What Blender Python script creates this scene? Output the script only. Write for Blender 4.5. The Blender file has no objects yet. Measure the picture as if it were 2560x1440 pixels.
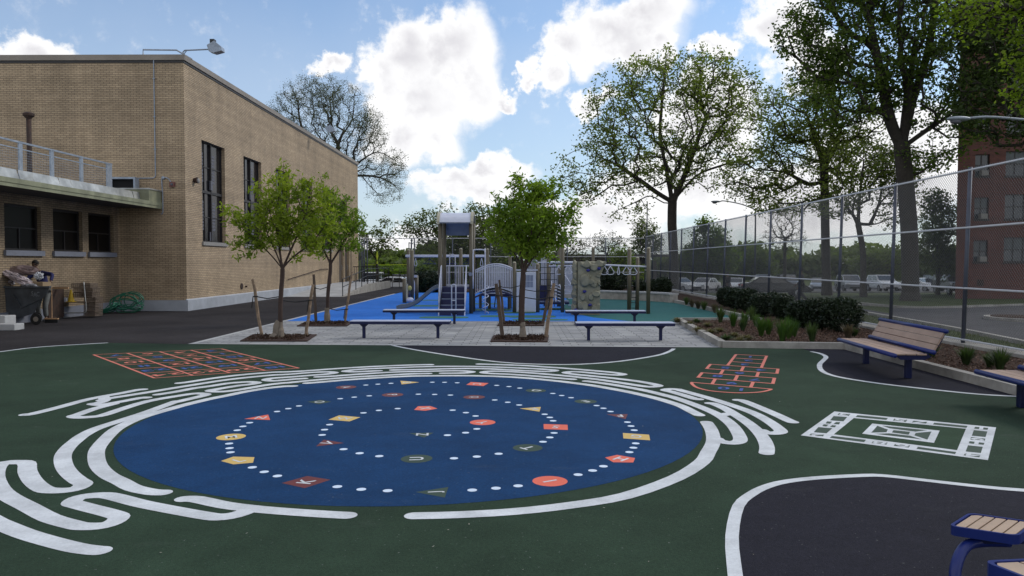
import bpy, math, random
import numpy as np
from mathutils import Vector, Matrix
# ------------------------------------------------------------ camera, world, sun, exposure
S = bpy.context.scene
COL = S.collection
rad = math.radians
F_PX = 1859.0; CAM_H = 1.8; VPX = 1300.0; HOR = 657.0
PITCH = math.atan((720 - HOR) / F_PX); YAW = math.atan((VPX - 1280) / F_PX)
cam_data = bpy.data.cameras.new('camera'); cam = bpy.data.objects.new('camera', cam_data)
COL.objects.link(cam); S.camera = cam
cam_data.lens = F_PX / 2560 * 36; cam_data.sensor_width = 36
cam_data.clip_start = 0.05; cam_data.clip_end = 3000
cam.location = (0, 0, CAM_H); cam.rotation_euler = (math.pi / 2 - PITCH, 0, YAW)
S.view_settings.view_transform = 'Standard'; S.view_settings.look = 'None'
S.view_settings.exposure = 0.0; S.view_settings.gamma = 1.0
SUN_EL = rad(38); SUN_AZ = rad(62)          # azimuth from +Y towards +X
sd = bpy.data.lights.new('sun', 'SUN'); sd.energy = 1.5; sd.angle = rad(15); sd.color = (1.0, .95, .87)
so = bpy.data.objects.new('sun', sd); COL.objects.link(so)
sdir = Vector((math.sin(SUN_AZ) * math.cos(SUN_EL), math.cos(SUN_AZ) * math.cos(SUN_EL), math.sin(SUN_EL)))
so.rotation_euler = (-sdir).to_track_quat('-Z', 'Y').to_euler(); so.location = (30, 30, 60)

world = bpy.data.worlds.new('World'); S.world = world; world.use_nodes = True
def build_world():
    nt = world.node_tree; N = nt.nodes; L = nt.links; N.clear()
    out = N.new('ShaderNodeOutputWorld'); bg = N.new('ShaderNodeBackground'); L.new(bg.outputs[0], out.inputs[0])
    bg.inputs[1].default_value = 0.1
    sky = N.new('ShaderNodeTexSky'); sky.sky_type = 'NISHITA'; sky.sun_disc = False
    sky.sun_elevation = SUN_EL; sky.sun_rotation = SUN_AZ
    sky.air_density = 1.0; sky.dust_density = 1.0; sky.ozone_density = 1.5
    tc = N.new('ShaderNodeTexCoord')
    sep = N.new('ShaderNodeSeparateXYZ'); L.new(tc.outputs['Generated'], sep.inputs[0])
    def m(op, a, b=None, c=None, clamp=False):
        n = N.new('ShaderNodeMath'); n.operation = op; n.use_clamp = clamp
        for i, v in enumerate((a, b, c)):
            if v is None: continue
            if isinstance(v, (int, float)): n.inputs[i].default_value = v
            else: L.new(v, n.inputs[i])
        return n.outputs[0]
    az = m('ARCTAN2', sep.outputs[0], sep.outputs[1])
    el = m('ARCSINE', sep.outputs[2])
    comb = N.new('ShaderNodeCombineXYZ'); L.new(az, comb.inputs[0]); L.new(el, comb.inputs[1])
    def noise(scale, detail, rough, vec):
        n = N.new('ShaderNodeTexNoise'); n.inputs['Scale'].default_value = scale
        n.inputs['Detail'].default_value = detail; n.inputs['Roughness'].default_value = rough
        L.new(vec, n.inputs['Vector']); return n
    def vm(op, a, b):
        n = N.new('ShaderNodeVectorMath'); n.operation = op
        for i, v in enumerate((a, b)):
            if v is None: continue
            if isinstance(v, tuple): n.inputs[i].default_value = v
            elif isinstance(v, (int, float)): n.inputs['Scale'].default_value = v
            else: L.new(v, n.inputs[i])
        return n
    n1 = noise(15.0, 8.0, .6, comb.outputs[0])
    off = vm('SUBTRACT', n1.outputs['Color'], (.5, .5, .5))
    offs = N.new('ShaderNodeVectorMath'); offs.operation = 'SCALE'; L.new(off.outputs[0], offs.inputs[0]); offs.inputs['Scale'].default_value = .105
    pos = vm('ADD', comb.outputs[0], offs.outputs[0])
    blobs = [(1130,110,100,95),(1020,150,110,95),(1185,190,72,120),(1065,250,150,110),(1015,330,110,80),(1090,350,80,60),(960,190,60,80),
      (1540,85,180,75),(1430,110,85,80),(1620,40,115,60),(1650,105,60,45),(1372,195,45,55),(1325,220,30,25),(1482,250,60,28),
      (835,150,42,27),(110,160,185,50),(-30,145,90,45),(1790,125,55,30),(1940,60,110,70),(2010,160,90,90),
      (1130,455,75,38),(1210,425,62,32),(1275,440,65,32),(1190,485,130,42),(1720,470,270,90),(1500,545,170,60),(1990,500,300,110),
      (2230,400,240,140),(1760,290,150,110),(1330,590,320,35),(950,600,200,40),(1250,240,40,18),(-500,250,300,150),(-900,50,260,200),(3000,100,400,300)]
    big = None
    for (px, py, rx, ry) in blobs:
        a = math.atan((px - VPX) / F_PX); e = math.atan((HOR - py) / F_PX * math.cos(a))
        k = math.cos(a) ** 2
        d = vm('SUBTRACT', pos.outputs[0], (a, e, 0)); d = vm('MULTIPLY', d.outputs[0], (F_PX / rx / k, F_PX / ry / math.cos(a), 1))
        ln = N.new('ShaderNodeVectorMath'); ln.operation = 'LENGTH'; L.new(d.outputs[0], ln.inputs[0])
        v = m('SUBTRACT', 1.24, ln.outputs['Value'])
        big = v if big is None else m('MAXIMUM', big, v)
    # unseen clouds added for the lighting (overhead and behind), from the same texture
    n3 = noise(2.6, 6.0, .6, tc.outputs['Generated'])
    ax = m('MULTIPLY', m('SUBTRACT', m('ABSOLUTE', az), .85), 3.0, clamp=True)
    hi = m('MULTIPLY', m('SUBTRACT', el, .5), 3.0, clamp=True)
    wide = m('MAXIMUM', ax, hi)
    glob = m('MULTIPLY', m('MULTIPLY', m('SUBTRACT', n3.outputs['Fac'], .44), 5.0), wide)
    big = m('MAXIMUM', big, glob)
    n2 = noise(30.0, 8.0, .62, comb.outputs[0])
    dens = m('ADD', big, m('MULTIPLY', m('SUBTRACT', n2.outputs['Fac'], .5), .9))
    mr = N.new('ShaderNodeMapRange'); mr.interpolation_type = 'SMOOTHSTEP'; L.new(dens, mr.inputs[0])
    mr.inputs[1].default_value = .02; mr.inputs[2].default_value = .52
    # cloud colour: bright rims, greyer thick cores
    n4 = noise(9.0, 5.0, .55, comb.outputs[0])
    core = N.new('ShaderNodeMapRange'); core.interpolation_type = 'SMOOTHSTEP'
    L.new(m('ADD', dens, m('MULTIPLY', m('SUBTRACT', n4.outputs['Fac'], .5), 2.2)), core.inputs[0])
    core.inputs[1].default_value = .4; core.inputs[2].default_value = 1.6
    cc = N.new('ShaderNodeMix'); cc.data_type = 'RGBA'; L.new(core.outputs[0], cc.inputs[0])
    cc.inputs[6].default_value = (10.6, 10.6, 10.7, 1); cc.inputs[7].default_value = (7.5, 7.4, 7.8, 1)
    # thin high veil which whitens towards the horizon
    veil = N.new('ShaderNodeMapRange'); L.new(el, veil.inputs[0]); veil.inputs[1].default_value = -.02; veil.inputs[2].default_value = .33
    veil.inputs[3].default_value = .66; veil.inputs[4].default_value = .22
    n5 = noise(3.5, 4.0, .5, comb.outputs[0])
    vf = m('ADD', veil.outputs[0], m('MULTIPLY', m('SUBTRACT', n5.outputs['Fac'], .5), .35), clamp=True)
    skv = N.new('ShaderNodeMix'); skv.data_type = 'RGBA'; L.new(vf, skv.inputs[0])
    skm = N.new('ShaderNodeMix'); skm.data_type = 'RGBA'; skm.blend_type = 'MULTIPLY'; skm.inputs[0].default_value = 1
    L.new(sky.outputs[0], skm.inputs[6]); skm.inputs[7].default_value = (.96, 1.32, 1.6, 1)
    L.new(skm.outputs[2], skv.inputs[6]); skv.inputs[7].default_value = (7.6, 8.0, 8.6, 1)
    fin = N.new('ShaderNodeMix'); fin.data_type = 'RGBA'; L.new(mr.outputs[0], fin.inputs[0])
    L.new(skv.outputs[2], fin.inputs[6]); L.new(cc.outputs[2], fin.inputs[7])
    L.new(fin.outputs[2], bg.inputs[0])
build_world()

# ------------------------------------------------------------ pixel (of the 2560x1440 photograph) -> point in the place
K_CY, K_SY, K_CP, K_SP = math.cos(YAW), math.sin(YAW), math.cos(PITCH), math.sin(PITCH)
def ray(px, py):
    u = (px - 1280) / F_PX; v = (720 - py) / F_PX
    x, y, z = u, K_CP + v * K_SP, -K_SP + v * K_CP
    return (x * K_CY - y * K_SY, x * K_SY + y * K_CY, z)
def G(px, py, z=0.0):
    r = ray(px, py); t = (z - CAM_H) / r[2]
    return (r[0] * t, r[1] * t)
def P(px, py, Y):
    r = ray(px, py); t = Y / r[1]
    return (r[0] * t, Y, CAM_H + r[2] * t)
def Cr(ox, oy, s, pts): return [(ox + a / s, oy + b / s) for a, b in pts]
# ------------------------------------------------------------ materials
MATS = {}
def M(name, col, rough=.7, var=.12, scale=4.0, metal=0.0, bump=0.0, bscale=60.0, spec=.5, col2=None, detail=5.0, grime=0.0, gscale=.8, transl=0.0, grain=0.0, smudge=0.0):
    if name in MATS: return MATS[name]
    m = bpy.data.materials.new(name); m.use_nodes = True; nt = m.node_tree; N = nt.nodes; L = nt.links
    b = N['Principled BSDF']; b.inputs['Roughness'].default_value = rough; b.inputs['Metallic'].default_value = metal
    b.inputs['Specular IOR Level'].default_value = spec
    tc = N.new('ShaderNodeTexCoord')
    geo = N.new('ShaderNodeNewGeometry')
    n = N.new('ShaderNodeTexNoise'); n.inputs['Scale'].default_value = scale; n.inputs['Detail'].default_value = detail; n.inputs['Roughness'].default_value = .65
    L.new(geo.outputs['Position'], n.inputs['Vector'])
    mx = N.new('ShaderNodeMix'); mx.data_type = 'RGBA'
    rp = N.new('ShaderNodeMapRange'); L.new(n.outputs['Fac'], rp.inputs[0]); rp.inputs[1].default_value = .3; rp.inputs[2].default_value = .7
    L.new(rp.outputs[0], mx.inputs[0])
    c2 = col2 if col2 else tuple(min(1, c * (1 + var)) for c in col)
    c1 = col if col2 else tuple(c * (1 - var) for c in col)
    mx.inputs[6].default_value = (*c1, 1); mx.inputs[7].default_value = (*c2, 1)
    last = mx.outputs[2]
    if grime > 0:
        n2 = N.new('ShaderNodeTexNoise'); n2.inputs['Scale'].default_value = gscale; n2.inputs['Detail'].default_value = 7; n2.inputs['Roughness'].default_value = .6
        L.new(geo.outputs['Position'], n2.inputs['Vector'])
        r2 = N.new('ShaderNodeMapRange'); L.new(n2.outputs['Fac'], r2.inputs[0]); r2.inputs[1].default_value = .35; r2.inputs[2].default_value = .7
        r2.inputs[3].default_value = 1 - grime; r2.inputs[4].default_value = 1 + grime * .6
        mm = N.new('ShaderNodeVectorMath'); mm.operation = 'SCALE'; L.new(last, mm.inputs[0]); L.new(r2.outputs[0], mm.inputs['Scale'])
        last = mm.outputs[0]
    if grain > 0:                                  # coarse aggregate texture of the paint on asphalt
        ng_ = N.new('ShaderNodeTexNoise'); ng_.inputs['Scale'].default_value = 55; ng_.inputs['Detail'].default_value = 5; ng_.inputs['Roughness'].default_value = .75
        L.new(geo.outputs['Position'], ng_.inputs['Vector'])
        rg_ = N.new('ShaderNodeMapRange'); L.new(ng_.outputs['Fac'], rg_.inputs[0]); rg_.inputs[1].default_value = .3; rg_.inputs[2].default_value = .7
        rg_.inputs[3].default_value = 1 - grain; rg_.inputs[4].default_value = 1 + grain
        mg_ = N.new('ShaderNodeVectorMath'); mg_.operation = 'SCALE'; L.new(last, mg_.inputs[0]); L.new(rg_.outputs[0], mg_.inputs['Scale']); last = mg_.outputs[0]
    if smudge > 0:                                 # pale dusty scuffs and tiny specks of dirt
        for (sc0, lo, hi, am, stretch) in ((1.1, .60, .78, smudge, (1, 2.2, 1)), (7.0, .66, .74, smudge*.8, (1, 1, 1)), (38.0, .74, .78, smudge*4.5, (1, 1, 1))):
            mp_ = N.new('ShaderNodeVectorMath'); mp_.operation = 'MULTIPLY'; L.new(geo.outputs['Position'], mp_.inputs[0]); mp_.inputs[1].default_value = stretch
            n4 = N.new('ShaderNodeTexNoise'); n4.inputs['Scale'].default_value = sc0; n4.inputs['Detail'].default_value = 6 if sc0 < 20 else 1; n4.inputs['Roughness'].default_value = .68; L.new(mp_.outputs[0], n4.inputs['Vector'])
            r4 = N.new('ShaderNodeMapRange'); L.new(n4.outputs['Fac'], r4.inputs[0]); r4.inputs[1].default_value = lo; r4.inputs[2].default_value = hi; r4.inputs[4].default_value = min(1, am)
            m4 = N.new('ShaderNodeMix'); m4.data_type = 'RGBA'; L.new(r4.outputs[0], m4.inputs[0]); L.new(last, m4.inputs[6]); m4.inputs[7].default_value = (.20, .21, .20, 1); last = m4.outputs[2]
    L.new(last, b.inputs['Base Color'])
    if bump > 0:
        n3 = N.new('ShaderNodeTexNoise'); n3.inputs['Scale'].default_value = bscale; n3.inputs['Detail'].default_value = 4
        L.new(geo.outputs['Position'], n3.inputs['Vector'])
        bp = N.new('ShaderNodeBump'); bp.inputs['Strength'].default_value = bump; bp.inputs['Distance'].default_value = .02
        L.new(n3.outputs['Fac'], bp.inputs['Height']); L.new(bp.outputs[0], b.inputs['Normal'])
    if transl > 0:
        out = [x for x in N if x.type == 'OUTPUT_MATERIAL'][0]
        tr = N.new('ShaderNodeBsdfTranslucent'); ms = N.new('ShaderNodeMixShader'); ms.inputs[0].default_value = transl
        sc = N.new('ShaderNodeVectorMath'); sc.operation = 'MULTIPLY'; L.new(last, sc.inputs[0]); sc.inputs[1].default_value = (1.5, 1.7, .7)
        L.new(sc.outputs[0], tr.inputs[0]); L.new(b.outputs[0], ms.inputs[1]); L.new(tr.outputs[0], ms.inputs[2]); L.new(ms.outputs[0], out.inputs[0])
    MATS[name] = m; return m
def brick_mat(name, c1, c2, mortar, w, h, ms, stain=False):
    m = bpy.data.materials.new(name); m.use_nodes = True; nt = m.node_tree; N = nt.nodes; L = nt.links
    b = N['Principled BSDF']; b.inputs['Roughness'].default_value = .8
    geo = N.new('ShaderNodeNewGeometry'); sep = N.new('ShaderNodeSeparateXYZ'); L.new(geo.outputs['Position'], sep.inputs[0])
    ad = N.new('ShaderNodeMath'); L.new(sep.outputs[0], ad.inputs[0]); L.new(sep.outputs[1], ad.inputs[1])
    cb = N.new('ShaderNodeCombineXYZ'); L.new(ad.outputs[0], cb.inputs[0]); L.new(sep.outputs[2], cb.inputs[1])
    br = N.new('ShaderNodeTexBrick'); L.new(cb.outputs[0], br.inputs['Vector']); br.inputs['Scale'].default_value = 1
    br.inputs['Brick Width'].default_value = w; br.inputs['Row Height'].default_value = h; br.inputs['Mortar Size'].default_value = ms
    br.inputs['Mortar Smooth'].default_value = .3; br.inputs['Bias'].default_value = -.1
    br.inputs['Color1'].default_value = (*c1, 1); br.inputs['Color2'].default_value = (*c2, 1); br.inputs['Mortar'].default_value = (*mortar, 1)
    n = N.new('ShaderNodeTexNoise'); n.inputs['Scale'].default_value = .7; n.inputs['Detail'].default_value = 7; L.new(geo.outputs['Position'], n.inputs['Vector'])
    r = N.new('ShaderNodeMapRange'); L.new(n.outputs['Fac'], r.inputs[0]); r.inputs[1].default_value = .3; r.inputs[2].default_value = .7; r.inputs[3].default_value = .82; r.inputs[4].default_value = 1.12
    sc = N.new('ShaderNodeVectorMath'); sc.operation = 'SCALE'; L.new(br.outputs['Color'], sc.inputs[0]); L.new(r.outputs[0], sc.inputs['Scale'])
    # courses vary a little from one to the next
    n6 = N.new('ShaderNodeTexNoise'); n6.noise_dimensions = '1D'; n6.inputs['Scale'].default_value = 3.1; n6.inputs['Detail'].default_value = 5; L.new(sep.outputs[2], n6.inputs['W'])
    r6 = N.new('ShaderNodeMapRange'); L.new(n6.outputs['Fac'], r6.inputs[0]); r6.inputs[1].default_value = .3; r6.inputs[2].default_value = .7; r6.inputs[3].default_value = .9; r6.inputs[4].default_value = 1.08
    s6 = N.new('ShaderNodeVectorMath'); s6.operation = 'SCALE'; L.new(sc.outputs[0], s6.inputs[0]); L.new(r6.outputs[0], s6.inputs['Scale'])
    # faint vertical water streaks
    mpv = N.new('ShaderNodeVectorMath'); mpv.operation = 'MULTIPLY'; L.new(geo.outputs['Position'], mpv.inputs[0]); mpv.inputs[1].default_value = (1, 1, .07)
    n7 = N.new('ShaderNodeTexNoise'); n7.inputs['Scale'].default_value = 3.5; n7.inputs['Detail'].default_value = 4; L.new(mpv.outputs[0], n7.inputs['Vector'])
    r7 = N.new('ShaderNodeMapRange'); L.new(n7.outputs['Fac'], r7.inputs[0]); r7.inputs[1].default_value = .35; r7.inputs[2].default_value = .65; r7.inputs[3].default_value = .90; r7.inputs[4].default_value = 1.05
    s7 = N.new('ShaderNodeVectorMath'); s7.operation = 'SCALE'; L.new(s6.outputs[0], s7.inputs[0]); L.new(r7.outputs[0], s7.inputs['Scale'])
    last = s7.outputs[0]
    if stain:
        # old damp stain with its own outline on the wall below the canopy end
        def mr(src, a, bb, c, d):
            q = N.new('ShaderNodeMapRange'); q.interpolation_type = 'SMOOTHSTEP'; L.new(src, q.inputs[0])
            for i, v in enumerate((a, bb, c, d)): q.inputs[i + 1].default_value = v
            return q.outputs[0]
        def mul(a, b_):
            q = N.new('ShaderNodeMath'); q.operation = 'MULTIPLY'; L.new(a, q.inputs[0]); L.new(b_, q.inputs[1]); return q.outputs[0]
        nn = N.new('ShaderNodeTexNoise'); nn.inputs['Scale'].default_value = 1.1; nn.inputs['Detail'].default_value = 6; L.new(geo.outputs['Position'], nn.inputs['Vector'])
        zz = N.new('ShaderNodeMath'); zz.operation = 'MULTIPLY_ADD'; L.new(nn.outputs['Fac'], zz.inputs[0]); zz.inputs[1].default_value = 2.0; L.new(sep.outputs[2], zz.inputs[2])
        f = mul(mul(mr(zz.outputs[0], 4.1, 5.2, 1, 0), mr(sep.outputs[0], -15.4, -15.2, 0, 1)), mr(sep.outputs[1], 27.5, 27.6, 1, 0))
        g = mr(f, 0, 1, 1, .62)
        s2 = N.new('ShaderNodeVectorMath'); s2.operation = 'SCALE'; L.new(last, s2.inputs[0]); L.new(g, s2.inputs['Scale']); last = s2.outputs[0]
    L.new(last, b.inputs['Base Color'])
    bp = N.new('ShaderNodeBump'); bp.inputs['Strength'].default_value = .5; bp.inputs['Distance'].default_value = .01; bp.invert = True
    L.new(br.outputs['Fac'], bp.inputs['Height']); L.new(bp.outputs[0], b.inputs['Normal'])
    MATS[name] = m; return m
# ------------------------------------------------------------ mesh builder
def root_loc(o):
    v = Vector((0, 0, 0))
    while o is not None: v = v + Vector(o.location); o = o.parent
    return v
class MB:
    def __init__(s): s.v = []; s.f = []
    def add(s, vs, fs):
        n = len(s.v); s.v.extend([tuple(p) for p in vs]); s.f.extend([tuple(i + n for i in f) for f in fs]); return s
    def box(s, x0, x1, y0, y1, z0, z1):
        return s.add([(x0,y0,z0),(x1,y0,z0),(x1,y1,z0),(x0,y1,z0),(x0,y0,z1),(x1,y0,z1),(x1,y1,z1),(x0,y1,z1)],
              [(0,3,2,1),(4,5,6,7),(0,1,5,4),(1,2,6,5),(2,3,7,6),(3,0,4,7)])
    def bevel_box(s, x0, x1, y0, y1, z0, z1, b=.01):
        s.add([(x0+b,y0,z0+b),(x1-b,y0,z0+b),(x1-b,y0,z1-b),(x0+b,y0,z1-b),(x0+b,y1,z0+b),(x1-b,y1,z0+b),(x1-b,y1,z1-b),(x0+b,y1,z1-b),
               (x0,y0+b,z0+b),(x0,y1-b,z0+b),(x0,y1-b,z1-b),(x0,y0+b,z1-b),(x1,y0+b,z0+b),(x1,y1-b,z0+b),(x1,y1-b,z1-b),(x1,y0+b,z1-b),
               (x0+b,y0+b,z0),(x1-b,y0+b,z0),(x1-b,y1-b,z0),(x0+b,y1-b,z0),(x0+b,y0+b,z1),(x1-b,y0+b,z1),(x1-b,y1-b,z1),(x0+b,y1-b,z1)],
              [(0,1,2,3),(5,4,7,6),(9,8,11,10),(12,13,14,15),(19,18,17,16),(20,21,22,23),
               (0,16,17,1),(3,2,21,20),(4,5,18,19),(7,23,22,6),(8,9,19,16),(11,20,23,10),(12,17,18,13),(15,14,22,21),
               (0,3,11,8),(1,12,15,2),(4,9,10,7),(5,6,14,13),(0,8,16),(1,17,12),(2,15,21),(3,20,11),(4,19,9),(5,13,18),(6,22,14),(7,10,23)])
        return s
    def tube(s, pts, r, sides=8, cap=True, closed=False):
        pts = [Vector(p) for p in pts]; n = len(pts)
        rs = r if isinstance(r, (list, tuple)) else [r] * n
        base = len(s.v); up = None
        for i, p in enumerate(pts):
            a = pts[i - 1] if (i > 0 or closed) else p; b = pts[(i + 1) % n] if (i < n - 1 or closed) else p
            t = (b - a); t = t.normalized() if t.length > 1e-9 else Vector((0, 0, 1))
            if up is None: up = Vector((0, 0, 1)) if abs(t.z) < .9 else Vector((1, 0, 0))
            u = up - t * up.dot(t)
            u = u.normalized() if u.length > 1e-6 else t.orthogonal().normalized()
            up = u; w = t.cross(u)
            for k in range(sides):
                a_ = 2 * math.pi * k / sides; s.v.append(tuple(p + (u * math.cos(a_) + w * math.sin(a_)) * rs[i]))
        m = n if closed else n - 1
        for i in range(m):
            j = (i + 1) % n
            for k in range(sides):
                k2 = (k + 1) % sides
                s.f.append((base + i*sides + k, base + i*sides + k2, base + j*sides + k2, base + j*sides + k))
        if cap and not closed:
            s.f.append(tuple(base + k for k in range(sides))[::-1]); s.f.append(tuple(base + (n-1)*sides + k for k in range(sides)))
        return s
    def poly(s, pts, z0, z1=None):        # horizontal polygon, or prism when z1 is given
        n = len(pts)
        if z1 is None: return s.add([(a, b, z0) for a, b in pts], [tuple(range(n))])
        s.add([(a, b, z0) for a, b in pts] + [(a, b, z1) for a, b in pts], [tuple(range(n))[::-1], tuple(range(n, 2*n))] + [(i, (i+1) % n, n + (i+1) % n, n + i) for i in range(n)])
        return s
    def profile_x(s, prof, x0, x1):       # (y,z) profile extruded along x
        n = len(prof)
        return s.add([(x0, a, b) for a, b in prof] + [(x1, a, b) for a, b in prof], [tuple(range(n)), tuple(range(n, 2*n))[::-1]] + [(i, n + i, n + (i+1) % n, (i+1) % n) for i in range(n)])
    def profile_y(s, prof, y0, y1):       # (x,z) profile extruded along y
        n = len(prof)
        return s.add([(a, y0, b) for a, b in prof] + [(a, y1, b) for a, b in prof], [tuple(range(n)), tuple(range(n, 2*n))[::-1]] + [(i, n + i, n + (i+1) % n, (i+1) % n) for i in range(n)])
    def lathe(s, c, prof, seg=16):        # prof: (r, z)
        base = len(s.v)
        for r, z in prof:
            for k in range(seg):
                a = 2*math.pi*k/seg; s.v.append((c[0] + r*math.cos(a), c[1] + r*math.sin(a), c[2] + z))
        for i in range(len(prof) - 1):
            for k in range(seg):
                k2 = (k+1) % seg; s.f.append((base+i*seg+k, base+i*seg+k2, base+(i+1)*seg+k2, base+(i+1)*seg+k))
        s.f.append(tuple(base + k for k in range(seg))[::-1]); s.f.append(tuple(base + (len(prof)-1)*seg + k for k in range(seg)))
        return s
    def blob(s, c, r, seg=10, rings=6, jit=0, rng=None):
        base = len(s.v)
        for i in range(rings + 1):
            th = math.pi * i / rings
            for k in range(seg):
                a = 2*math.pi*k/seg; q = 1 + (rng.uniform(-jit, jit) if jit and rng and 0 < i < rings else 0)
                s.v.append((c[0] + r[0]*q*math.sin(th)*math.cos(a), c[1] + r[1]*q*math.sin(th)*math.sin(a), c[2] + r[2]*q*math.cos(th)))
        for i in range(rings):
            for k in range(seg):
                k2 = (k+1) % seg; s.f.append((base+i*seg+k, base+(i+1)*seg+k, base+(i+1)*seg+k2, base+i*seg+k2))
        return s
    def ribbon(s, pts, w, z, rise=0.00004, round_=True):
        pts = smooth(pts)
        n = len(pts); base = len(s.v)
        if round_:
            d0 = norm2(pts[0], pts[1]); d1 = norm2(pts[-1], pts[-2])
            pre = []; post = []
            for k in range(4):
                a = (k + .35) / 4 * math.pi / 2
                pre.append((pts[0][0] - d0[0]*w/2*math.cos(a), pts[0][1] - d0[1]*w/2*math.cos(a), math.sin(a)))
                post.append((pts[-1][0] - d1[0]*w/2*math.cos(a), pts[-1][1] - d1[1]*w/2*math.cos(a), math.sin(a)))
            seq = pre + [(p[0], p[1], 1) for p in pts] + post[::-1]
        else: seq = [(p[0], p[1], 1) for p in pts]
        n = len(seq)
        for i, p in enumerate(seq):
            a = seq[max(0, i-1)]; b = seq[min(n-1, i+1)]; d = norm2(a, b)
            hw = w / 2 * p[2]; zz = z + rise * i
            s.v.append((p[0] - d[1]*hw, p[1] + d[0]*hw, zz)); s.v.append((p[0] + d[1]*hw, p[1] - d[0]*hw, zz))
        for i in range(n - 1): s.f.append((base+2*i, base+2*i+1, base+2*i+3, base+2*i+2))
        return s
    def glyphs(s, text, c, h, ang, z, width=1.0, gap=.12):
        # flat lettering centred on c, its up direction at angle ang (0 = +Y, counter-clockwise)
        ws = [GL[ch][2] for ch in text]; tot = sum(ws) + gap * (len(text) - 1); x = -tot / 2
        ca, sa = math.cos(ang), math.sin(ang)
        for ch, w in zip(text, ws):
            vs, fs, _ = GL[ch]
            s.add([(c[0] + ((x+a)*width*h*ca - (b-.5)*h*sa), c[1] + ((x+a)*width*h*sa + (b-.5)*h*ca), z) for a, b in vs], fs)
            x += w + gap
        return s
    def build(s, name, mat, parent=None, smooth=False, **tags):
        me = bpy.data.meshes.new(name)
        if parent is not None:
            o_ = root_loc(parent); vs = [(a - o_.x, b - o_.y, c - o_.z) for a, b, c in s.v]
        else: vs = s.v
        me.from_pydata(vs, [], s.f); me.update()
        if smooth: me.polygons.foreach_set('use_smooth', [True] * len(me.polygons))
        me.materials.append(mat)
        o = bpy.data.objects.new(name, me); COL.objects.link(o)
        if parent is not None: o.parent = parent
        for k, v in tags.items(): o[k] = v
        return o
def norm2(a, b):
    dx, dy = b[0]-a[0], b[1]-a[1]; l = math.hypot(dx, dy) or 1; return (dx/l, dy/l)
def smooth(pts, k=3):                      # Catmull-Rom through the points
    if len(pts) < 3: return list(pts)
    out = []; p = [pts[0]] + list(pts) + [pts[-1]]; D = len(pts[0])
    for i in range(1, len(p) - 2):
        for j in range(k):
            t = j / k
            out.append(tuple(.5*((2*p[i][d]) + (-p[i-1][d]+p[i+1][d])*t + (2*p[i-1][d]-5*p[i][d]+4*p[i+1][d]-p[i+2][d])*t*t + (-p[i-1][d]+3*p[i][d]-3*p[i+1][d]+p[i+2][d])*t**3) for d in range(D)))
    out.append(tuple(pts[-1])); return out
def np_mesh(name, V, Fc, mat, parent=None, smooth_=False, **tags):
    # V (n,3) array, Fc (m,k) array of equal-sized faces
    me = bpy.data.meshes.new(name)
    V = np.asarray(V, dtype=np.float32)
    if parent is not None: V = V - np.array(root_loc(parent), dtype=np.float32)
    m, k = Fc.shape
    me.vertices.add(len(V)); me.vertices.foreach_set('co', V.ravel())
    me.loops.add(m*k); me.loops.foreach_set('vertex_index', Fc.ravel().astype(np.int32))
    me.polygons.add(m); me.polygons.foreach_set('loop_start', np.arange(0, m*k, k, dtype=np.int32))
    if smooth_: me.polygons.foreach_set('use_smooth', [True]*m)
    me.update(calc_edges=True); me.materials.append(mat)
    o = bpy.data.objects.new(name, me); COL.objects.link(o)
    if parent is not None: o.parent = parent
    for kk, v in tags.items(): o[kk] = v
    return o
def thing(name, label, cat, loc=(0, 0, 0), group=None, rz=0.0):
    o = bpy.data.objects.new(name, None); COL.objects.link(o); o.location = loc; o.rotation_euler = (0, 0, rz)
    o.empty_display_size = .1
    o['label'] = label; o['category'] = cat
    if group: o['group'] = group
    return o
def tag(o, label, cat, group=None):
    o['label'] = label; o['category'] = cat
    if group: o['group'] = group
    return o
def kids(o): return [c for c in bpy.data.objects if c.parent == o]
def dup(root, loc, rz=0.0, label=None, group=None, scale=None):
    r = root.copy(); COL.objects.link(r); r.location = loc; r.rotation_euler = (0, 0, rz)
    if scale: r.scale = scale
    if label: r['label'] = label
    if group: r['group'] = group
    def rec(a, b):
        for ch in kids(a):
            c = ch.copy(); COL.objects.link(c); c.parent = b; rec(ch, c)
    rec(root, r); return r
def terrain(Y): return -1.1 * max(0.0, min(1.0, (Y - 33) / 45.0))
# flat letters and figures from the built-in font
GL = {}
def make_glyphs():
    cu = bpy.data.curves.new('glyph', 'FONT'); cu.size = 1; cu.offset = .018; cu.resolution_u = 3
    o = bpy.data.objects.new('glyph', cu); COL.objects.link(o)
    for ch in 'ABCDEFGHIJKLMNOPQRSTUVWXYZ0123456789':
        cu.body = ch
        dg = bpy.context.evaluated_depsgraph_get(); dg.update()
        me = bpy.data.meshes.new_from_object(o.evaluated_get(dg))
        vs = [(v.co.x, v.co.y) for v in me.vertices]
        x0 = min(a for a, b in vs); x1 = max(a for a, b in vs); y0 = min(b for a, b in vs); y1 = max(b for a, b in vs)
        k = 1 / (y1 - y0)
        GL[ch] = ([((a - x0) * k, (b - y0) * k) for a, b in vs], [tuple(p.vertices) for p in me.polygons], (x1 - x0) * k)
        bpy.data.meshes.remove(me)
    bpy.data.objects.remove(o); bpy.data.curves.remove(cu)
make_glyphs()
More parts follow.
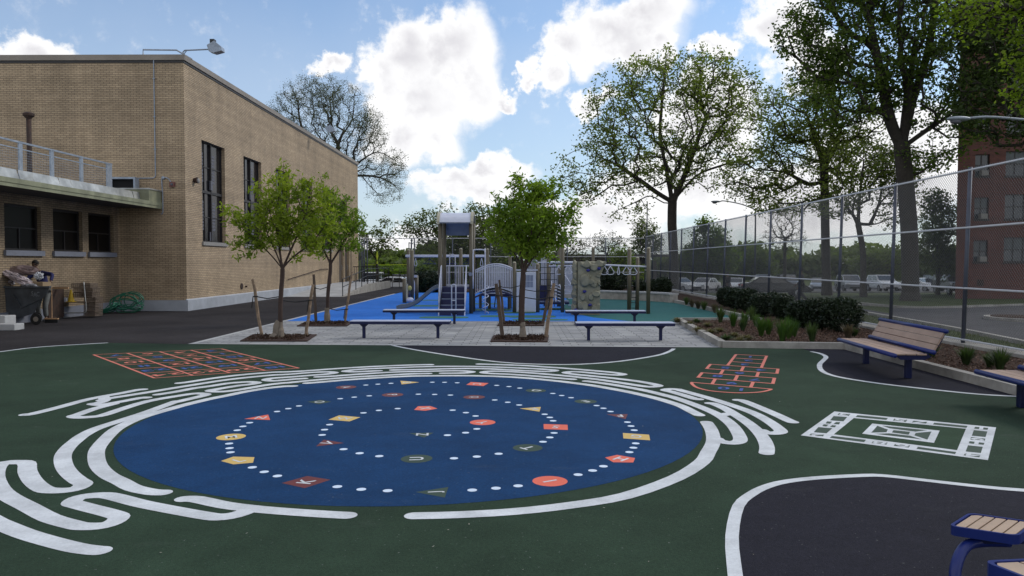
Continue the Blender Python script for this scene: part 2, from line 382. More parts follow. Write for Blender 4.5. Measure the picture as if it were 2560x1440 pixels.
# ------------------------------------------------------------ materials of the place
m_court = M('court_green', (.028, .050, .031), .9, .14, 2.0, bump=.35, bscale=160, grime=.2, gscale=.6, spec=.12, grain=.28, smudge=.12)
m_court2 = M('court_green_light', (.034, .062, .036), .9, .1, 3.0, bump=.3, bscale=160, grime=.15, spec=.12, grain=.25, smudge=.1)
m_blue_c = M('court_blue', (.009, .044, .125), .85, .1, 3.0, bump=.3, bscale=160, grime=.18, spec=.12, grain=.25, smudge=.09)
m_dark = M('court_asphalt', (.019, .0185, .027), .9, .12, 8.0, bump=.4, bscale=160, grime=.15, spec=.12, grain=.35, smudge=.08)
m_asph = M('yard_asphalt', (.040, .036, .038), .9, .22, 14.0, bump=.6, bscale=120, grime=.35, gscale=.35, spec=.12, grain=.4, smudge=.12)
m_white = M('line_white', (.60, .62, .64), .7, .05, 9.0, grime=.2, gscale=3.0, grain=.12)
m_orange = M('line_orange', (.62, .17, .12), .65, .12, 20.0)
m_orange2 = M('tile_orange', (.72, .13, .07), .6, .05)
m_yel = M('tile_yellow', (.62, .42, .12), .6, .06)
m_dred = M('tile_dark_red', (.13, .018, .015), .6, .08)
m_dgreen = M('tile_dark_green', (.02, .045, .025), .65, .1)
m_numb = M('number_blue', (.035, .08, .32), .7, .25, 30.0)
m_rub_b = M('play_rubber_blue', (.03, .17, .60), .8, .06, 6.0, bump=.2, bscale=200, grime=.1, spec=.12)
m_rub_t = M('play_rubber_teal', (.035, .13, .125), .8, .08, 6.0, bump=.2, bscale=200, grime=.1, spec=.12)
m_rub_g = M('play_rubber_green', (.06, .17, .12), .8, .08, 6.0, grime=.1, spec=.12)
m_conc = M('concrete', (.33, .31, .28), .85, .12, 6.0, bump=.25, bscale=90, grime=.25, gscale=1.5)
m_conc_l = M('concrete_light', (.42, .42, .42), .8, .08, 6.0, grime=.2, gscale=1.2)
m_mulch = M('mulch', (.022, .013, .010), .95, .5, 40.0, col2=(.085, .052, .036), bump=1.0, bscale=70, detail=8, spec=.12)
m_grass = M('lawn', (.035, .055, .015), .95, .5, 5.0, col2=(.085, .10, .035), bump=.8, bscale=60, grime=.3, spec=.12)
m_path = M('path_asphalt', (.075, .073, .078), .85, .12, 5.0, bump=.3, bscale=90, grime=.2, spec=.12)
def paver_mat():
    m = bpy.data.materials.new('paver'); m.use_nodes = True; nt = m.node_tree; N = nt.nodes; L = nt.links
    b = N['Principled BSDF']; b.inputs['Roughness'].default_value = .8
    geo = N.new('ShaderNodeNewGeometry')
    br = N.new('ShaderNodeTexBrick'); L.new(geo.outputs['Position'], br.inputs['Vector']); br.inputs['Scale'].default_value = 1
    br.inputs['Brick Width'].default_value = .32; br.inputs['Row Height'].default_value = .21; br.inputs['Mortar Size'].default_value = .011
    br.inputs['Color1'].default_value = (.34, .34, .34, 1); br.inputs['Color2'].default_value = (.24, .24, .25, 1); br.inputs['Mortar'].default_value = (.10, .10, .10, 1)
    br.inputs['Mortar Smooth'].default_value = .2
    br.squash = 1.4; br.squash_frequency = 2
    n = N.new('ShaderNodeTexNoise'); n.inputs['Scale'].default_value = 1.3; n.inputs['Detail'].default_value = 6; L.new(geo.outputs['Position'], n.inputs['Vector'])
    r = N.new('ShaderNodeMapRange'); L.new(n.outputs['Fac'], r.inputs[0]); r.inputs[1].default_value = .3; r.inputs[2].default_value = .7; r.inputs[3].default_value = .8; r.inputs[4].default_value = 1.15
    sc = N.new('ShaderNodeVectorMath'); sc.operation = 'SCALE'; L.new(br.outputs['Color'], sc.inputs[0]); L.new(r.outputs[0], sc.inputs['Scale'])
    L.new(sc.outputs[0], b.inputs['Base Color'])
    bp = N.new('ShaderNodeBump'); bp.inputs['Strength'].default_value = .6; bp.inputs['Distance'].default_value = .01; bp.invert = True
    L.new(br.outputs['Fac'], bp.inputs['Height']); L.new(bp.outputs[0], b.inputs['Normal'])
    return m
m_paver = paver_mat()
def struct(name, mb, mat, smooth=False):
    o = mb.build(name, mat, smooth=smooth); o['kind'] = 'structure'; return o
# ------------------------------------------------------------ terrain round the yard, falling gently away from it
def ground():
    mb = MB()
    ys = [-40, 0, 20, 33] + [33 + 45*i/8 for i in range(1, 9)] + [110, 200, 500, 1600]
    xs = [-900, -200, -60, -16, 0, 9, 20, 40, 80, 200, 900]
    for y in ys:
        for x in xs: mb.v.append((x, y, terrain(y) - .12))
    nx = len(xs)
    for j in range(len(ys)-1):
        for i in range(nx-1): mb.f.append((j*nx+i, j*nx+i+1, (j+1)*nx+i+1, (j+1)*nx+i))
    struct('ground', mb, m_grass)
    # yard slab carrying court and playground, with its retaining edge
    mb = MB().poly([(-60, -12), (9.42, -12), (9.42, 56), (-60, 56)], -1.3, 0.0)
    struct('yard', mb, m_asph)
ground()
def sheet_on_terrain(name, pts, mat, dz):
    # polygon strips given as (x,y) left/right pairs from near to far
    mb = MB(); prev = None
    for l, r in pts:
        a = (l[0], l[1], terrain(l[1]) - .12 + dz); b = (r[0], r[1], terrain(r[1]) - .12 + dz)
        mb.v.extend([a, b])
    for i in range(len(pts)-1): mb.f.append((2*i, 2*i+1, 2*i+3, 2*i+2))
    return struct(name, mb, mat)
# the path beyond the fence and the car park
kn = [G(a, b) for a, b in [(2760, 890), (2560, 849), (2372, 813), (2144, 774), (1960, 744)]]
kf = [G(a, b) for a, b in [(2760, 752), (2560, 757), (2307, 765), (2144, 754), (1960, 737)]]
mb = MB()
for a, b in zip(kn, kf):
    mb.v.append((a[0], a[1], terrain(a[1]) - .10)); mb.v.append((b[0], b[1], terrain(b[1]) - .10))
for i in range(4): mb.f.append((2*i, 2*i+2, 2*i+3, 2*i+1))
struct('path', mb, m_path)
for line in (kn, kf):
    mb = MB(); pts = smooth(line)
    for i in range(len(pts)-1):
        d = norm2(pts[i], pts[i+1]); q = .07; a, b = pts[i], pts[i+1]
        mb.poly([(a[0]-d[1]*q, a[1]+d[0]*q), (a[0]+d[1]*q, a[1]-d[0]*q), (b[0]+d[1]*q, b[1]-d[0]*q), (b[0]-d[1]*q, b[1]+d[0]*q)], terrain(a[1]) - .3, terrain(a[1]) - .02)
    struct('path_kerb', mb, m_conc)
sheet_on_terrain('car_park', [((-30, 56.6), (9.6, 56.6)), ((-60, 62), (9.6, 62)), ((-80, 70), (9.6, 70))], m_path, .01)
sheet_on_terrain('car_park', [((-110, 70.01), (80, 70.01)), ((-110, 73), (85, 73)), ((-120, 78), (90, 78)), ((-140, 98), (110, 98))], m_path, .012)
mb = MB().box(9.7, 85, 69.7, 69.9, terrain(70) - .3, terrain(70) + .05); struct('car_park_kerb', mb, m_conc_l)
# island kerb in the path at the far right
mb = MB(); c = G(2545, 792); pts = [(c[0] + .95*math.cos(a), c[1] + 1.1*math.sin(a)) for a in [i*math.pi/8 for i in range(16)]]
mb.poly(pts, -.2, .0); struct('path_island', mb, m_conc)
mb = MB(); pts = [(c[0] + .75*math.cos(a), c[1] + .9*math.sin(a)) for a in [i*math.pi/8 for i in range(16)]]
mb.poly(pts, -.1, .02); struct('path_island_soil', mb, m_mulch)
# ------------------------------------------------------------ court sheets
edge_tl = [G(-500, 960), G(-200, 905), G(0, 880), G(100, 868), G(270, 857.5)]
poly = smooth(edge_tl) + [G(480, 861), G(1800, 869.5), (6.75, 15.75), (6.75, -8), (-24, -8), (-24, 9)]
struct('court', MB().poly(poly, .004), m_court)
struct('court_line', MB().ribbon(edge_tl, .09, .0055, round_=False), m_white)
L_top = [(975, 862), (1000, 868), (1060, 879), (1150, 893), (1250, 906), (1350, 911.5), (1450, 911.5), (1550, 904), (1640, 890), (1672, 880), (1684, 873)]
lt = [G(a, b) for a, b in L_top]
struct('court_dark_patch', MB().poly(smooth(lt) + [G(1690, 869.0)], .0052), m_dark)
struct('court_line', MB().ribbon(lt, .085, .0065), m_white)
L_ben = [(2030, 880), (2052, 885), (2065, 893), (2058, 902), (2049, 912), (2052, 925), (2070, 936), (2110, 946), (2200, 960), (2330, 975), (2450, 987), (2540, 992)]
lb = [G(a, b) for a, b in L_ben]
struct('court_dark_patch', MB().poly(smooth(lb) + [(6.72, 9.9), (6.72, 15.7), (5.9, 15.7)], .0052), m_dark)
struct('court_line', MB().ribbon(lb, .085, .0065), m_white)
L_near = [(1852, 1560), (1838, 1440), (1830, 1343), (1846, 1267), (1880, 1236), (1917, 1218), (1963, 1206), (2039, 1197), (2146, 1191), (2207, 1191), (2298, 1201), (2420, 1215), (2560, 1228), (2800, 1240)]
ln_ = [G(a, b) for a, b in L_near]
struct('court_dark_patch', MB().poly(smooth(ln_) + [(6.7, 5.0), (6.7, 1.4)], .0052), m_dark)
struct('court_line', MB().ribbon(ln_, .085, .0065), m_white)
# pavers and play surface
XL = -7.2
struct('paver_area', MB().poly([(XL, 16.35), G(1800, 868), G(1692, 806.5), (XL, 22.75)], .006), m_paver)
struct('paver_border', MB().poly([(XL-.14, 16.3), (XL, 16.3), (XL, 43), (XL-.14, 43)], .009), m_conc_l)
struct('paver_border', MB().poly([(XL, 22.62), (4.6, 22.62), (4.6, 22.74), (XL, 22.74)], .010), m_conc_l)
struct('paver_border', MB().poly([(XL, 16.3), G(1800, 869.5), G(1800, 868), (XL, 16.38)], .010), m_conc_l)
struct('play_surface', MB().poly([(XL, 22.74), (3.4, 22.74), (2.4, 24.4), (1.9, 26.5), (1.7, 30), (2.2, 34), (2.6, 45), (XL, 45)], .007), m_rub_b)
struct('play_surface', MB().poly([(3.4, 22.74), (7.15, 22.74), (7.0, 34), (4.2, 38), (2.6, 45), (2.2, 34), (1.7, 30), (1.9, 26.5), (2.4, 24.4)], .007), m_rub_t)
rg = random.Random(4)
mb = MB()
for (a, b, w, z_) in [(1110, 794, 62, .9), (1050, 765, 60, 1.1), (1075, 751, 30, .8), (1240, 791, 40, .8), (1350, 800, 70, .7), (1290, 782, 50, .8), (1230, 775, 50, 1.0), (1330, 792, 60, 1.1), (1385, 773, 40, 1.3), (1210, 760, 40, .8)]:
    c = G(a, b); hw = w * c[1] / F_PX / 1.0
    pts = [(c[0] + hw*math.copysign(abs(math.cos(t))**.5, math.cos(t)), c[1] + z_*.5*math.copysign(abs(math.sin(t))**.6, math.sin(t))) for t in [i*math.pi/12 for i in range(24)]]
    mb.poly(pts, .0095 + .0004*len(mb.f))
struct('play_surface_green_wave', mb, m_rub_g)
# concrete kerbs of the planting beds
def kerb(pts, h=.14, w=.15, name='planter_kerb', mat=None):
    mb = MB(); 
    for i in range(len(pts)-1):
        a, b = pts[i], pts[i+1]; d = norm2(a, b); q = w/2
        e = .0 if i else 0
        mb.poly([(a[0]-d[1]*q, a[1]+d[0]*q), (a[0]+d[1]*q, a[1]-d[0]*q), (b[0]+d[1]*q, b[1]-d[0]*q), (b[0]-d[1]*q, b[1]+d[0]*q)], -.05, h - .003*i)
    return struct(name, mb, mat or m_conc)
kerb([(4.78, 22.45), (4.3, 15.8), (6.86, 15.5)])
kerb([(6.8, 15.5), (6.78, 9.0), (6.78, -2)])
kerb([(4.78, 22.5), (7.25, 22.5), (7.0, 33.6)])
struct('planting_bed', MB().poly([(4.85, 22.4), (4.38, 15.9), (6.88, 15.6), (6.86, -2), (9.1, -2), (9.1, 54.8), (6.0, 54.8), (6.9, 36), (7.1, 33.5), (7.3, 22.55)], .07), m_mulch)
struct('planting_bed', MB().poly([(-7.0, 45.1), (2.2, 45.1), (2.2, 38.5), (5, 37.2), (6.8, 35), (5.9, 54.8), (-7.0, 54.8)], .05), m_mulch)
struct('fence_footing', MB().box(9.1, 9.5, -2, 56, -1.3, .13), m_conc)
# concrete seat wall curving round the back of the play area
mb = MB(); wp = smooth([(1.2, 38.3), (2.6, 38.0), (3.92, 37.2), (5.4, 36.0), (6.5, 34.6), (6.95, 33.6)])
for i in range(len(wp)-1):
    a, b = wp[i], wp[i+1]; d0 = norm2(wp[max(0, i-1)], b); d1 = norm2(a, wp[min(len(wp)-1, i+2)])
    mb.poly([(a[0]-d0[1]*.2, a[1]+d0[0]*.2), (a[0]+d0[1]*.2, a[1]-d0[0]*.2), (b[0]+d1[1]*.2, b[1]-d1[0]*.2), (b[0]-d1[1]*.2, b[1]+d1[0]*.2)], 0, .36)
w = mb.build('seat_wall', m_conc); tag(w, 'low curved concrete seat wall behind the ring bars', 'wall')
mb = MB()
for i in range(len(wp)-1):
    a, b = wp[i], wp[i+1]; d0 = norm2(wp[max(0, i-1)], b); d1 = norm2(a, wp[min(len(wp)-1, i+2)])
    mb.poly([(a[0]-d0[1]*.25, a[1]+d0[0]*.25), (a[0]+d0[1]*.25, a[1]-d0[0]*.25), (b[0]+d1[1]*.25, b[1]-d1[0]*.25), (b[0]-d1[1]*.25, b[1]+d1[0]*.25)], .36, .43)
mb.build('coping', m_conc_l, w)

# ------------------------------------------------------------ painted games
def gp(pts): return [G(a, b) for a, b in pts]
def A_(p): return Cr(0, 860, 3.2, p)
def B_(p): return Cr(0, 1120, 2.8444, p)
def C_(p): return Cr(700, 900, 3.657, p)
def D_(p): return Cr(1300, 900, 3.657, p)
def E_(p): return Cr(520, 1000, 3.5556, p)
def Fc(p): return Cr(1000, 1000, 3.5556, p)
def M1(p): return Cr(1680, 960, 7.2, p)
def M2(p): return Cr(1360, 900, 7.111, p)
def M3(p): return Cr(1040, 900, 7.111, p)
def M4(p): return Cr(720, 900, 7.111, p)
def M5(p): return Cr(400, 910, 7.111, p)
def M6(p): return Cr(40, 950, 6.4, p)
def M7(p): return Cr(0, 1120, 4.8, p)
ccx, ccy, crr = -1.138, 8.57, 3.16
circ = thing('alphabet_circle', 'big blue painted circle with white dots and a spiral of letters on coloured tiles', 'court marking', (ccx, ccy, 0))
MB().poly([(ccx + crr*math.cos(i*math.pi/48), ccy + crr*math.sin(i*math.pi/48)) for i in range(96)], .0055).build('blue_disc', m_blue_c, circ)
strokes = [
 M5([(2370,400),(2200,405),(1900,437),(1500,502),(1230,560),(900,625),(500,720),(200,800)]) + M6([(2560,445),(2200,545),(1900,645),(1650,765),(1500,880)]) + M7([(1180,0),(1155,110),(1190,230),(1300,335),(1450,410)]) + B_([(950,290),(1080,318),(1160,322)]),
 M6([(2560,350),(2100,520),(1700,650),(1300,780),(1080,890)]) + M7([(910,-80),(820,0),(755,100),(770,220),(840,320),(940,400),(1000,440),(930,490),(800,515),(640,520),(520,500),(400,410),(330,290),(320,190),(200,178),(60,185),(-30,240),(-60,360),(0,500),(120,600),(350,720),(600,850),(880,930),(1000,950),(1200,945),(1350,905),(1430,840),(1350,800),(1100,735),(930,690),(860,665),(920,615),(1050,585),(1250,575),(1400,600)]) + B_([(1000,400),(1200,440),(1450,485),(1560,497),(1680,480),(1790,440)]),
 M7([(-400,700),(-100,870),(0,920),(300,1040),(600,1130),(900,1205),(1100,1235),(1200,1243)]),
 B_([(1310,368),(1400,370),(1600,412),(1800,437),(2000,455),(2300,476),(2470,485)]),
 Fc([(125,1037),(500,1028),(1000,1000),(1500,945),(2000,860),(2450,700)]) + M1([(530,1420),(650,1240),(735,1080),(740,950),(700,820),(620,700)]),
 M6([(150,562),(250,552),(700,440),(1100,330),(1400,268),(1700,215),(1950,165),(2030,158)]),
 M6([(1370,330),(1500,300),(2000,222),(2560,130)]) + M5([(700,362),(1100,300),(1500,252),(2000,205)]) + M4([(0,262),(400,230),(700,218),(830,232),(700,256),(400,280),(0,312)]) + M5([(2050,256),(1930,270),(1885,290),(1970,306),(2100,303),(2350,280)]) + M4([(150,345),(280,337)]),
 M6([(2270,240),(2560,195)]) + M5([(600,440),(900,400),(1200,352),(1400,335),(1600,325),(1730,342),(1600,370),(1400,392),(1150,432),(1000,458),(885,480),(1000,500),(1200,492),(1500,450),(1900,380),(2200,345)]) + M4([(0,412),(400,372),(800,338),(1200,308),(1640,285),(2100,258),(2490,248)]),
 M6([(1390,400),(1500,385),(1700,350),(2000,294),(2090,290)]),
 M6([(1230,388),(1330,372),(1420,330),(1400,280)]),
 M6([(1230,392),(1330,405),(1480,410)]),
 M6([(1560,390),(1250,470),(1000,560),(910,588),(1000,607),(1200,600),(1400,570),(1700,470),(2100,350),(2560,268)]) + M5([(600,535),(740,535),(820,553),(700,590),(500,635),(284,685)]),
 M5([(345,348),(500,330),(900,268),(1400,205),(2000,155)]) + M4([(0,218),(400,195),(800,165),(1200,140),(1700,115),(2200,96),(2530,90)]),
 M4([(530,308),(800,295),(1200,264),(1600,238),(2000,218)]) + M3([(0,212),(320,206),(600,200),(850,202),(990,218),(900,236),(700,242),(480,243)]),
 M4([(340,420),(600,400),(1000,365),(1400,337),(1700,318),(2000,302)]) + M3([(0,293),(500,287),(1000,288),(1500,302),(2000,332)]) + M2([(284,388),(400,402),(800,453),(1200,520),(1600,598),(2000,692),(2300,780)]) + M1([(200,422),(350,500),(490,570)]),
 M4([(1610,200),(1500,204),(1300,214),(1120,218),(1015,208),(1080,194),(1200,180),(1500,160),(2000,142)]) + M3([(0,130),(500,121),(1000,123),(1500,136),(2000,157),(2380,180),(2475,195),(2350,212),(2100,205),(1700,186),(1300,166),(900,159),(500,165),(300,172)]) + M4([(2300,178),(1870,186)]),
 M3([(1125,80),(1500,90),(2000,110)]) + M2([(0,130),(300,150),(700,182),(1100,217),(1300,240),(1410,262),(1300,276),(1000,255),(700,225),(500,216),(385,232),(500,258),(800,288),(1200,330),(1600,378),(1900,428),(2040,465),(1950,482),(1800,480),(1400,420),(1000,360),(700,325),(400,292),(0,257)]) + M3([(2000,235),(1600,212),(1300,209),(1195,228),(1300,247),(1600,259),(2000,286)]) + M2([(0,308),(300,335),(510,352)]),
 M2([(755,385),(1000,415),(1400,478),(1800,552),(2200,650)]) + M1([(0,243),(300,345),(600,460),(800,550),(950,640),(1100,770),(1200,920),(1230,1020),(1160,1065),(1030,1072),(860,1040),(800,1000)]),
 M1([(480,285),(400,272),(200,210),(0,152)]) + M2([(2250,570),(2150,545),(2250,525),(2400,535)]) + M1([(100,108),(400,190),(800,305),(1200,435),(1500,550),(1750,690),(1900,800),(1960,870),(1850,898),(1700,890),(1610,850)]),
 M1([(680,358),(760,370),(950,450),(1150,570),(1350,700),(1520,840),(1650,1000),(1710,1150),(1700,1260)]),
 M1([(900,570),(1050,545),(1100,560)]),
 M1([(1180,300),(1280,315),(1600,445),(1900,575),(2080,660),(2170,698)]),
]
mb = MB()
for i, s_ in enumerate(strokes): mb.ribbon(gp(s_), .143, .0065 + .00012*i, rise=.0000008)
o = mb.build('painted_labyrinth', m_white); tag(o, 'white winding labyrinth lines painted round the blue circle', 'court marking')
blobs_ = [M4([(1700,300)])[0], M3([(320,188)])[0]]
dots = C_([(785,233),(895,225),(1015,217),(1392,207),(1505,208),(1620,212),(1982,236),(2093,247),(2192,261)]) + D_([(300,310),(382,329),(467,349),(700,421),(763,446),(828,476),(982,573),(1015,609),(1044,647),(1058,768),(1037,808),(1000,848),(763,978),(664,1017),(531,1055)]) \
 + Fc([(1050,770),(853,791),(642,808)]) + E_([(1597,813),(1363,801),(1150,777),(617,682),(500,645),(394,605),(200,471),(192,434),(188,393),(260,274),(310,240),(371,207),(614,107),(714,81),(809,57)]) \
 + C_([(550,358),(679,344),(816,332),(1265,317),(1414,319),(1558,325),(1963,370),(2082,391),(2187,416),(2420,501),(2467,530),(2497,561)]) + Fc([(1370,298),(1332,338),(1271,377),(877,484),(683,509),(480,524)]) \
 + E_([(1523,505),(1348,479),(1205,443),(1015,316),(1036,269),(1081,224),(1382,119),(1519,97),(1686,81)]) + Fc([(468,95),(586,117),(672,147),(683,262),(583,296),(422,318)])
m_dot = M('dot_white', (.62, .72, .86), .6, .05)
for d in dots:
    c = G(*d); MB().poly([(c[0] + .039*math.cos(i*math.pi/8), c[1] + .039*math.sin(i*math.pi/8)) for i in range(16)], .0068).build('dot', m_dot, circ)
tiles = [('A', m_dred, C_([(605,252)]), 'dark red round tile'), ('B', m_yel, C_([(1100,193),(1275,207),(1112,227)]), 'yellow triangular tile'), ('C', m_orange2, C_([(1745,205),(1908,215),(1860,242),(1703,231)]), 'orange square tile'),
 ('D', m_dgreen, D_([(145,283)]), 'dark green tile'), ('E', m_dgreen, D_([(600,383)]), 'dark green tile'), ('F', m_dred, D_([(790,500),(985,500),(965,545)]), 'dark red triangular tile'),
 ('G', m_yel, D_([(940,672),(1180,688),(1190,740),(945,722)]), 'yellow square tile'), ('H', m_orange2, D_([(778,898),(888,873),(1052,902),(1035,943),(852,941)]), 'orange five-sided tile'), ('I', m_orange2, Fc([(1333,727)]), 'orange round tile'),
 ('J', m_dgreen, E_([(1845,825),(2137,780),(2105,875)]), 'dark green triangular tile'), ('K', m_dred, E_([(655,745),(880,682),(1090,715),(860,790)]), 'dark red diamond tile'), ('L', m_yel, E_([(115,548),(225,509),(413,514),(400,563),(225,578)]), 'yellow five-sided tile'),
 ('M', m_yel, E_([(205,333)]), 'yellow round tile'), ('N', m_orange2, E_([(320,173),(535,134),(552,182)]), 'orange triangular tile'), ('O', m_dgreen, E_([(880,20),(1000,3),(1100,20),(985,42)]), 'dark green diamond tile'),
 ('P', m_dred, C_([(1030,322)]), 'dark red round tile'), ('Q', m_dred, C_([(1775,343)]), 'dark red round tile'), ('R', m_yel, C_([(2190,448),(2385,433),(2372,477)]), 'yellow triangular tile'), ('S', m_orange2, D_([(215,590),(435,597),(438,645),(218,637)]), 'orange square tile'),
 ('T', m_dgreen, Fc([(1135,430)]), 'dark green round tile'), ('U', m_dgreen, Fc([(148,527)]), 'dark green round tile'), ('V', m_dred, E_([(1030,357),(1210,388),(960,418)]), 'dark red triangular tile'), ('W', m_yel, E_([(1165,141),(1355,158),(1258,195),(1070,180)]), 'yellow diamond tile'),
 ('X', m_orange2, Fc([(125,92),(160,60),(270,58),(333,80),(225,100)]), 'orange five-sided tile'), ('Y', m_orange2, Fc([(735,203)]), 'orange round tile'), ('Z', m_dgreen, Fc([(80,300),(300,295),(215,340)]), 'dark green triangular tile')]
for k, (ch, mt, pts, lb_) in enumerate(tiles):
    g = gp(pts)
    if len(g) == 1:
        c = g[0]; ring = [(c[0] + .145*math.cos(i*math.pi/14), c[1] + .145*math.sin(i*math.pi/14)) for i in range(28)]
    else: ring = g; c = (sum(p[0] for p in g)/len(g), sum(p[1] for p in g)/len(g))
    t = MB().poly(ring, .0064).build('letter_tile', mt, circ); t['label'] = lb_ + ' with the letter ' + ch
    dx, dy = c[0]-ccx, c[1]-ccy + .1
    if ch in 'XYZ': dx, dy = c[0]-ccx, c[1]-9.0
    tx, ty = dy, -dx                                   # clockwise tangent is the letter's up direction
    ang = math.atan2(-tx, ty)
    MB().glyphs(ch, c, .13, ang, .0074, width=.95).build('letter', m_white, t)
# number grid
gc = Cr(220, 860, 4.7407, [(65,130),(1580,60),(2500,290),(790,408)]); g4 = gp(gc)
ng = thing('number_grid', 'orange number grid painted on the green court left of the labyrinth', 'court marking', (g4[3][0], g4[3][1], 0))
def bil(u, v):                                         # u across, v from far to near
    a, b, c, d = g4
    return tuple((a[i]*(1-u) + b[i]*u)*(1-v) + (d[i]*(1-u) + c[i]*u)*v for i in range(2))
mb = MB()
for i in range(5): mb.ribbon([bil(i/4, 0), bil(i/4, 1)], .042, .0062, rise=0, round_=False)
for j in range(7): mb.ribbon([bil(0, j/6), bil(1, j/6)], .036, .0068, rise=0, round_=False)
mb.build('grid_lines', m_orange, ng)
nums = [['7','8','10','11','23','24'], ['6','5','9','12','21','22'], ['4','2','14','13','19','20'], ['3','1','15','16','17','18']]
reds = {'8','10','24','6','12','22','4','2','14','20','16'}
va = norm2(bil(.5, 0), bil(.5, 1)); nang = math.atan2(-va[0], va[1])
for i in range(4):
    for j in range(6):
        n_ = nums[i][j]; MB().glyphs(n_, bil((i+.5)/4, (j+.5)/6), .22, nang, .0075, width=1.5).build('number', m_orange if n_ in reds else m_numb, ng)
# hopscotch
def HS(p): return Cr(1720, 880, 10.667, p)
hs = thing('hopscotch', 'orange hopscotch with blue numbers painted near the planting bed', 'court marking', (*gp(HS([(1200,1100)]))[0], 0))
mb = MB(); q = 0
for p in [[(1285,68),(1055,365)],[(2095,115),(1955,430)],[(1250,72),(2140,115)],[(1270,170),(2010,215)],[(1180,265),(1960,320)],[(570,332),(2440,465)],[(460,450),(2410,585)],[(600,335),(500,450)],[(1480,400),(1420,515)],[(2400,465),(2370,585)],
  [(940,485),(865,600)],[(1880,545),(1830,670)],[(340,560),(2350,710)],[(220,685),(2310,860)],[(380,560),(270,690)],[(1320,635),(1250,770)],[(2305,710),(2260,860)],[(730,725),(640,870)],[(1740,810),(1670,960)],[(70,820),(2250,1005)],
  [(90,830),(130,890),(260,970),(600,1050),(1100,1095),(1500,1105),(1900,1085),(2100,1050),(2220,1010)]]:
    mb.ribbon(gp(HS(p)), .05, .006 + .00015*q, rise=0.000002, round_=False); q += 1
mb.build('lines', m_orange, hs)
hv = norm2(*gp(HS([(1285,68),(640,960)]))); hang = math.atan2(-hv[0], hv[1])
for ch, p in [('1',(1660,140)),('2',(1610,240)),('3',(1510,345)),('5',(1000,430)),('4',(1950,492)),('6',(1370,578)),('8',(790,655)),('7',(1770,752)),('9',(1170,845)),('0',(950,980)),('1',(1420,1018))]:
    MB().glyphs(ch, gp(HS([p]))[0], .22, hang, .0095, width=1.15).build('number', m_numb, hs)
# white number board
def NB(p): return Cr(2000, 1020, 5.12, p)
nb_c = gp(NB([(1250,350)]))[0]
nb = thing('number_board', 'white framed rectangle with numbers painted on the green court at right', 'court marking', (*nb_c, 0))
MB().poly(gp(NB([(440,50),(2510,255),(2405,675),(10,357)])), .006).build('white_base', m_white, nb)
MB().poly(gp(NB([(690,135),(2125,272),(2010,548),(432,345)])), .0068).build('green_field', m_court2, nb)
MB().poly(gp(NB([(925,207),(1788,298),(1715,455),(795,337)])), .0076).build('centre_frame', m_white, nb)
mb = MB()
for p in [[(990,237),(1125,285),(1105,320),(912,325)],[(1195,292),(1410,315),(1390,352),(1178,323)],[(1480,330),(1683,310),(1630,415),(1465,360)],[(1050,235),(1630,293),(1480,312),(1150,270)],[(950,340),(1140,333),(1410,365),(1560,412)]]:
    mb.poly(gp(NB(p)), .0084)
for p in [[(735,98),(1125,135),(1105,160),(710,122)],[(1718,195),(2145,237),(2130,262),(1700,218)],[(410,365),(845,415),(820,445),(380,390)],[(1510,505),(2000,572),(1985,598),(1490,530)],
  [(430,110),(605,122),(555,178),(385,165)],[(235,252),(415,267),(340,332),(175,318)],[(2225,290),(2398,308),(2375,380),(2198,362)],[(2150,485),(2340,505),(2315,585),(2120,565)]]:
    mb.poly(gp(NB(p)), .0068)
boxes = [('3',[(500,72),(645,82),(625,108),(480,95)],0),('1',[(345,178),(515,190),(500,218),(330,205)],1),('1',[(305,215),(465,232),(445,255),(285,240)],1),('2',[(140,335),(310,350),(290,372),(120,355)],0),
  ('5',[(1205,145),(1372,158),(1355,185),(1190,168)],0),('7',[(1455,170),(1628,185),(1610,208),(1430,192)],0),('8',[(935,432),(1120,450),(1105,478),(915,458)],0),('6',[(1215,470),(1410,488),(1390,515),(1200,492)],0),
  ('1',[(2240,248),(2410,262),(2400,287),(2230,272)],0),('9',[(2190,380),(2372,400),(2365,430),(2180,412)],1),('1',[(2170,432),(2360,455),(2350,480),(2160,460)],1),('4',[(2110,587),(2310,610),(2295,640),(2095,615)],0)]
for ch, p, r_ in boxes: mb.poly(gp(NB(p)), .0068)
mb.build('dark_cells', m_dgreen, nb)
bx = norm2(*gp(NB([(440,50),(10,357)]))); bang = math.atan2(-bx[0], bx[1])
for ch, p, r_ in boxes:
    g = gp(NB(p)); c = (sum(a[0] for a in g)/4, sum(a[1] for a in g)/4)
    MB().glyphs(ch, c, .13 if not r_ else .13, bang + (0 if r_ == 0 else 0), .0076, width=1.5).build('number', m_white, nb)

# tiny windblown scraps and leaf bits on the court
def litter():
    r = random.Random(77); mb = MB()
    for i in range(130):
        y = 3.5 + 19*r.random()**1.2; x = r.uniform(-.75, .62)*y
        if x > 6.6: continue
        a = r.uniform(0, 6.28); q = r.uniform(.004, .012); c, s_ = math.cos(a)*q, math.sin(a)*q; z = .0125
        mb.add([(x-c, y-s_, z), (x+s_*.6, y-c*.6, z+.002), (x+c, y+s_, z+.004), (x-s_*.5, y+c*.5, z+.001)], [(0, 1, 2, 3)])
    o = mb.build('litter', M('litter_scraps', (.10, .09, .06), .9, 0, 1.5, col2=(.42, .41, .36))); o['kind'] = 'stuff'
litter()
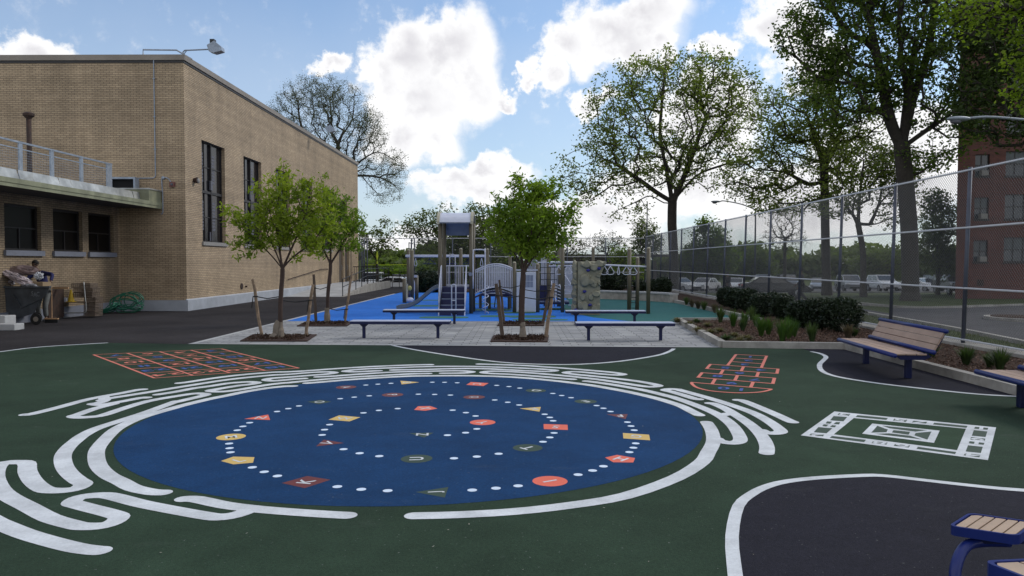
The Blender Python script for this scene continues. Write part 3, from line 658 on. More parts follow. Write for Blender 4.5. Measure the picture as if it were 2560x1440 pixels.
# ------------------------------------------------------------ school building
m_brick = brick_mat('tan_brick', (.47, .35, .225), (.37, .272, .172), (.13, .098, .066), .22, .068, .008, stain=True)
m_cop = M('coping_metal', (.25, .215, .18), .6, .08, 3.0, grime=.15)
m_plinth = M('plinth_paint', (.38, .40, .44), .7, .06, 4.0, grime=.15, gscale=1.5)
m_sill = M('sill_stone', (.27, .255, .235), .8, .08, 8.0, grime=.15)
m_sillg = M('sill_grey', (.17, .18, .22), .8, .08, 8.0, grime=.1)
m_frame = M('window_frame_dark', (.022, .018, .018), .5, .1, 9.0)
m_glass = M('window_glass', (.012, .012, .014), .12, .2, 2.0, spec=.22)
m_glass2 = M('window_glass_dull', (.006, .005, .005), .3, .2, 2.0, spec=.12)
m_blind = M('blind', (.11, .11, .13), .7, .1, 12.0)
m_fascia = M('fascia_paint', (.23, .235, .15), .7, .1, 3.0, grime=.3, gscale=2.0)
m_soffit = M('soffit', (.09, .085, .08), .9, .1, 2.0)
m_galv = M('galvanised', (.30, .34, .40), .45, .12, 12.0, metal=.35, grime=.15, gscale=6)
m_flash = M('flashing', (.42, .42, .40), .4, .25, 2.5, metal=.4, grime=.35, gscale=1.5)
m_rust = M('rusty_iron', (.018, .011, .009), .8, .3, 8.0, col2=(.055, .027, .018))
m_black = M('black_metal', (.012, .012, .014), .5, .1, 9.0)
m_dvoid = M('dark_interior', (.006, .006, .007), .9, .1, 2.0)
m_door = M('door_brown', (.09, .07, .055), .6, .1, 4.0)
FX, WY, WX = -12.46, 27.65, -14.95; YE = 57.2; HT = 9.29
school = thing('school_building', 'tan brick school hall with tall dark windows and a low canopied wing', 'building', (FX, WY, 0))
# facade wall with real openings: bands between windows
wins = [(28.65, 30.9, 2.63, 6.62), (33.0, 35.27, 2.63, 6.62), (37.35, 39.6, 2.63, 6.62), (41.7, 43.95, 2.63, 6.62), (46.1, 48.35, 2.63, 6.58), (50.5, 52.7, 4.6, 6.2)]
wins = [(a*1.0165, b*1.0165, c, d) for a, b, c, d in wins]
def wall_y(mb, x, y0, y1, z0, z1, openings, depth, side=1):
    # wall in the plane X = x seen from +X (side=1); openings (y0,y1,z0,z1) with reveals going inward by depth
    ys = sorted({y0, y1} | {o[0] for o in openings} | {o[1] for o in openings}); zs = sorted({z0, z1} | {o[2] for o in openings} | {o[3] for o in openings})
    for i in range(len(ys)-1):
        for j in range(len(zs)-1):
            cy_, cz_ = (ys[i]+ys[i+1])/2, (zs[j]+zs[j+1])/2
            if any(o[0] < cy_ < o[1] and o[2] < cz_ < o[3] for o in openings): continue
            mb.add([(x, ys[i], zs[j]), (x, ys[i+1], zs[j]), (x, ys[i+1], zs[j+1]), (x, ys[i], zs[j+1])], [(0, 1, 2, 3)])
    for o in openings:
        a, b, c, d = o; xi = x - depth
        mb.add([(x,a,c),(x,b,c),(x,b,d),(x,a,d),(xi,a,c),(xi,b,c),(xi,b,d),(xi,a,d)], [(0,4,5,1),(1,5,6,2),(2,6,7,3),(3,7,4,0)])
doors = [(51.1, 52.4, .42, 3.2), (52.85, 54.1, .42, 3.2)]
mb = MB(); wall_y(mb, FX, WY, YE, 0, HT, wins + doors, .22)
mb.build('side_wall', m_brick, school)
mb = MB()
mb.add([(FX, WY, 0), (-45, WY, 0), (-45, WY, HT), (FX, WY, HT)], [(0, 3, 2, 1)])
mb.add([(FX, YE, 0), (-45, YE, 0), (-45, YE, HT), (FX, YE, HT)], [(0, 1, 2, 3)])
mb.add([(-45, WY, 0), (-45, YE, 0), (-45, YE, HT), (-45, WY, HT)], [(0, 1, 2, 3)])
mb.build('end_wall', m_brick, school)
MB().box(-44.9, FX-.3, WY+.3, YE-.3, HT-.25, HT-.1).build('roof', m_soffit, school)
mb = MB().box(FX-.25, FX+.06, WY-.06, YE+.06, HT, HT+.2).box(-45, FX-.25, WY-.06, WY+.25, HT, HT+.2)
mb.box(-45, FX-.25, YE-.25, YE+.06, HT, HT+.2)
mb.build('coping', m_cop, school)
MB().box(FX-.02, FX+.022, WY-.022, YE, HT-.09, HT-.002).box(-45, FX-.02, WY-.022, WY+.02, HT-.09, HT-.002).build('coping_flashing', m_frame, school)
mb = MB().box(FX-.05, FX+.07, WY-.07, YE, -.02, .40).box(WX+.08, FX-.05, WY-.07, WY+.05, -.02, .40)
mb.profile_y([(FX, .44), (FX+.07, .40), (FX, .40)], WY-.07, YE)
mb.build('plinth', m_plinth, school)
rw = random.Random(11)
for (a, b, c, d) in wins:
    xi = FX - .16; fr = MB(); t = .045
    fr.box(xi-.05, xi+.02, a, a+t, c, d); fr.box(xi-.05, xi+.02, b-t, b, c, d); fr.box(xi-.05, xi+.02, a+t, b-t, c, c+t); fr.box(xi-.05, xi+.02, a+t, b-t, d-t, d)
    mid = (a+b)/2; hz = (c+d)/2
    fr.box(xi-.05, xi+.06, mid-.04, mid+.04, c+t, d-t)
    fr.box(xi-.05, xi+.05, a+t, mid-.04, hz-.05, hz+.05); fr.box(xi-.05, xi+.05, mid+.04, b-t, hz-.05, hz+.05)
    w = fr.build('window', m_frame, school)
    rows = [c + (d-c)*k/4 for k in range(5)]
    bars = MB()
    for k in (1, 3):
        for (u, v) in ((a+t, mid-.04), (mid+.04, b-t)):
            bars.box(xi-.03, xi+.01, u, v, rows[k]-.02, rows[k]+.02)
    bars.box(xi-.03, xi+.012, a+(mid-a)*.5-.015, a+(mid-a)*.5+.015, c+t, hz-.05); bars.box(xi-.03, xi+.012, a+(mid-a)*.5-.015, a+(mid-a)*.5+.015, hz+.05, d-t)
    bars.build('glazing_bar', m_frame, w)
    MB().add([(xi-.02, a, c), (xi-.02, b, c), (xi-.02, b, d), (xi-.02, a, d)], [(0, 1, 2, 3)]).build('pane', m_glass, w)
    bl = MB()                                   # pale slatted louvres in the left third of each leaf
    for (u, v) in ((a+.12, a+.5), (mid+.1, mid+.48)):
        for (s0, s1) in ((.60, .9), (.12, .42)):
            z0 = c + (d-c)*s0; z1 = c + (d-c)*s1
            n = 9
            for k in range(n): bl.box(xi-.018, xi-.008, u, v, z0+(z1-z0)*k/n, z0+(z1-z0)*(k+.72)/n)
    if d - c > 3: bl.build('louvre', m_blind, w)
    MB().box(xi+.0, xi+.035, mid-.13, mid+.13, c+.05, c+.42).build('reflection_panel', m_blind, w); MB().box(xi+.0, xi+.07, mid-.09, mid+.09, hz+.12, hz+.5).build('reflection_panel', m_blind, w)  # small pale panels stand in for reflections in the window
    MB().box(FX-.1, FX+.07, a-.08, b+.08, c-.14, c).build('sill', m_sill, w)
for (a, b, c, d) in doors:
    dr = MB().box(FX-.2, FX-.14, a, b, c, d-.62).build('door', m_door, school)
    MB().box(FX-.2, FX-.15, a, b, d-.6, d).build('transom', m_glass, dr)
    MB().tube([(FX-.13, b-.15, c+.9), (FX-.08, b-.15, c+.9), (FX-.08, b-.15, c+1.2), (FX-.13, b-.15, c+1.2)], .015, 6).build('handle', m_galv, dr)
# low wing with canopy
ww = [(21.45, 23.1, 2.17, 3.53), (23.7, 25.3, 2.17, 3.53), (25.65, 27.25, 2.17, 3.53)]
mb = MB(); wall_y(mb, WX, 15.8, WY, 0, 4.0, ww, .2)
mb.add([(WX, 15.8, 0), (-40, 15.8, 0), (-40, 15.8, 4), (WX, 15.8, 4)], [(0, 3, 2, 1)])
mb.build('wing_wall', m_brick, school)
MB().box(WX-.05, WX+.06, 15.8, WY-.08, -.02, .36).build('wing_plinth', m_sillg, school)
for (a, b, c, d) in ww:
    xi = WX-.15; t = .06; fr = MB().box(xi-.04, xi+.03, a, a+t, c, d).box(xi-.04, xi+.03, b-t, b, c, d).box(xi-.04, xi+.03, a+t, b-t, c, c+t).box(xi-.04, xi+.03, a+t, b-t, d-t, d)
    fr.box(xi-.03, xi+.02, a+t, b-t, (c+d)/2-.02, (c+d)/2+.02); fr.box(xi-.03, xi+.022, (a+b)/2-.02, (a+b)/2+.02, c+t, (c+d)/2-.02)
    w = fr.build('window', m_frame, school); w['label'] = 'wide dark window under the canopy'
    MB().add([(xi-.01, a, c), (xi-.01, b, c), (xi-.01, b, d), (xi-.01, a, d)], [(0, 1, 2, 3)]).build('pane', m_glass2, w)
    MB().box(WX-.12, WX+.08, a-.06, b+.06, c-.16, c).build('sill', m_sillg, w)
cn = MB().box(-40, -13.387, 15.247, WY-.003, 3.84, 3.95).build('canopy', m_soffit, school)
MB().box(-13.387, -13.336, 14.95, WY-.004, 3.80, 3.90).box(-13.387, -13.316, 14.95, WY-.004, 3.90, 4.03).build('fascia', m_fascia, cn)
MB().box(-40, -13.418, 15.349, WY-.005, 3.95, 4.03).build('roof_edge', m_flash, cn)
mb = MB()
ys = [15.451 + i*.6 for i in range(20)] + [WY-.95]
for i in range(len(ys)-1):                         # buckled metal upstand behind the fascia
    j0, j1 = rw.uniform(-.012, .012), rw.uniform(-.02, .02)
    mb.add([(-13.641+j0, ys[i], 4.031), (-13.641-j0, ys[i+1], 4.031), (-13.723+j1, ys[i+1], 4.34), (-13.723+j0, ys[i], 4.34), (-14.028, ys[i], 4.36), (-14.028, ys[i+1], 4.36)], [(0,1,2,3), (3,2,5,4)])
mb.build('flashing', m_flash, cn)
MB().box(-14.536, -13.347, WY-.95, WY-.006, 4.031, 4.44).build('upstand_box', m_fascia, cn)
MB().box(-14.577, -13.316, WY-.98, WY-.007, 4.44, 4.49).build('upstand_cap', m_flash, cn)
hb = MB().box(-15.0, -14.94, 27.0, 27.3, 4.1, 4.92).box(-14.06, -14.0, 27.0, 27.3, 4.1, 4.92).box(-14.94, -14.06, 27.0, 27.3, 4.85, 4.92).box(-14.94, -14.06, 27.0, 27.3, 4.1, 4.42).build('roof_hatch', m_galv, cn)
MB().box(-14.94, -14.06, 27.15, 27.28, 4.42, 4.85).build('opening', m_dvoid, hb)
# roof-edge guard rail: flat galvanised posts and a wire mesh
gr = thing('roof_guard_rail', 'galvanised guard rail with flat posts along the low canopy roof', 'railing', (-14.231, 25.819, 4.03))
for y in (25.717, 24.091, 22.566, 21.143, 19.618, 18.094):
    w_ = .075 if y < 25 else .16
    MB().box(-14.251, -14.211, y-w_, y+w_, 4.03, 5.22).box(-14.292, -14.221, y-.02, y+.02, 4.03, 5.2).build('post', m_galv, gr)
MB().box(-14.261, -14.201, 16.772, 25.880, 5.2, 5.25).build('top_rail', m_galv, gr)
MB().box(-14.246, -14.216, 16.772, 25.819, 5.02, 5.05).build('mid_rail', m_galv, gr)
mb = MB()
for k in range(110):
    y = 16.772 + k*.081; mb.add([(-14.231, y, 4.1), (-14.231, y+.006, 4.1), (-14.231, y+.006, 5.02), (-14.231, y, 5.02)], [(0,1,2,3)])
for k in range(12):
    z = 4.12 + k*.076; mb.add([(-14.235, 16.772, z), (-14.235, 25.819, z), (-14.235, 25.819, z+.006), (-14.235, 16.772, z+.006)], [(0,1,2,3)])
mb.build('wire_mesh', m_galv, gr)
vp = thing('vent_pipe', 'rusty dark vent pipe with a flat cap rising from the low roof', 'pipe', (-15.857, 24.0, 4.0))
MB().tube([(-15.857, 24, 3.95), (-15.857, 24, 6.5)], .075, 12).build('pipe', m_rust, vp, smooth=True)
MB().lathe((-15.857, 24, 6.45), [(.08, 0), (.12, .05), (.17, .09), (.17, .16), (.1, .2)], 14).build('cap', m_rust, vp)
# conduits and fittings on the end wall
cd = MB().tube([(-13.550, WY-.03, HT+.12), (-13.550, WY-.03, 5.05), (-13.580, WY-.03, 4.98), (-13.652, WY-.03, 4.95), (-15.044, WY-.03, 4.93)], .02, 6)
for z in (8.6, 7.2, 6.0): cd.box(-13.591, -13.509, WY-.055, WY-.002, z, z+.03)
tag(cd.build('conduit', m_galv), 'thin grey conduit running down the hall end wall and bending left', 'pipe')
cd = MB().tube(smooth([(-12.930, WY-.03, 4.7), (-13.062, WY-.03, 4.92), (-13.214, WY-.03, 4.97), (-13.316, WY-.03, 4.93), (-13.296, WY-.03, 4.4), (-13.296, WY-.03, 3.7), (-13.367, WY-.03, 3.62)], 3), .02, 6).blob((-13.265, WY-.04, 4.95), (.07, .05, .07))
tag(cd.build('conduit', m_galv), 'curved conduit looping round the end of the canopy', 'pipe')
m_red = M('alarm_red', (.16, .06, .05), .6, .2, 20)
ab = thing('alarm_strobe', 'small reddish alarm box on the end wall above the canopy', 'alarm', (-12.910, WY, 4.7))
MB().box(-13.011, -12.828, WY-.09, WY-.001, 4.62, 4.80).build('housing', m_red, ab); MB().blob((-12.920, WY-.1, 4.71), (.05, .03, .05)).build('lens', m_blind, ab)
wl = thing('wall_lamp', 'small round wall lamp on the side wall beside the first tall window', 'lamp', (FX, 27.9, 4.9))
MB().tube([(FX, 28.4, 4.95), (FX+.14, 28.4, 4.95)], [.09, .12], 10).build('housing', m_rust, wl); MB().blob((FX+.16, 28.43, 4.93), (.05, .09, .1)).build('lens', m_sill, wl)
vn = thing('wall_vent', 'small rusty round vent low on the side wall', 'vent', (FX, 33.1, .75))
MB().tube([(FX, 33.1, .75), (FX+.04, 33.1, .75)], .13, 14).build('cover', m_rust, vn); MB().tube([(FX, 33.6, .73), (FX+.08, 33.6, .73)], .04, 8).build('tap', m_rust, vn)
def floodlight(x, y, z, label):
    f = thing('floodlight', label, 'floodlight', (x, y, z), 'floodlights on the hall roof edge')
    MB().tube([(x, y, z-.15), (x, y, z+.13), (x+.06, y, z+.19), (x+1.05, y, z+.23)], .028, 8).tube([(x, y, z+.02), (x+.14, y, z+.19)], .02, 6).build('arm', m_galv, f)
    h = MB().add([(x+.95,y-.16,z+.34),(x+1.22,y-.16,z+.50),(x+1.48,y-.16,z+.28),(x+1.5,y-.16,z+.14),(x+1.2,y-.16,z+.06),(x+1.02,y-.16,z+.12),
                  (x+.95,y+.16,z+.34),(x+1.22,y+.16,z+.50),(x+1.48,y+.16,z+.28),(x+1.5,y+.16,z+.14),(x+1.2,y+.16,z+.06),(x+1.02,y+.16,z+.12)],
                 [(0,1,2,3,4,5),(11,10,9,8,7,6)] + [(i, 6+i, 6+(i+1)%6, (i+1)%6) for i in range(6)]).build('head', m_cop if 0 else m_galv, f)
    MB().box(x+1.04, x+1.2, y-.1, y+.1, z+.44, z+.58).build('ballast_box', m_black, h)
floodlight(FX-.05, WY+.1, HT+.2, 'floodlight on a short arm at the near corner of the hall roof')
floodlight(FX-.05, 44.5, HT+.2, 'floodlight on the far part of the hall roof in front of the bare tree')
br = MB().tube([(-14.0, WY+.1, HT+.2), (-14.0, WY+.1, HT+.42), (-12.75, WY+.1, HT+.4), (-12.4, WY+.6, HT+.2)], .03, 6)
tag(br.build('roof_bracket', m_galv), 'flat metal bracket rail on the roof corner beside the floodlight', 'bracket')
# ramp, its railings, end steps
rp = thing('entrance_ramp', 'pale concrete ramp rising along the hall to the far doors', 'ramp', (-10.8, 39.4, 0))
x0, x1 = FX+.08, -9.35
mb = MB().add([(x0,39.3,.0),(x1-.2,39.3,.0),(x1-.2,46,.42),(x0,46,.42),(x0,49.4,.42),(x1-.2,49.4,.42),(x1-.2,46,-.05),(x0,46,-.05),(x1-.2,39.3,-.05),(x0,39.3,-.05),(x1-.2,53.6,.42),(x0,53.6,.42)], [(0,1,2,3),(3,2,5,4),(4,5,10,11)])
mb.build('deck', m_conc_l, rp)
mb = MB().add([(x1-.2,39.3,0),(x1,39.3,0),(x1,46,.50),(x1-.2,46,.50),(x1,53.6,.50),(x1-.2,53.6,.50),(x1,39.3,-.05),(x1,53.6,-.05),(x1-.2,39.3,-.05),(x1-.2,53.6,-.05)], [(0,1,2,3),(3,2,4,5),(1,6,7,4,2),(0,3,5,9,8),(0,8,6,1),(4,7,9,5)])
mb.build('kerb_wall', m_conc, rp)
def zr(y): return .50*min(1, (y-39.3)/6.7)
rl = thing('ramp_railing', 'black metal handrail along the open side of the ramp', 'railing', (x1-.1, 39.4, 0))
yy = [39.5, 41.1, 42.7, 44.3, 46.0, 47.8, 49.6, 51.5, 53.4]
for y in yy: MB().tube([(x1-.1, y, zr(y)), (x1-.1, y, zr(y)+.92)], .025, 6).build('post', m_black, rl)
for h_ in (.92, .5): MB().tube([(x1-.1, y, zr(y)+h_) for y in yy], .024, 6).build('rail', m_black, rl)
rl = thing('wall_handrail', 'slim handrail fixed to the hall wall above the ramp', 'railing', (FX+.1, 39.4, 0))
MB().tube([(FX+.1, y, zr(y)+.9) for y in yy[:6]], .022, 6).build('rail', m_rust, rl)
for y in yy[1:6]: MB().tube([(FX, y, zr(y)+.84), (FX+.1, y, zr(y)+.9)], .012, 5).build('bracket', m_rust, rl)
MB().tube([(FX+.15, 48.3, .42), (FX+.15, 48.3, 1.5)], .03, 6).build('post', m_rust, rl)
# black fence panel at the ramp end and the stair rails down to the car park
bf = thing('black_railing', 'black barred railing at the far end of the ramp', 'railing', (-10.8, 54.2, 0))
mb = MB()
for i in range(16): mb.tube([(-12.1+.17*i, 54.2, .4), (-12.1+.17*i, 54.2, 1.5)], .014, 4)
mb.build('bars', m_black, bf); MB().box(-12.2, -9.4, 54.17, 54.23, 1.48, 1.54).box(-12.2, -9.4, 54.17, 54.23, .45, .5).build('rails', m_black, bf)
sx = P(985, 715, 54.5)[0]
st = thing('stair_railing', 'black stair railings leading down to the car park beyond the yard', 'railing', (sx, 54.5, 0))
for dx in (0, .9):
    for i, y in enumerate((53.8, 55.2, 56.6, 58.0)):
        z0 = 0 if i < 2 else -.35*(i-1)
        MB().tube([(sx+dx+.28*i, y, z0-.1), (sx+dx+.28*i, y, z0+.95)], .025, 6).build('post', m_black, st)
    for h_ in (.95, .5): MB().tube([(sx+dx, 53.8, h_), (sx+dx+.28, 55.2, h_), (sx+dx+.84, 58.0, h_-.7)], .025, 6).build('rail', m_black, st)
# concrete steps at the left edge of the picture
cs = thing('concrete_steps', 'two pale concrete steps by the rubbish cart at the left edge', 'steps', (-13.6, 19.8, 0))
MB().bevel_box(-16, -13.42, 19.55, 19.95, 0, .17, .012).build('step', m_conc_l, cs); MB().bevel_box(-16, -13.95, 19.952, 20.4, 0, .36, .012).build('step', m_conc_l, cs)

# ------------------------------------------------------------ brick apartment house beyond the fence
m_rbrick = brick_mat('red_brick', (.15, .048, .032), (.105, .034, .026), (.07, .045, .04), .22, .075, .010)
AY, AX = 47.0, 27.35
ap = thing('apartment_building', 'tall dark red brick apartment house beyond the fence at right', 'building', (AX, AY, terrain(AY)))
z0 = terrain(AY) - .2; ZT = 30
def wall_x(mb, y, x0, x1, z0, z1, ops, depth):
    xs = sorted({x0, x1} | {o[0] for o in ops} | {o[1] for o in ops}); zs = sorted({z0, z1} | {o[2] for o in ops} | {o[3] for o in ops})
    for i in range(len(xs)-1):
        for j in range(len(zs)-1):
            a, b = (xs[i]+xs[i+1])/2, (zs[j]+zs[j+1])/2
            if any(o[0] < a < o[1] and o[2] < b < o[3] for o in ops): continue
            mb.add([(xs[i], y, zs[j]), (xs[i+1], y, zs[j]), (xs[i+1], y, zs[j+1]), (xs[i], y, zs[j+1])], [(0,1,2,3)])
    for (a, b, c, d) in ops:
        mb.add([(a,y,c),(b,y,c),(b,y,d),(a,y,d),(a,y+depth,c),(b,y+depth,c),(b,y+depth,d),(a,y+depth,d)], [(0,1,5,4),(1,2,6,5),(2,3,7,6),(3,0,4,7)])
ops = []
for fl in range(10):
    zb = 1.85 + fl*2.68
    for (a, b) in ((2434, 2470), (2510, 2585), (2660, 2740), (2790, 2826)):
        xa, xb = P(a, 600, AY)[0], P(b, 600, AY)[0]
        ops.append((xa, xb, zb, zb + 1.36 if b - a < 50 else zb + 1.55))
mb = MB(); wall_x(mb, AY, AX, 44, z0, ZT, ops, .2)
mb.add([(AX, AY, z0), (AX+10.2, AY+16, z0), (AX+10.2, AY+16, ZT), (AX, AY, ZT)], [(0,1,2,3)]); mb.add([(44, AY, z0), (44, AY+16, z0), (44, AY+16, ZT), (44, AY, ZT)], [(0,3,2,1)])
mb.add([(AX+10.2, AY+16, z0), (44, AY+16, z0), (44, AY+16, ZT), (AX+10.2, AY+16, ZT)], [(0,1,2,3)]); mb.add([(AX, AY, ZT), (44, AY, ZT), (44, AY+16, ZT), (AX+10.2, AY+16, ZT)], [(0,1,2,3)])
mb.build('wall', m_rbrick, ap)
m_wpane = M('apartment_glass', (.05, .06, .07), .12, .25, .9, spec=.5)
m_wcur = M('curtain', (.11, .12, .125), .8, .15, 3.0)
for k, (a, b, c, d) in enumerate(ops):
    yi = AY+.12; t = .05
    fr = MB().box(a, a+t, yi-.03, yi+.03, c, d).box(b-t, b, yi-.03, yi+.03, c, d).box(a+t, b-t, yi-.03, yi+.03, c, c+t).box(a+t, b-t, yi-.03, yi+.03, d-t, d)
    n = 2 if b-a < 1.2 else 3
    for i in range(1, n): x = a+(b-a)*i/n; fr.box(x-.03, x+.03, yi-.03, yi+.03, c+t, d-t)
    fr.box(a+t, b-t, yi-.035, yi+.025, (c+d)/2-.03, (c+d)/2+.03)
    w = fr.build('window', m_frame, ap)
    MB().add([(a, yi, c), (b, yi, c), (b, yi, d), (a, yi, d)], [(0,1,2,3)]).build('pane', m_wpane, w)
    if k % 3 != 2: MB().add([(a+.06, yi-.012, (c+d)/2), (b-.06, yi-.012, (c+d)/2), (b-.06, yi-.012, d-.06), (a+.06, yi-.012, d-.06)], [(0,1,2,3)]).build('curtain', m_wcur, w)
    MB().box(a-.06, b+.06, AY-.05, AY+.1, c-.1, c-.001).build('sill', m_frame, w)
    if k % 4 == 0: MB().box(a+.3, a+.72, AY-.22, AY+.1, c+.02, c+.34).build('air_conditioner', m_sill, w)
MB().box(AX+1.35, AX+1.75, AY-.03, AY+.01, .35, .75).build('wall_vent', m_rust, ap)
# long low pavilion seen between the play structure and the far fence
m_pav = M('pavilion_beam', (.11, .085, .065), .8, .1, 3.0); m_pavr = M('pavilion_roof', (.12, .11, .10), .8, .1, 2.0, grime=.2)
xa, xb = P(1325, 650, 84)[0], P(1650, 650, 84)[0]; zt = terrain(84)
pv = thing('pavilion', 'long low brown pavilion with a flat roof beyond the back fence', 'building', ((xa+xb)/2, 84, zt))
hz_ = lambda py, Y: P(1300, py, Y)[2]
MB().box(xa-.5, xb+.8, 83, 92, hz_(642, 84), hz_(636, 84)).build('roof', m_pavr, pv)
MB().box(xa, xb-3, 83.6, 83.9, hz_(651, 84), hz_(643.5, 84)).build('beam', m_pav, pv)
for i in range(9): x = xa+.4+i*(xb-xa-1)/8; MB().box(x-.15, x+.15, 83.65, 83.95, zt-.2, hz_(651.5, 84)).build('column', m_pav, pv)
MB().box(xa, xb, 91, 91.3, zt-.2, hz_(643, 84)).build('rear_wall', m_frame, pv)
# ------------------------------------------------------------ benches
m_navy = M('navy_paint', (.007, .011, .055), .4, .1, 6.0, spec=.3)
m_bluep = M('blue_paint', (.010, .021, .14), .35, .1, 6.0, spec=.4)
m_wood = M('bench_wood', (.36, .25, .19), .6, .14, 3.0, grime=.1, gscale=4)
m_wood2 = M('table_wood', (.40, .285, .20), .55, .12, 4.0, grime=.1, gscale=6)
m_bseat = M('bench_seat_pale', (.42, .46, .60), .45, .06, 6.0)
def flat_bench(pl, pr, lab):                      # pixel positions of the two leg feet
    a, b = G(*pl), G(*pr); Y = (a[1]+b[1])/2; cx = (a[0]+b[0])/2; L = (b[0]-a[0]); ov = .30
    t = thing('backless_bench', lab, 'bench', (cx, Y, 0), 'backless blue benches on the pavers')
    MB().bevel_box(cx-L/2-ov, cx+L/2+ov, Y-.17, Y+.17, .405, .43, .006).build('seat', m_bseat, t)
    MB().box(cx-L/2-ov, cx+L/2+ov, Y-.175, Y-.15, .35, .404).box(cx-L/2-ov, cx+L/2+ov, Y+.15, Y+.175, .35, .404).box(cx-L/2-ov, cx-L/2-ov+.02, Y-.15, Y+.15, .35, .404).box(cx+L/2+ov-.02, cx+L/2+ov, Y-.15, Y+.15, .35, .404).build('seat_frame', m_navy, t)
    for x in (cx-L/2, cx+L/2):
        MB().bevel_box(x-.035, x+.035, Y-.035, Y+.035, 0, .36, .006).box(x-.07, x+.07, Y-.12, Y+.12, .33, .349).add([(x-.12,Y-.02,.35),(x-.035,Y-.02,.27),(x-.035,Y-.02,.35),(x-.12,Y+.02,.35),(x-.035,Y+.02,.27),(x-.035,Y+.02,.35)], [(0,1,2),(5,4,3),(0,3,4,1)]).add([(x+.12,Y-.02,.35),(x+.035,Y-.02,.27),(x+.035,Y-.02,.35),(x+.12,Y+.02,.35),(x+.035,Y+.02,.27),(x+.035,Y+.02,.35)], [(2,1,0),(3,4,5),(1,4,3,0)]).build('leg', m_navy, t)
flat_bench((911, 845), (1094.5, 846), 'backless blue bench nearest the left young tree pit')
flat_bench((987, 809), (1135, 811), 'backless blue bench at the play surface edge in front of the navy stairs')
flat_bench((1470, 850), (1654, 853), 'backless blue bench nearest the planting bed corner')
flat_bench((1439, 812.5), (1587, 813.5), 'backless blue bench in front of the climbing wall')
def make_park_bench(loc, lab):
    t = thing('park_bench', lab, 'bench', loc, 'wooden blue framed benches by the kerb')
    x, y, z = loc                                 # centre of the bench, seat faces -X, length along Y
    L = 1.17
    for k in range(3): MB().bevel_box(x-.33+.155*k, x-.33+.145+.155*k, y-L, y+L, .40, .425, .006).build('seat_slat', m_wood, t)
    MB().tube([(x-.35, y-L-.02, .395), (x-.35, y+L+.02, .395)], .035, 10).build('front_rail', m_bluep, t, smooth=True)
    def bk(s): return (x+.20+.17*s, .46+.31*s)
    for k in range(3):
        a, b = bk(.06+.3*k), bk(.06+.3*k+.27)
        MB().add([(a[0],y-L,a[1]),(b[0],y-L,b[1]),(b[0],y+L,b[1]),(a[0],y+L,a[1]),(a[0]+.025,y-L,a[1]-.012),(b[0]+.025,y-L,b[1]-.012),(b[0]+.025,y+L,b[1]-.012),(a[0]+.025,y+L,a[1]-.012)],
                 [(0,1,2,3),(7,6,5,4),(0,4,5,1),(1,5,6,2),(2,6,7,3),(3,7,4,0)]).build('back_slat', m_wood, t)
    for s_ in (-.02, 1.0):
        a = bk(s_); MB().tube([(a[0]+.01, y-L-.04, a[1]), (a[0]+.01, y+L+.04, a[1])], .034, 10).build('back_rail', m_bluep, t, smooth=True)
    for s_ in (-1, 1):
        yy_ = y + s_*(L-.03)
        MB().tube([(bk(-.02)[0]+.03, yy_, bk(-.02)[1]), (bk(.5)[0]+.045, yy_, bk(.5)[1]), (bk(1)[0]+.03, yy_, bk(1)[1])], .018, 6).build('back_stay', m_navy, t)
        MB().add([(x-.36,yy_-.012,.41),(x+.14,yy_-.012,.43),(x+.2,yy_-.012,.38),(x+.1,yy_-.012,.33),(x-.25,yy_-.012,.33),(x-.36,yy_+.012,.41),(x+.14,yy_+.012,.43),(x+.2,yy_+.012,.38),(x+.1,yy_+.012,.33),(x-.25,yy_+.012,.33)],
                 [(0,1,2,3,4),(9,8,7,6,5)]+[(i,5+i,5+(i+1)%5,(i+1)%5) for i in range(5)]).build('end_plate', m_navy, t)
        yl = y + s_*.83
        MB().bevel_box(x-.045, x+.045, yl-.045, yl+.045, 0, .37, .012).build('leg', m_navy, t)
        MB().tube([(x-.02, yl, .36), (x+.2, yl, .38), (x+.24, yl, .47)], .028, 8).build('bracket', m_navy, t)
    return t
pb = make_park_bench((6.1, 12.42, 0), 'wooden park bench with blue rails at the end of the planting bed')
dup(pb, (6.2, 8.42, 0), rad(-2), 'wooden park bench with blue rails cut by the right picture edge')
pb.rotation_euler.z = rad(-4)
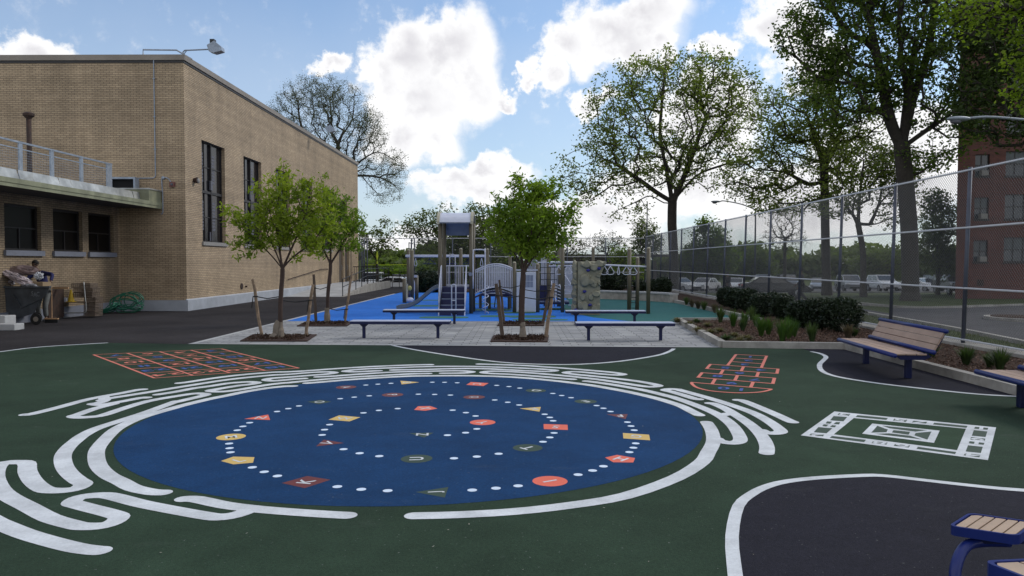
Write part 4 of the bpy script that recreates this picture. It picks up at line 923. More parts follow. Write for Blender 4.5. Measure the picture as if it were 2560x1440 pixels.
# game table with attached seat, near right corner
gt = thing('picnic_table', 'slatted square table with a fixed seat on a curved blue pipe', 'table', (2.35, 2.9, 0))
def slab(name, c, ang, hx, hy, z, th, nsl, axis, par, rim=.05, vdir=None):
    ca, sa = math.cos(ang), math.sin(ang); vx, vy = vdir if vdir else (-sa, ca)
    R = lambda u, v, w: (c[0]+u*ca+v*vx, c[1]+u*sa+v*vy, w)
    def ring(h1, h2, r):
        pts = []
        for (sx_, sy2, a0) in ((1,1,0),(-1,1,90),(-1,-1,180),(1,-1,270)):
            for k in range(5): a = rad(a0 + k*22.5); pts.append((sx_*(h1-r)+r*math.cos(a), sy2*(h2-r)+r*math.sin(a)))
        return pts
    o_ = ring(hx, hy, .04); i_ = ring(hx-.014, hy-.014, .034); n = len(o_)
    vs = [R(u, v, z-rim) for u, v in o_] + [R(u, v, z+.004) for u, v in o_] + [R(u, v, z+.004) for u, v in i_] + [R(u, v, z-.02) for u, v in i_] + [R(u, v, z-rim) for u, v in i_]
    fs = []
    for k in range(4):
        for i in range(n): fs.append((k*n+i, k*n+(i+1)%n, (k+1)*n+(i+1)%n, (k+1)*n+i))
    f = MB().add(vs, fs + [tuple(range(4*n, 5*n))]).build(name + '_frame', m_bluep, par)
    H = hx-.018 if axis == 0 else hy-.018; O = hy-.018 if axis == 0 else hx-.018; w = 2*H/nsl
    for k in range(nsl):
        a, b = -H + w*k + .0045, -H + w*(k+1) - .0045
        e0 = .02 if k == 0 else 0; e1 = .02 if k == nsl-1 else 0
        pr = [(a, -O+e0), (a+e0, -O), (b-e1, -O), (b, -O+e1), (b, O-e1), (b-e1, O), (a+e0, O), (a, O-e0)]
        if axis: pr = [(v, u) for u, v in pr][::-1]
        MB().add([R(u, v, z-.018) for u, v in pr] + [R(u, v, z) for u, v in pr], [tuple(range(8))[::-1], tuple(range(8, 16))] + [(i, (i+1)%8, 8+(i+1)%8, 8+i) for i in range(8)]).build('slat', m_wood2, f)
A_, B_2, D_2 = G(2371, 1316, .42), G(2546, 1342, .42), G(2423, 1283, .42)
sc_ = ((B_2[0]+D_2[0])/2, (B_2[1]+D_2[1])/2); sang = math.atan2(B_2[1]-A_[1], B_2[0]-A_[0])
sw_ = math.hypot(B_2[0]-A_[0], B_2[1]-A_[1]); sd_ = math.hypot(D_2[0]-A_[0], D_2[1]-A_[1])
slab('seat', sc_, sang, sw_/2, sd_/2, .42, .05, 5, 0, gt, rim=.045, vdir=norm2(A_, D_2))
T0, T1 = G(2453, 1404, .74), G(2560, 1399, .74); tang = math.atan2(T1[1]-T0[1], T1[0]-T0[0])
T2 = G(2545, 1440, .74); tv = norm2(T2, T0); tu = norm2(T0, T1)
slab('tabletop', (T0[0]+.45*tu[0]-.45*tv[0], T0[1]+.45*tu[1]-.45*tv[1]), tang, .45, .45, .74, .05, 8, 0, gt, rim=.05, vdir=tv)
s0 = sc_
pth = smooth([(s0[0]+.12, s0[1]-.02, .335), (s0[0]-.02, s0[1]-.02, .335), (s0[0]-.13, s0[1]-.06, .325), (s0[0]-.21, s0[1]-.12, .26), (s0[0]-.235, s0[1]-.16, .17), (s0[0]-.2, s0[1]-.22, .09), (s0[0]-.1, s0[1]-.32, .045), (s0[0]+.1, s0[1]-.7, .045), (T0[0]+.55, T0[1]-.35, .045)], 4)
pth = [(a-.045, b, c) for a, b, c in pth]
MB().tube(pth, .028, 12).build('pipe_arm', m_bluep, gt, smooth=True)
MB().box(s0[0]-.09, s0[0]+.15, s0[1]-.05, s0[1]+.03, .335, .374).build('seat_bracket', m_navy, gt)
MB().lathe((T0[0]+.55, T0[1]-.35, 0), [(.2, 0), (.2, .02), (.05, .03), (.05, .68)], 16).build('pedestal', m_bluep, gt)

# ------------------------------------------------------------ fences
m_post = M('fence_post', (.085, .095, .125), .5, .15, 8.0, metal=.3, grime=.15)
m_rail = M('fence_rail', (.62, .63, .66), .45, .1, 8.0, metal=.3)
m_wire = M('fence_wire', (.125, .13, .14), .6, .1, 8.0, metal=.2)
def mesh_wires(p0, p1, z0, z1, lean, pitch=.052, r=.0031):
    # two families of straight diagonal wires as thin triangular prisms
    p0 = np.array(p0); p1 = np.array(p1); Ld = np.linalg.norm(p1-p0); d = (p1-p0)/Ld; n = np.array([-d[1], d[0]]); H = z1-z0
    starts = np.arange(-H, Ld, pitch*1.414)
    V = []; segs = []
    for fam in (1, -1):
        for s in starts:
            a, b = s, s+H; za, zb = (z0, z1) if fam == 1 else (z1, z0)
            if a < 0: za = za + (0-a)*(1 if fam == 1 else -1); a = 0
            if b > Ld: zb = zb - (b-Ld)*(1 if fam == 1 else -1); b = Ld
            if b - a > .01: segs.append((a, za, b, zb, fam))
    for (a, za, b, zb, fam) in segs:
        t = np.array([b-a, zb-za]); t = t/np.linalg.norm(t); m = np.array([-t[1], t[0]])
        for (u, z) in ((a, za), (b, zb)):
            for k in range(3):
                ang = 2*math.pi*k/3 + .5; o1, o2 = r*math.cos(ang), r*math.sin(ang)
                uu = u + m[0]*o1; zz = z + m[1]*o1; off = o2 + fam*.0022
                V.append((p0[0]+d[0]*uu+n[0]*off + lean[0]*zz, p0[1]+d[1]*uu+n[1]*off + lean[1]*zz, zz))
    V = np.array(V); k = len(segs); base = np.arange(k)*6
    F_ = np.concatenate([np.stack([base+i, base+(i+1)%3, base+3+(i+1)%3, base+3+i], 1) for i in range(3)])
    return V, F_
LN = .022
rf = thing('chain_link_fence', 'tall grey chain link fence along the right side of the playground', 'fence', (9.25, 30, 0))
ysf = [55.3 - 3.055*k for k in range(0, 19)]
for y in ysf: MB().tube([(9.25, y, .0), (9.25+LN*3.78, y, 3.78)], .042, 8).build('post', m_post, rf, smooth=True)
for z in (.2, 1.27, 2.53, 3.72): MB().tube([(9.25+LN*z-.03, ysf[-1], z), (9.25+LN*z-.03, 55.3, z)], .021, 6).build('rail', m_rail, rf)
V, Fq = mesh_wires((9.29, ysf[-1]), (9.29, 55.3), .08, 3.78, (LN, 0)); np_mesh('wire_mesh', V, Fq, m_wire, rf)
bf_ = thing('chain_link_fence', 'chain link fence across the back of the playground', 'fence', (1, 55.3, 0))
xg = P(1036, 657, 55.3)[0]; xsb = [xg + (9.2-xg)*k/6 for k in range(7)]
for x in xsb[:-1]: MB().tube([(x, 55.3, 0), (x, 55.3, 3.66)], .045, 8).build('post', m_post, bf_, smooth=True)
for z in (.11, 1.1, 2.25, 3.62): MB().tube([(xg, 55.27, z), (9.2, 55.27, z)], .022, 6).build('rail', m_rail, bf_)
V, Fq = mesh_wires((xg, 55.3), (9.2, 55.3), .08, 3.66, (0, 0), pitch=.058); np_mesh('wire_mesh', V, Fq, m_wire, bf_)
gg = thing('fence_gate_frame', 'open double gate with a high bar at the back left of the yard', 'gate', (-10, 55.3, 0))
xs_ = [P(q, 657, 55.3)[0] for q in (904, 911, 918, 1029)]
for x in xs_: MB().tube([(x, 55.3, 0), (x, 55.3, 3.6)], .05, 8).build('post', m_post, gg, smooth=True)
MB().tube([(xs_[0], 55.3, 3.6), (xg, 55.3, 3.6)], .024, 6).build('top_bar', m_rail, gg)
for x, s in ((xs_[2]-.1, -1), (xs_[3]+.12, 1)):
    MB().box(x-.03, x+.03, 53.2, 55.2, .3, .36).box(x-.03, x+.03, 53.2, 55.2, 3.2, 3.26).box(x-.03, x+.03, 53.2, 53.26, .36, 3.2).box(x-.03, x+.03, 54.2, 54.25, .36, 3.2).build('gate_leaf', m_post, gg)
# ------------------------------------------------------------ street lamps and far pole
m_lamp = M('lamp_grey', (.24, .27, .31), .5, .1, 4.0, metal=.3)
def cobra(px, py_top, Y, arm_px, arm_py, lab):
    x, _, z = P(px, py_top, Y); ax_, _, az_ = P(arm_px, arm_py, Y)
    t = thing('street_lamp', lab, 'street lamp', (x, Y, terrain(Y)), 'cobra head street lamps')
    MB().tube([(x, Y, terrain(Y)-.2), (x, Y, z)], [.1, .06], 8).build('pole', m_post, t, smooth=True)
    s = 1 if ax_ > x else -1
    MB().tube(smooth([(x, Y, z-.15), (x+(ax_-x)*.35, Y, z+(az_-z)*.6), (x+(ax_-x)*.75, Y, az_+.05), (ax_-s*.5, Y, az_+.02)], 4), .045, 8).build('arm', m_lamp, t, smooth=True)
    hd = MB().blob((ax_-s*.12, Y, az_), (.42, .16, .09), 14, 8).build('head', m_lamp, t, smooth=True)
    MB().blob((ax_-s*.02, Y, az_-.09), (.2, .12, .09), 10, 6).build('lens', m_blind, hd, smooth=True)
cobra(1889, 520, 62, 1786, 504, 'cobra head street lamp behind the fence right of the largest round tree')
cobra(2790, 330, 26, 2388, 297, 'pale street lamp reaching in from the right edge before the brick apartment house')
x, _, z = P(1618, 505, 70); fp = thing('flag_pole', 'slim dark pole behind the far corner of the fence', 'pole', (x, 70, terrain(70)))
MB().tube([(x, 70, terrain(70)-.2), (x, 70, z)], [.09, .05], 8).build('pole', m_post, fp)
m_hivis = M('sign_yellow_green', (.50, .62, .03), .5, .05, 4)
x, _, z = P(943, 640, 58); sg = thing('crossing_sign', 'narrow yellow green road sign beyond the gate', 'sign', (x, 58, terrain(58)))
MB().box(x-.03, x+.03, 57.97, 58.03, terrain(58), z-.35).build('post', m_black, sg)
MB().add([(x-.09,58,z),(x,58,z-.42),(x+.09,58,z),(x,58,z+.42),(x-.09,57.95,z),(x,57.95,z-.42),(x+.09,57.95,z),(x,57.95,z+.42)], [(3,2,1,0),(4,5,6,7)]+[(i,(i+1)%4,4+(i+1)%4,4+i) for i in range(4)]).build('plate', m_hivis, sg)
MB().box(x-.05, x+.05, 57.96, 58.02, z-.62, z-.42).build('lower_plate', m_hivis, sg)
mb = MB().box(P(912,660,61)[0], P(1020,660,61)[0], 61, 61.04, hz_(662.5,61), hz_(661,61)); tag(mb.build('barrier_tape', m_hivis), 'thin yellow green line strung across beyond the open gate', 'tape')
# ------------------------------------------------------------ playground equipment
m_tan = M('play_post_tan', (.105, .088, .056), .5, .08, 3.0)
m_tanl = M('play_cap_tan', (.38, .35, .26), .5, .08, 3.0)
m_pw = M('play_white', (.56, .58, .68), .4, .05, 5.0)
m_pw2 = M('play_panel_white', (.50, .53, .60), .5, .05, 5.0)
m_pnavy = M('play_navy', (.010, .013, .075), .45, .1, 5.0)
m_pgrey = M('play_slide_grey', (.12, .15, .19), .4, .1, 5.0)
m_punder = M('play_panel_blue_grey', (.20, .23, .31), .6, .1, 5.0)
m_rope = M('rope_black', (.012, .012, .014), .8, .1, 9.0)
m_rock = M('climb_rock', (.235, .225, .165), .75, .12, 6.0, bump=.3, bscale=60, grime=.15, gscale=3)
m_hold = M('hold_blue', (.02, .02, .20), .4, .1, 6.0)
def XZ(px, py, Y): p = P(px, py, Y); return p[0], p[2]
def post(px, topy, Y, par, r=.062, mat=None, cap=True):
    x, z = XZ(px, topy, Y)
    o = MB().tube([(x, Y, 0), (x, Y, z-.03)], r, 12).build('post', mat or m_tan, par, smooth=True)
    if cap: MB().blob((x, Y, z-.03), (r*.98, r*.98, .045), 12, 6).build('cap', m_tanl if mat is None else mat, o, smooth=True)
    return x
ps = thing('play_structure', 'play tower with roof, navy stairs, arched bridge and climbing panels', 'play structure', (P(1140,780,26.8)[0], 26.8, 0))
YF, YB = 26.3, 27.35
xl = post(1100, 545, YF, ps, .072, cap=False); xr = post(1177.5, 545, YF, ps, .072, cap=False); xl2 = post(1110.5, 545, YB, ps, .072, cap=False); xr2 = post(1183, 545, YB, ps, .072, cap=False)
# roof: ribbed barrel sheet between two tan arches
prof = [(YF-.18, 3.22), (YF-.05, 3.40), (YF+.18, 3.54), (YF+.45, 3.58), (YF+.75, 3.52), (YF+1.0, 3.34), (YF+1.2, 3.08), (YF+1.32, 2.84)]
pr = smooth(prof, 4); n = len(pr)
def sheet(x0, x1, dz, rib=0):
    mb = MB(); N_ = 60 if rib else 1
    for i in range(N_+1):
        x = x0+(x1-x0)*i/N_; e = rib*(i % 2)
        for (y, z) in pr: mb.v.append((x, y, z+dz+e))
    for i in range(N_):
        for j in range(n-1): a = i*n+j; mb.f.append((a, a+n, a+n+1, a+1))
    return mb
rf_ = sheet(xl-.02, xr2+.02, 0, .012).build('roof_sheet', m_pw, ps)
sheet(xl-.02, xr2+.02, -.03).build('roof_lining', m_punder, rf_)
for (x0, x1) in ((xl-.10, xl-.0), (xl2-.01, xl2+.05), (xr-.06, xr+.02), (xr2-.02, xr2+.08)):
    mb = MB()
    vs = []
    for (y, z) in pr: vs += [(x0, y, z+.05), (x1, y, z+.05), (x1, y, z-.06), (x0, y, z-.06)]
    fs = [(0,1,2,3), tuple(4*(n-1)+k for k in (3,2,1,0))]
    for j in range(n-1):
        for k in range(4): a = 4*j; fs.append((a+k, a+4+k, a+4+(k+1)%4, a+(k+1)%4))
    if x0 in (xl2-.01, xr-.06): continue
    mb.add(vs, fs).build('roof_arch', m_tanl, ps)
zd = .94
MB().box(xl-.02, xr2+.02, YF-.02, YB+.05, zd-.06, zd).build('deck', m_pnavy, ps)
# stairs towards the pavers
sa, sb = P(1104, 700, 25.9)[0], P(1163, 700, 25.9)[0]
stp = MB(); nst = 4
for k in range(nst):
    y1 = YF-.04-.26*k; z1 = zd - .2*(k+1)+.02
    stp.box(sa, sb, y1-.26, y1+.0, z1-.03, z1); stp.box(sa, sb, y1-.012, y1, z1, z1+.17)
stp.build('stair_treads', m_pnavy, ps)
edge = MB()
for k in range(nst): y1 = YF-.04-.26*k; z1 = zd-.2*(k+1)+.02; edge.box(sa, sb, y1-.268, y1-.26, z1-.032, z1+.004)
edge.build('tread_edges', m_punder, ps)
MB().add([(sa,YF-.05,zd),(sa,YF-1.1,.12),(sa,YF-1.1,0),(sa,YF-.6,0),(sa,YF-.05,.5),(sb,YF-.05,zd),(sb,YF-1.1,.12),(sb,YF-1.1,0),(sb,YF-.6,0),(sb,YF-.05,.5)], [(0,1,2,3,4),(9,8,7,6,5),(1,6,7,2)]).build('stair_sides', m_pnavy, ps)
for x in (sa-.03, sb+.03):
    mb = MB().add([(x-.012,YF-.1,.95),(x-.012,YF-1.0,.25),(x-.012,YF-1.05,.45),(x-.012,YF-.95,.95),(x-.012,YF-.3,1.68),(x-.012,YF-.1,1.72),(x+.012,YF-.1,.95),(x+.012,YF-1.0,.25),(x+.012,YF-1.05,.45),(x+.012,YF-.95,.95),(x+.012,YF-.3,1.68),(x+.012,YF-.1,1.72)],
      [(0,1,2,3,4,5),(11,10,9,8,7,6)]+[(i,6+i,6+(i+1)%6,(i+1)%6) for i in range(6)])
    mb.build('stair_guard', m_pw, ps)
    MB().tube([(x, YF-1.02, .3), (x, YF-1.12, 0)], .02, 6).build('guard_foot', m_pw, ps)
def hoop(xa, xb, Y, z0, z1, name='hoop', par=ps, r=.02):
    c = (xa+xb)/2; h = abs(xb-xa)/2
    pts = [(xa, Y, z0), (xa, Y, z1-h)] + [(c-h*math.cos(t), Y, z1-h+h*math.sin(t)) for t in [math.pi*i/8 for i in range(1, 8)]] + [(xb, Y, z1-h), (xb, Y, z0)]
    return MB().tube(pts, r, 8).build(name, m_pw, par, smooth=True)
x1_, _, zt_ = P(1129, 711, 25.0); x2_ = P(1139.5, 711, 25.0)[0]
h_ = hoop(x1_, x2_, 25.0, 0, zt_, 'hand_loop'); MB().box(x1_, x2_, 24.98, 25.02, .52, .55).build('rung', m_pw, h_)
hoop(P(1124,640,27.4)[0], P(1138,640,27.4)[0], 27.4, zd, P(1131,636,27.4)[2], 'hand_loop')
# guard of upright bars on the deck rear
mb = MB()
for px in (1113, 1117, 1121, 1142, 1146, 1150, 1158, 1165): x = P(px, 668, YB)[0]; mb.tube([(x, YB, zd), (x, YB, 1.68)], .012, 5)
mb.box(xl2, xr2, YB-.015, YB+.015, 1.67, 1.71).box(xl2, xr2, YB-.015, YB+.015, zd+.02, zd+.06); mb.build('deck_guard', m_pw, ps)
x = P(1181, 600, YF)[0]; MB().tube([(xr-.02, YF-.07, 1.4), (xr-.02, YF-.09, 1.4)], .07, 12).build('round_sign', m_punder, ps)
# slide to the left
sp = []
for (px, py) in ((1101,716),(1085,722),(1066,737),(1048,752),(1032,761),(1015,766),(1000,768),(994,771)):
    x, z = XZ(px, py, 26.75); sp.append((x, z-.04))
sp = smooth(sp, 3); mb = MB(); W2 = .26
for (x, z) in sp:
    for (dy, dz) in ((-W2-.02, .0), (-W2-.02, .13), (-W2, .14), (-W2+.02, .0), (W2-.02, .0), (W2, .14), (W2+.02, .13), (W2+.02, .0), (0, -.03)): mb.v.append((x, 26.75+dy, z+dz))
for i in range(len(sp)-1):
    for k in range(9): a = i*9; mb.f.append((a+k, a+9+k, a+9+(k+1)%9, a+(k+1)%9))
mb.f.append(tuple(range(9))); mb.f.append(tuple(range(len(mb.v)-9, len(mb.v)))[::-1])
sl = mb.build('slide', m_pgrey, ps, smooth=False)
MB().box(sp[-1][0]-.02, sp[-1][0]+.1, 26.5, 27.0, 0, sp[-1][1]).build('foot', m_punder, sl)
# pole with spiral, inverted-U frame
xa_, _, za_ = P(1183, 624, YF-.05); xb_ = P(1213, 624, YF-.05)[0]
fr_ = MB().tube(smooth([(xa_, YF-.1, zd-.05), (xa_, YF-.1, za_-.12), (xa_+.03, YF-.1, za_-.02), (xa_+.12, YF-.1, za_), (xb_-.12, YF-.1, za_), (xb_-.03, YF-.1, za_-.03), (xb_, YF-.1, za_-.15), (xb_, YF-.1, 0)], 3), .022, 8).build('spiral_pole', m_pw, ps, smooth=True)
hx = []
for i in range(0, 61): t = i/60; a = t*2*math.pi*3.2; hx.append((xb_+.115*math.cos(a), YF-.1+.115*math.sin(a), .02+t*.98))
MB().tube(hx, .014, 6).build('spiral', m_pw, fr_, smooth=True)
# arched bridge with baluster rails
bx0, bx1 = P(1188, 700, 27.5)[0], P(1291, 700, 27.5)[0]
def arc(t, z0, rise): return z0 + rise*math.sin(math.pi*t)
for (Y, nb) in ((27.3, 24), (28.4, 24)):
    g = MB(); N_ = 14
    for h0, r_ in ((1.52, .02), (.66, .018), (1.45, .014)): g.tube([(bx0+(bx1-bx0)*i/N_, Y, arc(i/N_, h0, .24)) for i in range(N_+1)], r_, 6)
    for i in range(nb): t = (i+.5)/nb; x = bx0+(bx1-bx0)*t; g.tube([(x, Y, arc(t, .66, .24)), (x, Y, arc(t, 1.5, .24))], .0125, 5)
    g.build('bridge_rail', m_pw, ps)
g = MB()
for i in range(14):
    t0, t1 = i/14, (i+.9)/14; xa2, xb2 = bx0+(bx1-bx0)*t0, bx0+(bx1-bx0)*t1; za2, zb2 = arc(t0, .56, .22), arc(t1, .56, .22)
    g.add([(xa2,27.32,za2),(xb2,27.32,zb2),(xb2,28.38,zb2),(xa2,28.38,za2),(xa2,27.32,za2-.06),(xb2,27.32,zb2-.06),(xb2,28.38,zb2-.06),(xa2,28.38,za2-.06)], [(0,1,2,3),(7,6,5,4),(0,4,5,1),(1,5,6,2),(2,6,7,3),(3,7,4,0)])
g.build('bridge_deck', m_pnavy, ps)
# hexagon platform under the bridge end, on short legs
pc = P(1248, 740, 28.6); hexp = [(pc[0]+.78*math.cos(i*math.pi/3), 29.3+.7*math.sin(i*math.pi/3)) for i in range(6)]
MB().poly(hexp, .5, .60).build('platform', m_pnavy, ps)
for i in (3, 4, 5, 0): MB().tube([(hexp[i][0]*.98+pc[0]*.02, hexp[i][1], 0), (hexp[i][0]*.98+pc[0]*.02, hexp[i][1], .5)], .06, 10).build('platform_leg', m_tan, ps)
# mid posts
for (px, ty, Y) in ((1152, 621, 28.3), (1275, 640, 29.5), (1286, 655, 26.8), (1344.5, 659, 26.9), (1371.6, 640, 28.5), (1363, 630, 31), (1398, 614, 30.5), (1406.5, 596, 26.9), (1483, 619, 31.5), (1219, 622, 31)):
    post(px, ty, Y, ps, .068)
# white panel with little windows
x0p, x1p = P(1291, 700, 26.8)[0], P(1340, 700, 26.8)[0]
wp_ = MB().bevel_box(x0p, x1p, 26.76, 26.84, .02, 1.46, .02).build('play_panel', m_pw2, ps)
for i in range(3):
    a = x0p+.32+.115*i
    for j in range(2): MB().bevel_box(a-.05, a+.05, 26.745, 26.765, .92+.23*j, 1.13+.23*j, .006).build('window', m_punder, wp_)
MB().box(x0p-.03, x1p+.06, 26.78, 26.82, 1.52, 1.56).build('panel_rail', m_pw, ps)
# rear enclosure: barred panels, navy steps, platform
for (pa, pb_, Y, z0_, z1_, nb) in ((1318, 1343, 29.5, .7, 1.85, 8), (1352, 1366, 29.0, .75, 1.95, 7), (1377, 1395, 30.0, .8, 1.6, 10), (1412, 1432, 28.5, .62, 1.55, 10)):
    xa3, xb3 = P(pa, 700, Y)[0], P(pb_, 700, Y)[0]; g = MB()
    for i in range(nb): x = xa3+(xb3-xa3)*(i+.5)/nb; g.tube([(x, Y, z0_), (x, Y, z1_+.12*math.sin(math.pi*(i+.5)/nb))], .012, 5)
    g.tube([(xa3+(xb3-xa3)*i/8, Y, z1_+.12*math.sin(math.pi*i/8)) for i in range(9)], .02, 6); g.box(xa3, xb3, Y-.015, Y+.015, z0_-.02, z0_+.02); g.build('barred_guard', m_pw, ps)
xa3, xb3 = P(1348, 740, 29)[0], P(1374, 740, 29)[0]
MB().box(xa3, xb3, 28.9, 28.96, .32, .92).box(xa3+.1, xb3-.1, 29.0, 29.05, .9, 1.35).build('navy_panel', m_pnavy, ps)
MB().box(xa3-.02, P(1420,740,29)[0], 28.3, 29.3, .22, .34).build('low_platform', m_pnavy, ps)
MB().box(xa3-.02, P(1420,740,29)[0], 28.27, 28.3, .30, .35).build('platform_edge', m_punder, ps)
# diagonal white ladder net
def ladder(p0, p1, w, n, mat, r, Y):
    g = MB(); a0, a1 = XZ(*p0, Y), XZ(*p1, Y)
    for s in (0, 1): g.tube([(a0[0]+s*w, Y, a0[1]-s*w*.35), (a1[0]+s*w, Y-.5, a1[1]-s*w*.35)], r, 6)
    for i in range(n): t = (i+.5)/n; x = a0[0]+(a1[0]-a0[0])*t; z = a0[1]+(a1[1]-a0[1])*t; y = Y-.5*t; g.tube([(x, y, z), (x+w, y, z-w*.35)], r*.85, 6)
    return g
ladder((1378, 703), (1388, 752), .32, 6, m_pw, .018, 28.2).build('climbing_ladder', m_pw, ps)
g = MB()
for i in range(5): z = .75+.22*i; g.tube([(P(1352,700,27.2)[0], 27.2, z), (P(1393,700,27.2)[0], 27.2, z)], .011, 5)
for px in (1362, 1386, 1393): x = P(px,700,27.2)[0]; g.tube([(x, 27.2, .2), (x, 27.2, 1.8)], .012, 5)
g.build('rope_net', m_rope, ps)
# curved climber with white hoops near the wall
g = MB()
xc, zc = XZ(1412, 745, 27.6)
for dx in (0, .34): g.tube(smooth([(xc+dx, 27.6, 1.35), (xc+.12+dx*.8, 27.4, 1.15), (xc+.3+dx*.6, 27.1, .8), (xc+.34+dx*.5, 27.0, .3), (xc+.3+dx*.4, 27.0, 0)], 3), .02, 6)
for t in (.25, .5, .75, 1.0): g.tube([(xc+.1, 27.2, t), (xc+.6, 27.1, t)], .016, 6)
g.build('curved_climber', m_pw, ps)
g = MB().tube([(P(1344,656,27.0)[0], 27.0, P(1344,656,27)[2]), (P(1372,656,27)[0], 27.0, P(1372,656,27)[2])], .02, 6)
g.tube([(P(1372,656,27)[0], 27.0, P(1372,656,27)[2]), (P(1432,656,27)[0], 27.0, P(1432,656,27)[2])], .042, 8).build('overhead_beam', m_pw, ps)
# brown roof shelter board behind
# ------------------------------------------------------------ overhead bar with spinning wheels (left)
ow = thing('overhead_wheel_track', 'white overhead track with navy hanging wheels left of the tower', 'play structure', (P(1030,753,35)[0], 34.6, 0))
for (px, ty, Y) in ((1021, 624, 34.8), (1030, 624.5, 34.0), (1219, 626, 34.4)): post(px, ty, Y, ow, .085 if px < 1200 else .08)
xa4, _, za4 = P(1014, 640, 34.4); xb4 = P(1224, 640, 34.4)[0]
MB().bevel_box(xa4, xb4, 34.3, 34.5, za4-.06, za4+.06, .02).build('track', m_pw, ow)
for px in (1074, 1126, 1172):
    x = P(px, 655, 34.4)[0]; zc = za4-.36; R_ = .30
    w = MB().tube([(x+R_*math.cos(i*math.pi/12), 34.4+R_*math.sin(i*math.pi/12), zc) for i in range(24)], .02, 6, closed=True).build('wheel', m_navy, ow, smooth=True)
    g = MB()
    for k in range(3): a = k*2.094+.5; g.tube([(x+R_*math.cos(a), 34.4+R_*math.sin(a), zc), (x, 34.4, za4-.11)], .014, 5)
    g.build('spoke', m_navy, w)
def ring(x, Y, zt, par, w=.11, h=.34):
    pts = smooth([(x, Y, zt), (x-w*.45, Y, zt-h*.35), (x-w, Y, zt-h*.75), (x-w*.75, Y, zt-h), (x, Y, zt-h*1.06), (x+w*.75, Y, zt-h), (x+w, Y, zt-h*.75), (x+w*.45, Y, zt-h*.35), (x, Y, zt)], 3)
    MB().tube(pts, .014, 6).build('hand_ring', m_pw, par, smooth=True)
for px in (1039, 1204): ring(P(px,650,34.3)[0], 34.3, za4-.1, ow, .06, .34)
# small activity posts at the slide foot
sp_ = thing('activity_panel', 'short tan posts with a small yellow and white spinner panel by the slide foot', 'play structure', (P(1020,756,33.5)[0], 33.5, 0))
post(1011, 696, 33.3, sp_, .09); post(1041.5, 689, 35.5, sp_, .09)
xq, zq = XZ(1018, 715, 33.3); MB().bevel_box(xq-.09, xq+.04, 33.25, 33.32, zq-.7, zq+.1, .01).build('panel', m_tanl, sp_)
MB().blob((xq+.12, 33.28, zq-.1), (.09, .06, .12), 10, 6).build('yellow_spinner', M('play_yellow', (.45, .42, .13), .5), sp_, smooth=True)
MB().blob((xq+.1, 33.28, zq-.45), (.05, .05, .2), 8, 6).build('navy_spinner', m_pnavy, sp_, smooth=True)
MB().blob((xq+.12, 33.28, .14), (.18, .15, .12), 10, 6).build('white_base', m_pw, sp_, smooth=True)
g = MB(); xq2 = P(1036, 740, 35.4)[0]
g.tube([(xq2-.22, 35.4, 0), (xq2-.08, 35.4, .12), (xq2, 35.4, .5), (xq2-.0, 35.4, .85), (xq2-.08, 35.4, 1.1)], .035, 8); g.box(xq2-.12, xq2+.14, 35.38, 35.42, 1.1, 1.22); g.build('white_hoop', m_pw, sp_)
# ------------------------------------------------------------ ring bars (right)
rb = thing('ring_bars', 'white bar with hanging hand rings ending at a tall tan post', 'play structure', (P(1600,785,26.5)[0], 26.6, 0))
post(1621.5, 619, 26.2, rb, .07); post(1573.5, 622, 27.4, rb, .075); post(1594, 643, 28.2, rb, .068)
xA, _, zA = P(1372, 665, 27.0); xB, _, zB = P(1625, 667, 26.2)
MB().tube([(xA, 27.0, zA), (P(1515,662,26.6)[0], 26.6, P(1515,662.5,26.6)[2]), (xB, 26.2, zB)], .03, 8).build('bar', m_pw, rb, smooth=True)
for px in (1397, 1419.5): ring(P(px,665,26.9)[0], 26.9, 1.67, rb, .13, .27)
for px, w in ((1511, .13), (1526, .13), (1546.5, .035), (1567, .14), (1583, .14)): ring(P(px,665,26.4)[0], 26.4, 1.69, rb, w, .29)
g = MB()
for px in (1578.5, 1590): x = P(px,700,27.6)[0]; g.tube([(x-.02, 27.6, 0), (x+.02, 27.6, 1.62)], .013, 5)
for i in range(8): z = .12+.2*i; g.tube([(P(1578,700,27.6)[0], 27.6, z), (P(1590.5,700,27.6)[0], 27.6, z)], .013, 5)
g.build('rope_ladder', m_rope, rb)
# ------------------------------------------------------------ climbing wall: moulded rock
cw = thing('climbing_wall', 'moulded tan rock climbing wall with small blue holds', 'climbing wall', (P(1470,788,25.6)[0], 25.7, 0))
rk = random.Random(3)
X0 = P(1446, 700, 25.6)[0]; X1 = P(1500, 700, 25.6)[0]; XL_ = P(1431, 700, 25.9)[0]
def rx(u, v): return X0 + u*(X1-X0) + (u*.22*max(0, (v-.72)/.28)) + (-.02*(1-u))
lumps = []
def Lp(px, py, rpx, rpy, amp, sq=0): lumps.append((px, py, rpx, rpy, amp, sq))
